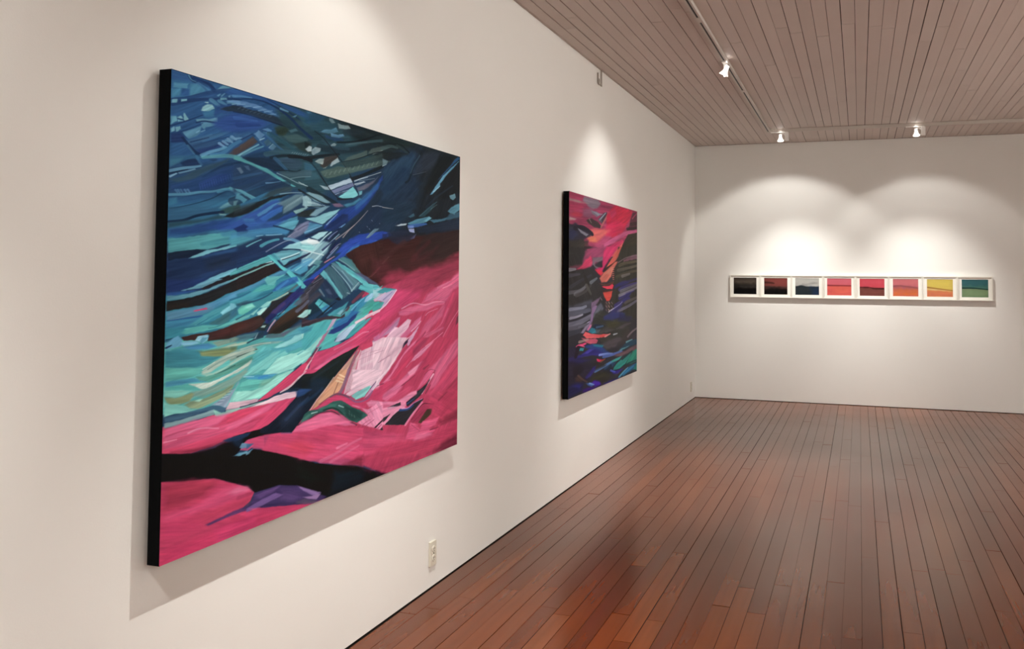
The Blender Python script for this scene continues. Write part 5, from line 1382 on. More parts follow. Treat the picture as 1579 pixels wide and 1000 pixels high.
('f', 'eac0c8', [135,716,145,701,169,705,169,718,149,717], 1.5, 0.95, 0.35),
('f', '55adaf', [184,636,209,599,233,596,290,601,257,616,225,630,199,642], 3, 0.85, 0.35),
('f', '7ccac2', [178,647,199,630,229,617,256,602,275,600,266,611,248,625,230,637,212,646,190,650], 2.5, 0.88, 0.35),
('f', '9ad8cc', [225,652,248,633,276,616,305,615,340,607,366,610,367,622,330,641,296,651,276,655,248,657], 2.2, 0.93, 0.35),
('l', '4a9fae', [325,616,340,609], 2, 1, 0.7, 0.3, 1),
('f', '3f94b8', [175,648,203,650,230,652,267,655,248,663,221,663,191,658], 2.2, 0.92, 0.35),
('l', '2f7fc0', [217,658,239,656], 3, 2, 0.7, 0.3, 1),
('l', 'b4e0e0', [178,650,203,653], 1.6, 1, 0.7, 0.3, 1),
('f', '5fb8ac', [172,661,191,658,230,664,253,666,240,675,222,682,200,685,164,679], 2.4, 0.92, 0.35),
('f', '7fa890', [221,669,248,663,267,658,258,668,235,679,217,682], 5, 0.6, 0.35),
('f', '96d8c8', [150,699,160,680,200,685,226,681,249,671,272,658,296,653,316,652,291,667,268,682,240,697,222,706,192,703,164,703], 2, 0.94, 0.35),
('f', 'e6bac4', [138,712,144,702,179,704,218,706,214,712,188,715,158,717], 2, 0.94, 0.35),
('f', 'd09aac', [175,707,213,706,209,712,188,713], 3, 0.6, 0.35),
('f', 'd03e64', [214,712,240,697,268,682,291,667,321,653,351,636,367,625,367,637,357,651,341,664,311,687,277,698,240,709], 1.5, 0.96, 0.35),
('f', '7a2c40', [348,639,367,629,367,640,356,643], 3, 0.7, 0.35),
('l', 'efc6c8', [278,702,306,690,331,673,346,662,356,647,367,635], 3.4, 1.6, 0.94, 0.3, 1),
('f', 'd84a72', [352,665,367,648,368,669], 1.6, 0.93, 0.35),
('l', '24364a', [192,716,231,712,268,706,302,699,327,700], 1.4, 3, 0.9, 0.3, 1),
('l', 'a9cabb', [138,719,171,720,209,717,241,715,273,709], 2.4, 2, 0.85, 0.3, 1),
('f', 'b4ccbb', [138,723,163,722,192,722,223,720,259,719,227,723,201,723,179,723,159,725,138,726], 2, 0.8, 0.35),
('f', 'ecc2cc', [196,721,231,716,259,708,292,705,327,707,322,720,292,720,259,722,223,722], 1.5, 0.96, 0.35),
('f', 'cb3d60', [138,728,163,723,192,722,227,723,259,723,218,735,180,742,139,749], 2.2, 0.9, 0.35),
('f', 'dd5f88', [139,752,180,742,214,732,250,723,269,724,241,739,210,748,176,757,139,764], 3, 0.85, 0.35),
('f', 'd4426a', [193,776,228,756,259,735,273,723,312,722,293,743,269,759,242,773,219,776], 2.5, 0.85, 0.35),
('f', 'd64a72', [139,767,180,759,219,754,202,770,176,774], 4, 0.8, 0.35),
('l', 'e67a9c', [147,756,188,748,223,739], 3, 2, 0.5, 0.3, 2),
('f', '2a4a78', [322,709,332,702,358,707,368,710,348,718,327,722], 3, 0.8, 0.35),
('f', '202c40', [279,761,307,735,337,724,359,741,338,766,314,786,279,783], 10, 0.6, 0.35),
('l', '34486a', [294,770,333,744,358,728], 5, 3, 0.45, 0.3, 3),
('f', '121a1e', [331,677,368,674,368,704,337,699,307,700], 6, 0.7, 0.35),
('f', '3f6a68', [336,787,349,770,370,762,370,781,354,784], 1.6, 0.93, 0.35),
('l', '5a2434', [326,793,349,785,370,782], 2.4, 1.6, 0.85, 0.3, 1),
('f', 'd9587e', [314,805,326,793,354,789,370,784,371,815,339,808], 1.6, 0.95, 0.35),
('f', '2a4a7c', [328,706,349,705,365,708,344,715,329,717], 3, 0.85, 0.35),
('l', '25405f', [334,743,371,730,403,712], 6, 4, 0.5, 0.3, 3),
('f', 'd0406a', [328,670,348,661,350,657,391,662,375,669,351,667], 1.5, 0.94, 0.35),
('l', 'f0ccd0', [328,675,351,661], 2, 1.2, 0.9, 0.3, 1),
('f', 'cf9572', [371,762,382,745,414,716,442,694,465,672,495,676,484,702,466,727,443,734,415,744,387,757], 1.4, 0.95, 0.35),
('f', 'dba27c', [390,744,425,718,457,705,478,703,460,732,431,739,398,750], 4, 0.7, 0.35),
('l', '7a5048', [443,732,450,719,458,705], 1.6, 1.3, 0.8, 0.3, 1),
('l', 'efcdb8', [366,761,387,739,414,716,442,689], 1.8, 1.2, 0.8, 0.3, 1),
('l', 'f0c8a2', [462,685,480,694], 3, 2, 0.85, 0.3, 1),
('l', 'f0c8a2', [456,692,477,701], 3, 2, 0.85, 0.3, 1),
('l', 'f0c8a2', [452,700,475,708], 3, 2, 0.85, 0.3, 1),
('l', '8a6076', [495,676,486,698,475,719,463,736], 5, 5.5, 0.93, 0.3, 1),
('f', 'd6aab4', [484,720,496,695,511,678,514,679,511,709,503,733,478,740], 2, 0.9, 0.35),
('l', 'b88a9c', [493,701,505,710], 2, 1.6, 0.6, 0.3, 1),
('l', 'b88a9c', [494,710,504,718], 2, 1.6, 0.6, 0.3, 1),
('l', 'b88a9c', [496,719,503,726], 2, 1.6, 0.6, 0.3, 1),
('l', 'b88a9c', [498,728,502,734], 2, 1.6, 0.6, 0.3, 1),
('l', 'b88a9c', [500,737,501,742], 2, 1.6, 0.6, 0.3, 1),
('f', 'e9c0cb', [508,678,627,694,613,712,586,732,560,732,528,741,500,748,484,741,503,733,511,706], 2, 0.93, 0.35),
('l', 'd9a0b4', [521,724,546,719], 1.4, 1, 0.6, 0.3, 1),
('f', '78c4bc', [503,749,528,741,560,734,576,731,573,744,554,760,522,762], 1.4, 0.95, 0.35),
('f', 'b995b4', [573,747,586,732,600,724,593,745,567,760,554,765], 2.5, 0.85, 0.35),
('l', '5a3f5c', [577,742,600,724], 1.6, 1.2, 0.85, 0.3, 1),
('l', 'eac6d2', [587,744,614,726,627,709], 4, 3, 0.8, 0.3, 1),
('f', 'c73c62', [510,775,548,773,567,765,594,752,628,738,629,785,581,774,561,778,554,786], 4, 0.85, 0.35),
('l', '8a5a80', [478,742,503,756,522,768,548,771,570,765,587,749], 3, 2.6, 0.85, 0.3, 1),
('f', 'd23f6a', [385,761,409,752,431,741,455,740,485,750,516,769,548,785,568,788,548,792,510,780,485,766,461,754,437,753,415,760,393,763], 1.6, 0.93, 0.35),
('l', '6a4458', [431,739,449,735,472,740,497,751], 3, 3, 0.9, 0.3, 1),
('l', '7d3c5a', [395,752,426,739], 1.6, 1.4, 0.8, 0.3, 1),
('f', '2a5a52', [335,789,350,767,361,762,393,764,421,759,443,752,467,754,485,764,510,780,542,795,571,814,549,823,526,826,498,814,474,796,455,781,438,771,415,773,382,775,356,785], 1.5, 0.96, 0.35),
('f', '3f7d6c', [393,762,432,756,455,761,449,769,421,765,398,768], 4, 0.7, 0.35),
('f', '47756a', [340,784,361,769,382,771,361,779], 4, 0.7, 0.35),
('f', '1d3532', [479,770,510,782,548,804,542,819,511,817,486,800], 5, 0.65, 0.35),
('l', 'a9c8c0', [461,767,478,775], 2, 1.4, 0.9, 0.3, 1),
('l', 'a9c8c0', [371,770,389,770], 2, 1.4, 0.9, 0.3, 1),
('l', '142824', [410,770,438,769,461,780,486,803], 2.4, 1.6, 0.7, 0.3, 1),
('l', '402838', [330,791,361,784,393,775,427,776,450,784,480,806,504,820,527,833], 2, 2, 0.85, 0.3, 1),
('l', '6f948c', [498,794,501,799], 1, 0.8, 0.5, 0.3, 1),
('l', '6f948c', [507,800,510,805], 1, 0.8, 0.5, 0.3, 1),
('l', '6f948c', [517,805,520,811], 1, 0.8, 0.5, 0.3, 1),
('l', '6f948c', [498,787,501,792], 1, 0.8, 0.5, 0.3, 1),
('f', 'dc6a92', [331,800,361,788,399,778,432,780,456,790,486,814,523,832,486,826,439,811,394,810,357,815,331,809], 3, 0.9, 0.35),
('f', 'ea92b0', [510,775,548,792,571,815,530,828,549,837,596,856,631,871,629,788,581,776,567,781,594,791,568,798], 3, 0.85, 0.35),
('f', 'e07c9c', [561,778,581,774,611,782,594,793,574,792], 2.5, 0.85, 0.35),
('l', 'a84a6c', [543,840,568,831,582,829], 1.6, 1, 0.8, 0.3, 1),
('l', '9c4466', [562,843,595,832], 1.4, 1, 0.8, 0.3, 1),
('l', 'c05a7c', [568,810,615,800,629,797], 1.4, 1, 0.6, 0.3, 1),
('f', '241a22', [594,856,630,837,630,844,603,857], 1.3, 0.95, 0.35),
('f', '2a2228', [617,866,630,859,631,870], 1.4, 0.95, 0.35),
('l', '6a2a40', [611,860,625,852], 1.4, 1, 0.85, 0.3, 1),
('f', 'c9456c', [270,819,331,813,383,812,439,815,505,836,569,858,723,902,632,923,532,928,332,880], 10, 0.8, 0.35),
('f', 'a83452', [357,827,400,833,428,848,406,860,379,849], 14, 0.6, 0.35),
('f', 'cc3f50', [331,828,384,855,429,879,385,877,332,863], 14, 0.6, 0.35),
('l', 'dd7094', [440,878,499,872,524,880], 6, 4, 0.5, 0.3, 3),
('l', 'd86a8c', [506,892,531,884], 4, 2, 0.5, 0.3, 2),
('f', 'c33b5e', [832,811,902,795,1007,812,1009,900,923,911,851,902,859,860], 10, 0.6, 0.35),
('f', 'a02f4a', [902,818,1007,818,1008,859,931,885,895,889,921,849], 14, 0.5, 0.35),
('l', '702638', [894,830,939,810], 4, 3, 0.5, 0.3, 3),
('f', '7a2538', [895,900,960,885,1008,877,1009,909,951,912,904,910], 10, 0.7, 0.35),
('f', 'd9567e', [751,875,775,883,800,904,816,883,851,888,895,886,877,907,842,911,878,924,852,934,784,935,729,919,744,894], 4, 0.8, 0.35),
('l', '7d2c40', [851,918,895,918], 2.4, 1.6, 0.85, 0.3, 1),
('l', 'a03a56', [759,882,800,911], 1.6, 1, 0.7, 0.3, 1),
('f', 'cf4a6e', [519,874,675,894,728,911,752,932,676,919], 8, 0.6, 0.35),
('f', 'dd7092', [784,914,843,921,869,938,818,940,768,934], 8, 0.6, 0.35),
('f', 'b93658', [520,902,691,923,785,940,852,940,970,927,1009,930,1010,976,906,969,818,970,714,954], 10, 0.7, 0.35),
('f', 'c63c5c', [508,922,714,954,818,964,905,963,971,956,906,986,793,979,677,964], 8, 0.7, 0.35),
('f', '932c48', [553,965,692,976,785,988,879,985,844,998,730,994,641,989], 12, 0.6, 0.35),
('f', '5a1c2c', [870,993,915,977,1000,963,1001,1003,943,1006], 12, 0.75, 0.35),
('f', '2c1522', [606,980,627,990,663,1006,607,992], 6, 0.9, 0.35),
('f', 'e06a92', [2,729,62,723,111,724,146,724,118,745,78,749,34,754,3,759], 4, 0.7, 0.35),
('f', 'd2567c', [3,759,47,754,98,747,146,747,191,747,147,764,99,769,47,772,3,771], 4, 0.7, 0.35),
('l', 'b83c5e', [7,745,46,741,88,744], 1.6, 1.2, 0.7, 0.3, 1),
('l', 'c04468', [10,754,59,754,98,759,133,757], 1.4, 1, 0.7, 0.3, 1),
('l', 'f0a0b8', [53,748,78,744,119,753], 2.4, 1.6, 0.6, 0.3, 1.5),
('l', 'ee98b4', [4,756,28,756], 2, 1.4, 0.6, 0.3, 1),
('f', '7a2236', [17,778,66,783,119,784,147,787,113,792,66,793,17,781], 6, 0.7, 0.35),
('f', 'c03a5a', [53,777,99,775,140,775,147,787,106,787], 5, 0.5, 0.35),
('f', '233a5c', [131,782,154,779,199,779,191,787,162,790,140,787], 2, 0.85, 0.35),
('f', '1d2f48', [147,787,184,782,170,806], 5, 0.7, 0.35),
('f', 'd6527a', [179,801,192,794,221,794,234,797,235,825,207,811,192,820,173,813], 1.6, 0.92, 0.35),
('f', '5d8ba6', [170,807,177,799,203,807,192,811,177,811], 1.5, 0.93, 0.35),
('f', '6aa0b4', [155,822,170,819,192,819,189,824,174,826], 1.4, 0.93, 0.35),
('f', '0a0e0f', [1,782,60,796,120,803,148,800,163,834,208,839,222,843,224,919,202,905,149,876,111,857,49,845,2,832], 6, 0.6, 0.35),
('f', '9c2f45', [2,837,49,848,111,860,125,875,91,890,50,896,3,892], 12, 0.75, 0.35),
('f', 'ba3550', [6,840,81,856,108,864,81,872,25,860], 14, 0.4, 0.35),
('f', 'cd4a72', [4,904,50,905,95,898,136,885,171,889,202,909,187,921,122,920,63,918,4,916], 10, 0.7, 0.35),
('f', 'dd7898', [143,900,172,893,190,902,202,912,165,910], 8, 0.6, 0.35),
('f', 'b03552', [51,926,109,928,172,923,210,921,195,944,137,944,83,947,39,940], 12, 0.6, 0.35),
('f', 'c33560', [2,915,51,920,89,940,83,963,39,965,3,957], 14, 0.5, 0.35),
('f', 'a83452', [3,951,51,951,96,955,144,966,110,979,65,981,27,978], 16, 0.45, 0.35),
('f', 'c62f5c', [4,975,83,969,188,968,309,981,301,1000,84,1001,2,1000], 12, 0.5, 0.35),
('f', 'b03048', [159,964,188,968,203,980,174,980], 10, 0.6, 0.35),
('l', '8a2c4a', [202,919,172,919], 4, 6, 0.5, 0.3, 3),
('f', '4a3462', [93,951,130,948,158,945,188,944,224,943,225,957,173,953,130,954,100,956], 2.4, 0.85, 0.35),
('f', '0e1211', [188,828,209,821,256,840,324,870,389,902,460,926,519,942,555,960,555,998,430,998,376,965,329,939,277,923,211,919,190,894], 4, 0.7, 0.35),
('f', '15261e', [324,886,397,924,429,951,375,947,332,917], 18, 0.4, 0.35),
('f', '152430', [452,939,555,965,555,994,478,996,430,997], 12, 0.6, 0.35),
('f', 'd4456e', [187,795,236,793,278,798,312,806,329,798,372,799,418,808,466,825,552,847,555,955,510,937,477,930,404,905,352,880,310,861,256,837,224,824,206,819,194,811,206,807,188,801], 3, 0.8, 0.35),
('f', 'e0668c', [315,804,343,787,394,779,474,795,508,821,426,813,365,812], 4, 0.8, 0.35),
('f', 'cf3a4e', [282,827,344,830,373,858,352,870,316,858], 18, 0.55, 0.35),
('f', 'a83250', [336,814,388,823,442,847,411,858,373,840], 16, 0.6, 0.35),
('f', 'c83f62', [403,823,508,837,553,860,553,890,467,866], 16, 0.5, 0.35),
('l', 'e07898', [404,899,451,893,509,879,544,874], 6, 4, 0.5, 0.3, 3),
('l', 'df7494', [436,910,493,900,535,892], 5, 3, 0.5, 0.3, 3),
('l', 'e28aa6', [459,879,492,875], 5, 3, 0.5, 0.3, 2),
('f', '7d2438', [510,924,554,922,555,958,510,938,476,929], 8, 0.75, 0.35),
('f', '5c5a86', [278,798,305,803,312,807,281,802], 2.5, 0.6, 0.35),
('f', '3d6488', [188,804,206,807,197,812,188,815], 2, 0.85, 0.35),
('f', '78a6ba', [188,823,203,819,194,827,188,828], 1.6, 0.85, 0.35),
('f', '43305c', [211,921,277,923,329,939,376,965,406,986,426,997,407,1000,369,998,312,982,265,969,227,961,197,949,208,932], 2.4, 0.93, 0.35),
('f', '6a4a80', [208,926,239,923,278,926,265,933,227,938], 5, 0.7, 0.35),
('f', '7a5a92', [191,950,227,943,268,938,291,949,252,954,215,958,191,958], 2.2, 0.9, 0.35),
('f', '5c4272', [284,937,329,950,347,973,319,976,285,959], 8, 0.6, 0.35),
('f', '8a6a9c', [329,939,361,957,406,980,384,982,354,962], 1.8, 0.92, 0.35),
('f', '9c78a4', [347,973,376,980,406,982,391,993,362,982], 2, 0.9, 0.35),
('f', '5a4a5e', [326,978,354,980,407,1004,369,999,330,984], 4, 0.8, 0.35),
('f', 'ca3866', [119,966,163,966,209,969,285,982,333,992,369,999,341,1000,192,1003,119,1004], 12, 0.8, 0.35),
('f', 'd03c66', [174,958,191,958,227,961,285,978,326,985,369,999,348,1000,285,986,228,972,191,967], 2, 0.92, 0.35),
('f', 'bf3656', [215,974,279,985,306,994,253,998,216,993], 12, 0.5, 0.35),
('f', 'd8507a', [197,952,203,953,227,959,209,959], 2, 0.6, 0.35),
('l', '1a1f24', [0,1,997,2], 1.2, 1.2, 0.5, 0.3, 1),
]
ART2_BASE, ART2_GAIN = '2c2a30', (0.78, 0.82, 0.9)
ART2_LIT = [[0.90, 0.98, 1.23, 1.02, 0.83, 0.72], [0.87, 1.20, 1.54, 1.27, 0.84, 0.70], [0.91, 1.30, 1.55, 1.35, 0.91, 0.68],
            [0.95, 1.23, 1.40, 1.27, 0.95, 0.69], [0.94, 1.09, 1.17, 1.11, 0.92, 0.70], [0.88, 0.97, 1.01, 0.97, 0.84, 0.72]]
ART2 = [
('f', 'a03558', [-20,-6,1019,-6,1019,175,552,299,204,310,158,182,-18,153], 3, 1, 0.4),
('f', '8a8088', [183,4,362,2,403,17,343,50,266,58,210,42,156,29], 6, 0.9, 0.35),
('f', 'a08a80', [4,33,121,33,247,34,174,42,4,45], 4, 0.8, 0.35),
('f', 'b03a5c', [4,3,174,-2,156,18,4,28], 5, 0.8, 0.35),
('f', 'b53058', [4,52,121,48,183,63,71,85,5,89], 6, 0.85, 0.35),
('f', 'c23048', [13,109,71,92,157,98,140,114,38,117], 5, 0.85, 0.35),
('f', 'b09690', [5,123,88,126,71,135,5,141], 3, 0.85, 0.35),
('f', '7d5a6c', [157,69,266,54,324,79,248,108,175,104], 8, 0.7, 0.35),
('f', '6f7078', [266,69,343,65,403,79,343,96,285,82], 3, 0.85, 0.35),
('f', '98a0a8', [276,68,363,71,444,71,363,86], 2, 0.7, 0.35),
('f', 'a83a5c', [323,56,444,47,403,65,343,67], 3, 0.85, 0.35),
('f', '3a3432', [202,123,276,108,363,121,424,143,383,152,305,152,230,136], 2, 0.92, 0.35),
('l', '82756c', [243,114,271,131], 1.4, 1, 0.8, 0.3, 1),
('f', '32323a', [363,106,444,63,486,53,497,70,444,106,414,125], 2, 0.85, 0.35),
('l', '9aa2aa', [388,105,470,61], 2, 1.2, 0.85, 0.3, 1),
('f', '6a6a70', [353,107,403,98,434,123,383,116], 3, 0.6, 0.35),
('l', 'b06a60', [404,145,486,79,518,56], 2, 2, 0.8, 0.3, 1),
('f', 'c8183e', [486,75,551,28,618,5,911,4,898,41,809,101,735,149,574,193,466,184,486,127], 6, 0.95, 0.35),
('f', 'd41f58', [465,136,618,83,784,103,688,161,487,190], 10, 0.7, 0.35),
('f', 'b82a5c', [540,42,618,26,641,48,573,83,540,78], 5, 0.7, 0.35),
('f', '4a2630', [1019,3,911,18,885,55,859,97,821,126,911,128,1019,112], 4, 0.85, 0.35),
('l', 'b04a60', [911,53,991,14], 2, 1.4, 0.7, 0.3, 1),
('l', '2a2020', [885,91,1019,71], 5, 4, 0.7, 0.3, 1),
('l', '1e1a18', [821,124,1019,103], 4, 4, 0.7, 0.3, 1),
('f', 'd2605a', [248,168,404,153,551,150,445,193,364,228,249,231,212,207], 8, 0.9, 0.35),
('f', 'dd8050', [230,214,325,200,344,226,249,231], 8, 0.7, 0.35),
('f', 'c8507a', [325,246,445,201,551,186,445,248,345,268], 8, 0.6, 0.35),
('f', 'c85a84', [445,232,618,182,784,142,991,114,991,136,784,167,619,211,445,255], 3, 0.88, 0.35),
('f', 'd42860', [487,261,619,215,735,192,760,203,619,264,509,300,446,302], 4, 0.85, 0.35),
('f', 'e0605c', [552,299,642,255,760,203,735,234,665,295], 3, 0.9, 0.35),
('f', '2c2a1e', [688,294,735,225,834,155,1019,130,1019,283], 3, 0.95, 0.35),
('f', '3a3426', [784,214,911,172,1019,157,1019,193,859,228], 6, 0.5, 0.35),
('f', '2e2c3c', [-2,165,71,149,175,159,286,180,286,191,212,215,106,242,-1,248], 5, 0.92, 0.35),
('f', '2a3058', [-2,193,72,181,106,207,39,232,-2,228], 8, 0.7, 0.35),
('l', '1c1c28', [72,174,158,164,248,179,286,191], 5, 4, 0.85, 0.3, 1),
('f', '9a98a0', [101,173,132,178,235,195,207,206,132,191], 1.6, 0.92, 0.35),
('f', '3c3630', [-1,241,158,225,230,232,159,276,90,314,0,317], 6, 0.9, 0.35),
('f', '4a3a34', [124,270,212,237,249,257,195,296], 6, 0.6, 0.35),
('l', '241f22', [194,265,345,260], 3, 2, 0.8, 0.3, 1),
('l', '8c8890', [-1,303,56,298], 2, 1.4, 0.7, 0.3, 1),
('f', 'b84a74', [195,281,306,262,404,265,405,304,195,311], 7, 0.75, 0.35),
('f', '2c2a2a', [-9,271,176,262,231,281,177,320,160,356,288,369,326,414,386,459,437,506,468,562,407,598,-5,613], 5, 0.93, 0.35),
('f', '302e26', [665,239,1019,222,1019,671,490,641,554,565,597,486,597,405,619,339], 4, 0.93, 0.35),
('f', '9c4062', [195,283,306,256,487,247,446,312,326,346,250,362,160,371,168,335], 6, 0.85, 0.35),
('f', 'd42a58', [160,353,195,327,268,302,287,339,269,358,178,374,74,379], 4, 0.8, 0.35),
('f', '8a3a52', [16,363,142,353,108,375,8,373], 5, 0.8, 0.35),
('f', '7a6a70', [297,312,435,304,436,324,316,338,326,357,385,363,346,372,288,346], 3, 0.85, 0.35),
('f', 'd42060', [445,273,487,247,641,240,574,292,467,350,426,382,385,390,326,372,425,359], 5, 0.92, 0.35),
('f', 'dd6050', [467,370,552,316,642,264,700,237,723,236,665,297,597,336,509,361], 3, 0.93, 0.35),
('l', '2c1e1a', [462,372,552,349,653,320], 2.4, 2, 0.9, 0.3, 1),
('f', 'd8223e', [326,376,405,379,446,390,406,409,365,398], 3, 0.9, 0.35),
('f', 'd66a58', [386,421,446,390,531,361,619,327,665,322,597,364,553,413,488,441,416,444], 4, 0.92, 0.35),
('f', 'c89078', [467,397,574,356,597,364,531,397], 5, 0.5, 0.35),
('l', 'e07a62', [552,365,602,360], 1.2, 0.8, 0.7, 0.3, 1),
('l', 'e07a62', [558,375,602,371], 1.2, 0.8, 0.7, 0.3, 1),
('l', 'e07a62', [564,385,602,382], 1.2, 0.8, 0.7, 0.3, 1),
('l', 'e07a62', [569,396,602,393], 1.2, 0.8, 0.7, 0.3, 1),
('l', 'e07a62', [575,406,603,404], 1.2, 0.8, 0.7, 0.3, 1),
('l', 'e07a62', [580,417,603,415], 1.2, 0.8, 0.7, 0.3, 1),
('l', 'e07a62', [586,427,603,426], 1.2, 0.8, 0.7, 0.3, 1),
('f', '6a3a2c', [376,448,488,452,597,437,597,453,447,462], 2.4, 0.9, 0.35),
('f', 'e0304a', [416,465,531,463,575,453,597,461,575,481,489,480], 2, 0.95, 0.35),
('f', '4a2a26', [416,483,586,485,575,497,437,499], 2, 0.85, 0.35),
('f', 'dc4438', [437,499,575,493,564,525,532,548,489,547,458,522], 3, 0.93, 0.35),
('f', '4a3a34', [447,553,553,549,532,588,489,594], 4, 0.7, 0.35),
('l', 'a88890', [406,529,422,539], 1, 0.8, 0.7, 0.3, 1),
('l', '2a2628', [444,550,460,561], 1, 0.8, 0.7, 0.3, 1),
('l', '8a6a70', [483,573,499,583], 1, 0.8, 0.7, 0.3, 1),
('l', 'c8a090', [522,595,539,606], 1, 0.8, 0.7, 0.3, 1),
('l', 'a88890', [562,554,579,565], 1, 0.8, 0.7, 0.3, 1),
('l', '2a2628', [442,571,458,581], 1, 0.8, 0.7, 0.3, 1),
('l', '8a6a70', [481,593,497,603], 1, 0.8, 0.7, 0.3, 1),
('l', 'c8a090', [520,552,536,563], 1, 0.8, 0.7, 0.3, 1),
('l', 'a88890', [560,575,577,585], 1, 0.8, 0.7, 0.3, 1),
('l', '2a2628', [440,591,456,601], 1, 0.8, 0.7, 0.3, 1),
('l', '8a6a70', [479,550,494,561], 1, 0.8, 0.7, 0.3, 1),
('l', 'c8a090', [518,573,534,583], 1, 0.8, 0.7, 0.3, 1),
('l', 'a88890', [558,596,575,606], 1, 0.8, 0.7, 0.3, 1),
('l', '2a2628', [438,549,454,559], 1, 0.8, 0.7, 0.3, 1),
('l', '8a6a70', [477,571,492,581], 1, 0.8, 0.7, 0.3, 1),
('l', 'c8a090', [516,593,532,604], 1, 0.8, 0.7, 0.3, 1),
('f', '8a5a6c', [760,311,911,280,1019,267,1019,299,860,312,760,323], 4, 0.85, 0.35),
('l', 'a08088', [665,330,809,296,1019,272], 1.6, 1, 0.6, 0.3, 1),
('l', '5a5440', [688,346,784,331,1019,312], 4, 3, 0.85, 0.3, 1),
('l', '5e584a', [665,375,809,361,1019,339], 4, 3, 0.85, 0.3, 1),
('l', '4c4636', [642,413,834,386,1019,371], 4, 3, 0.85, 0.3, 1),
('l', '6a6460', [736,408,860,394], 4, 3, 0.85, 0.3, 1),
('l', '2e2a58', [620,470,736,446,860,438,1019,420], 4, 3, 0.85, 0.3, 1),
('l', '403a70', [689,487,834,464,1019,447], 4, 3, 0.85, 0.3, 1),
('l', '6c6870', [712,496,860,477,1019,456], 4, 3, 0.85, 0.3, 1),
('l', '322c6c', [689,537,810,510,938,495], 4, 3, 0.85, 0.3, 1),
('l', '7a7680', [689,520,860,498,1019,474], 4, 3, 0.85, 0.3, 1),
('l', '38306c', [620,576,736,555,860,542], 4, 3, 0.85, 0.3, 1),
('l', '57504c', [785,565,1019,537], 4, 3, 0.85, 0.3, 1),
('l', '6e6878', [666,610,860,585,1019,555], 4, 3, 0.85, 0.3, 1),
('f', '2c2a68', [620,462,785,438,860,446,736,475], 5, 0.7, 0.35),
('f', '2a2868', [713,546,810,510,911,499,860,533,761,564], 5, 0.8, 0.35),
('f', '2c286a', [532,616,643,576,761,560,713,596,620,616], 5, 0.8, 0.35),
('l', '8c86b0', [554,601,689,574,736,559], 1.4, 1, 0.8, 0.3, 1),
('l', 'b0a8b8', [521,607,598,591], 1.6, 1, 0.8, 0.3, 1),
('l', '5c5a60', [10,490,109,485,196,465], 4, 2.4, 0.8, 0.3, 1),
('l', '3c3a44', [25,463,160,428,269,406], 4, 2.4, 0.8, 0.3, 1),
('l', '6a686c', [75,499,179,472,214,450], 4, 2.4, 0.8, 0.3, 1),
('l', '4a4444', [92,506,197,487,270,458], 4, 2.4, 0.8, 0.3, 1),
('l', '757a80', [270,443,346,421], 4, 2.4, 0.8, 0.3, 1),
('l', '2a2620', [196,414,233,465,252,517], 4, 2.4, 0.8, 0.3, 1),
('l', '5a5650', [214,458,270,503], 4, 2.4, 0.8, 0.3, 1),
('l', '8a8890', [8,380,74,376], 4, 2.4, 0.8, 0.3, 1),
('l', '4a4650', [9,408,125,400], 4, 2.4, 0.8, 0.3, 1),
('f', '4c4c58', [3,565,110,549,197,537,289,533,271,577,162,594,3,600], 6, 0.8, 0.35),
('l', 'a0a4b4', [110,570,206,563], 2.6, 1.6, 0.8, 0.3, 1),
('l', '8a90a4', [19,580,162,569], 3, 2, 0.7, 0.3, 1),
('f', '8a6a88', [280,548,366,528,406,521,328,572,271,614], 4, 0.85, 0.35),
('f', '6a6c7c', [328,579,407,552,448,584,367,627,290,630], 5, 0.8, 0.35),
('f', '23345c', [427,630,511,619,620,620,785,624,785,658,448,639], 6, 0.8, 0.35),
('f', '3c3c46', [-6,551,271,561,271,613,163,650,111,696,-4,694], 5, 0.9, 0.35),
('l', '8a8c9c', [19,572,144,571,206,564], 4, 2.8, 0.85, 0.3, 1),
('l', '5c5e6c', [11,593,127,588,252,586], 6, 4.2, 0.85, 0.3, 1),
('l', '23232c', [11,634,128,623,252,601], 4, 2.8, 0.85, 0.3, 1),
('l', '9a96a4', [19,614,93,611,162,604], 3, 2.1, 0.85, 0.3, 1),
('l', '6c6a78', [4,650,128,641,271,617], 7, 4.9, 0.85, 0.3, 1),
('l', 'a8a4b8', [119,662,189,656,253,645], 2, 1.4, 0.85, 0.3, 1),
('l', '54525c', [4,667,128,662,216,657], 5, 3.5, 0.85, 0.3, 1),
('l', '3a3a44', [4,688,128,683], 6, 4.2, 0.85, 0.3, 1),
('f', '86668a', [271,613,290,577,328,564,357,565,309,608,290,659,244,685,208,689,225,669,262,642], 2.4, 0.92, 0.35),
('f', '9a8aa0', [137,695,198,667,271,650,216,676,181,698], 2.4, 0.85, 0.35),
('f', 'c06a8c', [226,687,253,664,290,659,272,676,235,692], 2.4, 0.9, 0.35),
('f', '34342e', [281,658,328,609,407,590,554,628,737,663,886,689,835,754,667,790,491,820,408,774,368,724], 6, 0.88, 0.35),
('f', '4a4444', [408,697,533,690,621,713,490,723,368,713], 6, 0.8, 0.35),
('f', '52484c', [644,710,761,689,886,693,737,717], 5, 0.8, 0.35),
('f', '3c3a24', [490,660,666,667,713,686,576,705,511,689], 6, 0.8, 0.35),
('f', '2a2f6a', [448,630,576,609,737,617,761,647,576,657,448,646], 6, 0.8, 0.35),
('f', '24244c', [689,627,912,656,860,679,666,667], 6, 0.7, 0.35),
('f', '15203a', [290,681,319,662,407,670,469,678,408,689,310,690], 2.4, 0.92, 0.35),
('f', '20788a', [235,695,281,677,329,687,348,711,291,711], 2.4, 0.92, 0.35),
('f', '4aa0a4', [263,705,319,705,348,689,319,702], 2, 0.6, 0.35),
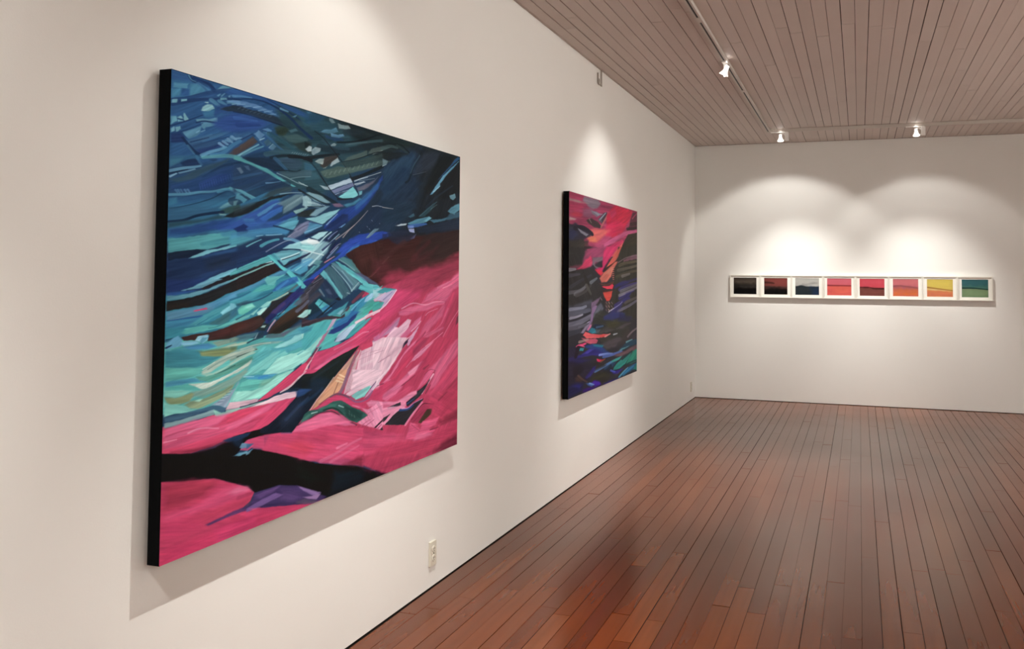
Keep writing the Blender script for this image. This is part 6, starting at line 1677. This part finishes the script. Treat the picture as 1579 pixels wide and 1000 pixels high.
('f', '5a6a78', [338,692,408,697,368,713,329,706], 3, 0.7, 0.35),
('l', '46607a', [348,681,438,680], 2.4, 1.6, 0.8, 0.3, 1),
('f', 'dc5458', [172,708,199,692,235,699,272,709,388,722,533,730,490,742,388,739,217,728], 2, 0.95, 0.35),
('f', 'd83c34', [348,727,469,729,449,741], 3, 0.7, 0.35),
('f', 'd8566c', [155,721,235,732,329,736,368,751,349,766,272,761,217,752], 3, 0.85, 0.35),
('l', 'c09a8c', [129,738,235,735], 3, 2, 0.7, 0.3, 1),
('f', 'e03a70', [112,751,199,748,217,755,164,763], 2, 0.95, 0.35),
('l', 'd84a78', [95,758,129,754,190,767], 2, 1.4, 0.8, 0.3, 1),
('l', 'e09088', [469,740,544,731], 2, 1.4, 0.8, 0.3, 1),
('l', 'b0b4b8', [599,739,655,738], 2, 1.2, 0.8, 0.3, 1),
('f', '4c4248', [449,770,555,764,690,759,737,780,621,810,491,809,408,781], 6, 0.8, 0.35),
('f', '3a3230', [737,730,860,726,912,769,786,809,667,806,737,771], 6, 0.7, 0.35),
('l', '7a6c70', [835,771,912,747,1019,729], 3, 2.4, 0.8, 0.3, 1),
('f', '383038', [860,791,1019,751,1019,787,912,804], 4, 0.8, 0.35),
('f', '203a78', [190,764,291,762,408,781,491,820,577,845,449,831,330,803,217,777], 4, 0.92, 0.35),
('f', '1f7484', [291,764,449,785,429,795,310,777], 3, 0.88, 0.35),
('f', '2a8c94', [116,767,190,775,173,787,125,782], 2, 0.88, 0.35),
('f', '2c2478', [147,802,236,786,330,792,409,816,491,840,409,842,273,820,164,818,6,817,6,803], 4, 0.9, 0.35),
('f', '4840a0', [156,803,254,788,310,794,236,805], 3, 0.7, 0.35),
('l', '7a90cc', [389,831,491,836,577,845], 2.4, 2, 0.9, 0.3, 1),
('l', '4a64a8', [449,847,622,850,737,846], 4, 2.4, 0.8, 0.3, 1),
('f', '241e50', [6,803,164,822,273,842,165,850,6,837], 6, 0.85, 0.35),
('f', '2a2440', [5,756,78,756,121,782,79,812,6,803], 6, 0.8, 0.35),
('l', '1c1420', [87,806,112,767], 4, 5, 0.85, 0.3, 1),
('f', '153c50', [690,833,786,809,912,799,1019,800,1019,831,860,833,737,846], 3, 0.9, 0.35),
('l', '5a8c94', [810,801,912,795], 2.4, 1.4, 0.8, 0.3, 1),
('f', '4f8488', [644,845,737,830,860,829,761,840], 3, 0.85, 0.35),
('f', '6a4a50', [644,853,786,851,1019,831,1019,862,861,868,714,877,599,860], 4, 0.85, 0.35),
('f', '2c8c84', [491,894,599,880,738,875,690,891,577,897], 3, 0.9, 0.35),
('f', '1c7c70', [577,941,644,910,786,885,912,865,861,902,786,927,691,944], 3, 0.94, 0.35),
('f', '14806a', [798,933,861,898,925,866,1005,861,1005,936,886,939], 3, 0.94, 0.35),
('l', '102c30', [738,896,835,878,912,865], 2.4, 2, 0.85, 0.3, 1),
('l', '0f2c34', [762,937,886,931,1019,929], 2.4, 2, 0.8, 0.3, 1),
('f', 'e01850', [349,845,389,855,460,865,389,870,359,861], 1.6, 0.96, 0.35),
('l', '7a4a30', [409,869,470,861], 2.4, 1.6, 0.8, 0.3, 1),
('l', '4a6a9c', [331,908,429,902,555,891], 4, 3, 0.88, 0.3, 1),
('f', '1c4468', [450,909,577,893,644,901,556,930,471,931], 4, 0.75, 0.35),
('f', '28241c', [283,857,389,874,491,898,369,906,311,898], 6, 0.7, 0.35),
('f', '1a1e28', [409,934,555,902,600,936,534,951], 5, 0.75, 0.35),
('f', '241e30', [-2,821,165,848,311,866,350,901,293,923,237,944,166,948,-1,936], 6, 0.75, 0.35),
('f', '18141c', [46,854,147,853,183,879,131,900,63,905], 7, 0.7, 0.35),
('f', '3c2a26', [80,907,131,900,183,929,148,938,89,926], 6, 0.85, 0.35),
('l', '5a4038', [114,902,174,931,228,950], 2, 1.4, 0.7, 0.3, 1),
('f', '2c2470', [201,925,292,890,350,879,331,906,274,928,219,934], 4, 0.85, 0.35),
('f', '2c2a20', [274,942,370,922,492,935,556,964,492,990,410,985,312,963], 5, 0.9, 0.35),
('l', '3c3828', [293,949,450,945], 4, 3, 0.5, 0.3, 1),
('f', '1c1c48', [-1,936,97,937,183,951,166,983,81,990,0,997], 6, 0.9, 0.35),
('f', '2a2880', [48,944,114,944,166,955,131,971], 5, 0.6, 0.35),
('f', '40149a', [274,964,312,955,390,971,420,994,331,995], 5, 0.95, 0.35),
('f', '3c60a8', [210,955,274,961,322,979,284,984,237,970], 3, 0.85, 0.35),
('l', '8ab0dc', [256,962,317,978], 1.6, 1, 0.7, 0.3, 1),
('f', '300c6c', [175,978,274,983,351,998,275,1001,166,994], 5, 0.85, 0.35),
('f', '2a2070', [450,991,578,991,668,996,622,1005,471,1002], 4, 0.85, 0.35),
('f', '2a1c7c', [545,938,645,948,762,951,668,971,600,962], 3, 0.88, 0.35),
('l', '4a5ab8', [556,936,622,953], 2.4, 1.6, 0.7, 0.3, 1),
('f', '14587c', [668,992,738,969,835,956,912,949,1005,947,1005,978,861,985,762,993], 4, 0.92, 0.35),
('l', '5a98b0', [691,991,762,972,835,956], 2.4, 1.4, 0.7, 0.3, 1),
('f', '14806a', [938,978,1005,943,1012,997], 3, 0.85, 0.35),
('l', '2878a0', [762,988,861,972,938,961], 3, 2, 0.6, 0.3, 1),
]
PRINTS = [
('white frame with a near-black misty print, beside the corner of the room', '2a2622', [
('f','5c5146',[0,60,600,0,1000,60,1000,400,500,430,0,380],16,0.9,0.12,0.0),
('f','4a4138',[0,0,1000,0,1000,130,0,130],14,0.8,0.12,0.0),
('f','46423f',[300,500,700,480,1000,500,1000,620,300,640],12,0.8,0.12,0.0),
('f','14110f',[0,650,1000,660,1000,1000,0,1000],8,1,0.12,0.0),
('f','2e2a27',[0,380,1000,420,1000,560,0,560],10,0.7,0.12,0.0)]),
('white frame with a brownish red sky over black ground', '7c403a', [
('f','8a4640',[200,60,1000,0,1000,480,200,470],12,0.8,0.12,0.0),
('f','6a3630',[0,200,400,330,300,350,0,350],8,0.8,0.12,0.0),
('l','3c2420',[0,280,300,300,420,330],3,2,0.7,0.1,4),
('f','4c3c38',[0,500,1000,530,1000,620,0,640],8,0.9,0.12,0.0),
('f','1f1d1b',[0,600,600,580,1000,640,1000,1000,0,1000],10,1,0.12,0.0),
('f','121010',[0,780,1000,780,1000,1000,0,1000],14,0.9,0.12,0.0)]),
('white frame with a pale grey sky over dark slate blue water', 'b8b6ae', [
('f','c6c4bc',[0,60,500,120,1000,60,1000,240,500,300,0,250],16,0.8,0.12,0.0),
('f','8c8c88',[300,380,600,330,800,260,900,280,700,380,500,430,200,430],8,0.8,0.12,0.0),
('f','d2d0c8',[500,400,800,350,1000,420,1000,500,600,480],8,0.7,0.12,0.0),
('f','2c3438',[0,490,250,430,500,490,1000,500,1000,1000,0,1000],3,1,0.12,0.0),
('f','283a58',[640,560,1000,520,1000,1000,700,1000],16,0.85,0.12,0.0),
('f','3a3e40',[0,560,600,560,600,700,0,720],14,0.6,0.12,0.0)]),
('white frame with a rose sky over a coral field', 'dc6470', [
('f','e07080',[0,0,1000,0,1000,300,0,300],20,0.7,0.12,0.0),
('f','e4625a',[0,440,1000,440,1000,1000,0,1000],4,1,0.12,0.0),
('f','ee7058',[300,550,900,520,900,860,300,860],20,0.7,0.12,0.0),
('l','9c3c40',[0,420,400,425,1000,430],2.2,2.2,0.9,0.1,1)]),
('white frame with a red sky above a dark brown hill line', 'd84a58', [
('f','e05a68',[100,50,900,50,900,330,100,330],20,0.8,0.12,0.0),
('f','7a463e',[0,540,1000,560,1000,1000,0,1000],4,1,0.12,0.0),
('f','8c5248',[100,650,900,650,900,900,100,900],20,0.6,0.12,0.0),
('f','3c1c1c',[0,480,420,490,600,540,1000,540,1000,600,560,600,400,540,0,540],4,1,0.12,0.0)]),
('white frame with a mauve sky fading into orange', 'd07078', [
('f','dc7a7c',[0,0,1000,0,1000,330,0,350],20,0.8,0.12,0.0),
('f','b06070',[0,400,500,420,1000,500,1000,560,0,540],10,0.85,0.12,0.0),
('f','d4704c',[0,560,1000,580,1000,760,0,760],14,0.9,0.12,0.0),
('f','e8783c',[0,720,1000,700,1000,1000,0,1000],16,1,0.12,0.0),
('l','8c5050',[0,430,300,400,1000,520],2,2,0.6,0.1,3)]),
('white frame with a yellow sky over a salmon slope', 'e4c860', [
('f','ead45c',[100,50,900,50,900,450,400,420,100,400],20,0.8,0.12,0.0),
('f','e88c58',[0,620,500,640,1000,680,1000,1000,0,1000],8,1,0.12,0.0),
('f','e27c5c',[0,760,1000,760,1000,1000,0,1000],16,0.8,0.12,0.0),
('f','f0d090',[0,520,400,580,1000,660,600,650,0,600],4,0.9,0.12,0.0),
('l','b07c3c',[0,470,350,530,700,590,1000,640],2.2,1.6,0.85,0.1,1)]),
('white frame with a teal sky over a pale green field', '3c6c70', [
('f','40747a',[0,0,1000,0,1000,330,0,330],20,0.8,0.12,0.0),
('f','5c8a74',[0,380,1000,420,1000,520,0,500],14,0.8,0.12,0.0),
('f','84a074',[0,520,500,500,1000,560,1000,1000,0,1000],5,1,0.12,0.0),
('f','90ac80',[200,620,800,600,800,900,200,900],20,0.6,0.12,0.0),
('l','24403c',[0,490,450,490,700,520,1000,560],2.2,1.6,0.85,0.1,1)])]


def stretched_canvas(name, label, x_back, x_front, y0, y1, z0, z1, canvas, gain, lit):
    root = empty(name, (x_back, y0, z0))
    tag(root, label, 'painting', 'paintings on the long wall')
    t = x_front - x_back
    w, h = y1 - y0, z1 - z0
    # the picture runs from the near end of the wall to the far end
    def place(u, v):
        return np.stack([np.full(u.shape, t), u * w, (1 - v) * h], -1)
    picture_mesh('painted_canvas', canvas, gain, lit, place, M_OIL, root)
    e = 0.0005
    edges = [((0.0, 0, 0), (t - e, 0.003, h)), ((0.0, w - 0.003, 0), (t - e, w, h)),
             ((0.0, 0.003, 0), (t - e, w - 0.003, 0.003)), ((0.0, 0.003, h - 0.003), (t - e, w - 0.003, h))]
    for lo, hi in edges:
        tag(box('canvas_edge', lo, hi, M_EDGE, root), 'black painted canvas edge')
    for lo, hi in (((0.001, 0.003, 0.003), (0.02, 0.05, h - 0.003)), ((0.001, w - 0.05, 0.003), (0.02, w - 0.003, h - 0.003)),
                   ((0.001, 0.05, 0.003), (0.02, w - 0.05, 0.05)), ((0.001, 0.05, h - 0.05), (0.02, w - 0.05, h - 0.003))):
        box('stretcher_bar', lo, hi, M_BACK, root)
    box('hanging_cleat', (-x_back, w * 0.3, h * 0.8), (0.001, w * 0.7, h * 0.8 + 0.06), M_BACK, root)
    return root

c1 = Canvas(560, 800, ART1_BASE, 560 / 450)
c1.paint(ART1)
stretched_canvas('abstract_painting', 'large painting of blue and teal strokes sweeping over a pink and black landscape', 0.0125, 0.055, 2.2067, 4.312, 0.6477, 2.0576, c1, ART1_GAIN, ART1_LIT)
c2 = Canvas(240, 480, ART2_BASE, 240 / 105)
c2.paint(ART2)
stretched_canvas('abstract_painting', 'dark painting with a red funnel shape over violet and teal waves', 0.0145, 0.055, 6.198, 8.308, 0.6407, 2.0522, c2, ART2_GAIN, ART2_LIT)

# ------------------------------------------------------------------ eight small frames in a row on the end wall
FX0, FW, FZ0, FZ1 = 0.4259, 0.3597, 1.2342, 1.5075
def framed_print(i, label, items, base):
    x0, x1 = FX0 + FW * i + 0.0008, FX0 + FW * (i + 1) - 0.0008
    w, h, dp, fw = x1 - x0, FZ1 - FZ0, 0.042, 0.0135
    root = empty('framed_print', (x0, D, FZ0))
    tag(root, label, 'framed print', 'small framed prints on the end wall')
    # local axes: x along the wall, -y towards the room
    for lo, hi in (((0, -dp, 0), (w, -0.001, fw)), ((0, -dp, h - fw), (w, -0.001, h)),
                   ((0, -dp, fw), (fw, -0.001, h - fw)), ((w - fw, -dp, fw), (w, -0.001, h - fw))):
        box('frame_rail', lo, hi, M_FRAME, root, 0.0012)
    box('backing_board', (fw, -0.0255, fw), (w - fw, -0.002, h - fw), M_BACK, root)
    # mount with a window
    mx, mb, mt = 0.0445, 0.0405, 0.0345
    ym0, ym1 = -0.0305, -0.0265
    mo = [(fw, fw), (w - fw, fw), (w - fw, h - fw), (fw, h - fw)]
    mi = [(mx, mb), (w - mx, mb), (w - mx, h - mt), (mx, h - mt)]
    v = [(x, ym0, z) for x, z in mo] + [(x, ym0, z) for x, z in mi] + [(x, ym1, z) for x, z in mo] + [(x, ym1, z) for x, z in mi]
    f = []
    for k in range(4):
        n = (k + 1) % 4
        f += [(k, n, 4 + n, 4 + k), (4 + k, 4 + n, 12 + n, 12 + k), (8 + n, 8 + k, 12 + k, 12 + n)]
    pydata('mount_board', v, f, M_MAT, root)
    c = Canvas(84, 56, base, 84 / 40)
    c.paint(items)
    def place(u, vv):
        return np.stack([mx - 0.002 + u * (w - 2 * mx + 0.004), np.full(u.shape, -0.0262), mb - 0.002 + (1 - vv) * (h - mb - mt + 0.004)], -1)
    picture_mesh('print', c, (0.78, 0.78, 0.8), None, place, M_PRINT, root)
for i, (lab, base, items) in enumerate(PRINTS):
    framed_print(i, lab, items, base)

# ------------------------------------------------------------------ lighting track and its lamps
TZ = H - 0.0345
def rail(root, a, b, along):
    """a channel rail open downwards: two lips, a top and a black slot, relative to root"""
    hw, sl = 0.018, 0.0065
    (x0, y0), (x1, y1) = a, b
    v, f = [], []
    def add(lo, hi):
        k = len(v); v.extend(boxv(*lo, *hi)); f.extend([tuple(q + k for q in g) for g in BOXF])
    if along == 'y':
        add((x0 - hw, y0, 0.004), (x0 + hw, y1, 0.027)); add((x0 - hw + 0.006, y0, 0.027), (x0 + hw - 0.006, y1, 0.034))
        add((x0 - hw, y0, 0), (x0 - sl, y1, 0.004)); add((x0 + sl, y0, 0), (x0 + hw, y1, 0.004))
        s = box('slot', (x0 - sl, y0, 0.0025), (x0 + sl, y1, 0.0039), M_SLOT)
    else:
        add((x0, y0 - hw, 0.004), (x1, y0 + hw, 0.027)); add((x0, y0 - hw + 0.006, 0.027), (x1, y0 + hw - 0.006, 0.034))
        add((x0, y0 - hw, 0), (x1, y0 - sl, 0.004)); add((x0, y0 + sl, 0), (x1, y0 + hw, 0.004))
        s = box('slot', (x0, y0 - sl, 0.0025), (x1, y0 + sl, 0.0039), M_SLOT)
    r = pydata('rail', v, f, M_TRACK, root)
    s.parent = r
    tag(s, 'black slot along the underside')
    return r
TX, TY = 0.985, 10.71
track = empty('lighting_track', (0, 0, TZ))
tag(track, 'white ceiling track with a black slot turning a corner above the wall of small frames', 'light track')
rail(track, (TX, -0.6), (TX, TY - 0.05), 'y')
rail(track, (TX + 0.05, TY), (4.35, TY), 'x')
box('connector', (TX - 0.0185, 5.82, -0.0012), (TX + 0.0185, 5.93, 0.004), M_TRACK, track)
box('connector', (TX - 0.0185, 8.23, -0.0012), (TX + 0.0185, 8.30, 0.004), M_TRACK, track)
box('corner_connector', (TX - 0.02, TY - 0.05, -0.001), (TX + 0.05, TY + 0.02, 0.03), M_TRACK, track, 0.001)
box('corner_connector', (TX + 0.05, TY - 0.0195, -0.0015), (TX + 0.12, TY + 0.0195, 0.004), M_TRACK, track)
FARX = 4.3
if True:
    t2 = empty('lighting_track', (0, 0, TZ))  # added out of view to carry the far lamps
    tag(t2, 'white ceiling track added out of view along the other side of the room', 'light track')
    rail(t2, (FARX, -1.5), (FARX, 9.0), 'y')

def spot(name, parent, loc, direction, watts, half, blend, radius=0.018):
    L = bpy.data.lights.new(name, 'SPOT')
    L.energy = watts; L.color = WARM
    L.spot_size = math.radians(2 * half); L.spot_blend = blend
    L.shadow_soft_size = radius
    o = bpy.data.objects.new(name, L)
    link(o, parent)
    o.location = loc
    o.rotation_euler = Vector(direction).to_track_quat('-Z', 'Y').to_euler()
    return o

def track_lamp(label, at, aim, along, flood=1.0, beam=1.0, side=1, half=41.0, bhalf=21.0, drop=0.075, fblend=0.22, bblend=0.75, beam_aim=None):
    """lamp head hung under the track at `at` (x, y), pointing at the world point `aim`"""
    root = empty('track_lamp', (at[0], at[1], TZ))
    tag(root, label, 'track light', 'lamp heads on the ceiling track')
    ax = Vector((0, 1, 0)) if along == 'y' else Vector((1, 0, 0))
    # adapter plate on the rail, with the upright that carries the head
    if along == 'y':
        box('adapter', (-0.017, -0.055, -0.012), (0.017, 0.035, -0.0004), M_LAMP, root, 0.002)
        box('upright', (-0.012, 0.016, -0.105), (0.012, 0.031, -0.0115), M_LAMP, root, 0.002)
    else:
        box('adapter', (-0.15, -0.017, -0.006), (0.03, 0.017, -0.0004), M_LAMP, root, 0.001)
        box('upright', (0.0, -0.014, -0.098), (0.042, 0.010, -0.0055), M_LAMP, root, 0.002)
    hc = Vector((0, -0.008, -drop)) if along == 'y' else Vector((-0.047, 0, -drop))
    d = (Vector(aim) - (root.location + hc)).normalized()
    q = (-d).to_track_quat('Z', 'Y').to_matrix().to_4x4()
    hm = Matrix.Translation(hc) @ q
    bm = bmesh.new()
    # bell of the head: narrow lamp holder, flaring to a rim; local -z is the way the light goes
    lathe(bm, [(0.0, 0.050), (0.012, 0.050), (0.015, 0.046), (0.0165, 0.020), (0.020, 0.006), (0.0265, -0.008), (0.031, -0.016), (0.0345, -0.020), (0.0345, -0.025), (0.030, -0.025), (0.0285, -0.019), (0.018, 0.0)], 28, hm)
    frombm('lamp_shell', bm, M_GLOW, root, smooth=True)
    bm = bmesh.new()
    lathe(bm, [(0.0, -0.0165), (0.010, -0.017), (0.020, -0.0185), (0.0283, -0.0205), (0.0283, -0.0195), (0.0, -0.0155)], 28, hm)
    frombm('bulb_face', bm, M_BULB, root, smooth=True)
    bm = bmesh.new()
    s0 = Vector((0.0, 0.022, -0.05)) if along == 'y' else Vector((0.006, -0.002, -0.045))
    top = hm @ Vector((0, 0, 0.047))
    mid = (s0 + top) * 0.5 + Vector((0, 0, 0.02))
    tube(bm, [s0 + (mid - s0) * 0.05, s0 * 0.55 + mid * 0.45 + Vector((0, 0, 0.006)), mid, top * 0.6 + mid * 0.4 + Vector((0, 0, 0.004)), top], 0.0035)
    frombm('supply_cord', bm, M_LAMP, root, smooth=True)
    bm = bmesh.new()
    s1 = Vector((0.0, 0.022, -0.092)) if along == 'y' else Vector((0.006, -0.002, -0.085))
    tube(bm, [s1, s1 * 0.5 + (hm @ Vector((0, 0, -0.01))) * 0.5, hm @ Vector((0, 0, -0.006))], 0.004)
    frombm('yoke', bm, M_LAMP, root, smooth=True)
    front = hc + d * 0.034
    v = bpy.data.lights.new('vent_light', 'POINT'); v.energy = 0.22; v.color = WARM; v.shadow_soft_size = 0.012
    vo = link(bpy.data.objects.new('vent_light', v), root); vo.location = hc + Vector((0, 0, 0.045)) - d * 0.03
    spot('flood_light', root, front, d, FLOOD * flood, half, fblend)
    db = (Vector(beam_aim) - (root.location + front)).normalized() if beam_aim else d
    spot('beam_light', root, front, db, BEAM * beam, bhalf, bblend)
    return root

track_lamp('lit white lamp on the long track, shining at the dark red funnel painting', (TX, 7.09), (0, 7.32, 0.93), 'y',
           flood=1.15, beam=6.0, half=50, bhalf=35, fblend=0.62, bblend=1.0, beam_aim=(0, 7.2, -1.9))
track_lamp('lit white lamp on the long track, shining at the blue and pink painting', (TX, 3.06), (0, 3.2, 0.9), 'y',
           flood=0.8, beam=6.4, half=51, bhalf=35, fblend=0.45, bblend=1.0, beam_aim=(0, 3.25, -1.9))
track_lamp('unseen fill lamp added at the near end of the long track, shining at the bare wall', (TX, 0.2), (0, 0.4, 0.9), 'y',  # added lamp out of view, fills the near part of the long wall
           flood=2.2, beam=7.0, half=66, bhalf=40, fblend=0.6, bblend=1.0, beam_aim=(0, 0.5, 0.5))
track_lamp('lit bell-shaped lamp hanging by the corner of the track', (1.157, TY), (1.08, D, 1.0), 'x',
           flood=1.0, beam=3.5, half=50, bhalf=33, fblend=0.3, bblend=1.0, beam_aim=(1.26, D, 0.5))
track_lamp('lit bell-shaped lamp hanging midway along the track before the end wall', (2.525, TY), (2.66, D, 1.0), 'x',
           flood=0.62, beam=3.2, half=47.5, bhalf=33, fblend=0.3, bblend=1.0, beam_aim=(2.62, D, 0.5))
# lamps of the far track: one shines across the room, the others are added unseen fill, bounced off the right wall
track_lamp('lamp on the far track shining across the room', (FARX, 3.0), (0, 6.0, 1.5), 'y', flood=4.4, beam=0.5, half=50, bhalf=25, fblend=0.8)
for y, lab, k in ((-0.6, 'first', 3.8), (1.6, 'second', 4.2), (4.2, 'third', 5.5), (6.2, 'fourth', 7.0), (8.4, 'last', 8.0)):
    track_lamp(lab + ' unseen fill lamp added on the far track, shining at the right wall', (FARX, y), (W, y, 1.5), 'y',
               flood=k, beam=1.0, half=70, fblend=0.6)


# ------------------------------------------------------------------ sockets and the hook on the long wall
def wall_outlet(label, y, z, hgt=0.115, wid=0.066):
    root = empty('wall_outlet', (0, y, z))
    tag(root, label, 'wall outlet', 'outlets low on the long wall')
    box('cover_plate', (0.0002, -wid / 2, -hgt / 2), (0.012, wid / 2, hgt / 2), M_PLATE, root, 0.003)
    for s in (-1, 1):
        bm = bmesh.new()
        lathe(bm, [(0.0, 0.0025), (0.0145, 0.0025), (0.0165, 0.0), (0.0165, -0.002)], 20, Matrix.Translation((0.012, 0, s * 0.021)) @ Matrix.Rotation(math.pi / 2, 4, 'Y'))
        r = frombm('receptacle', bm, M_PLATE, root)
        for dy in (-0.006, 0.006):
            box('slot', (0.0142, dy - 0.0013, s * 0.021 - 0.001), (0.0150, dy + 0.0013, s * 0.021 + 0.007), M_HOLE, r)
        box('ground_hole', (0.0142, -0.002, s * 0.021 - 0.010), (0.0150, 0.002, s * 0.021 - 0.006), M_HOLE, r)
    bm = bmesh.new()
    lathe(bm, [(0.0, 0.0015), (0.0028, 0.001), (0.003, -0.001)], 12, Matrix.Translation((0.012, 0, 0)) @ Matrix.Rotation(math.pi / 2, 4, 'Y'))
    frombm('screw', bm, M_HOLE, root)
    return root
wall_outlet('ivory wall socket below the far end of the large blue and pink painting', 4.148, 0.162)
wall_outlet('small wall socket near the corner of the room', 11.50, 0.163)

hk = empty('wall_hook', (0, 7.235, 2.985))
tag(hk, 'small grey hook bracket on the long wall just under the ceiling', 'hook')
box('back_bar', (0.0003, -0.016, -0.012), (0.006, 0.022, 0.113), M_HOOK, hk, 0.0012)
bm = bmesh.new()
tube(bm, [(0.0075, -0.115, 0.072), (0.0075, -0.115, 0.03), (0.0075, -0.112, 0.006), (0.0075, -0.09, -0.012), (0.0075, -0.045, -0.008), (0.0065, -0.010, -0.006)], 0.006)
frombm('hook_rod', bm, M_HOOK, hk, smooth=True)
bm = bmesh.new()
lathe(bm, [(0.0, 0.022), (0.0085, 0.016), (0.010, 0.0), (0.0085, -0.016), (0.0, -0.022)], 16, Matrix.Translation((0.0105, -0.104, 0.008)))
frombm('hook_knob', bm, M_HOOK, hk, smooth=True)
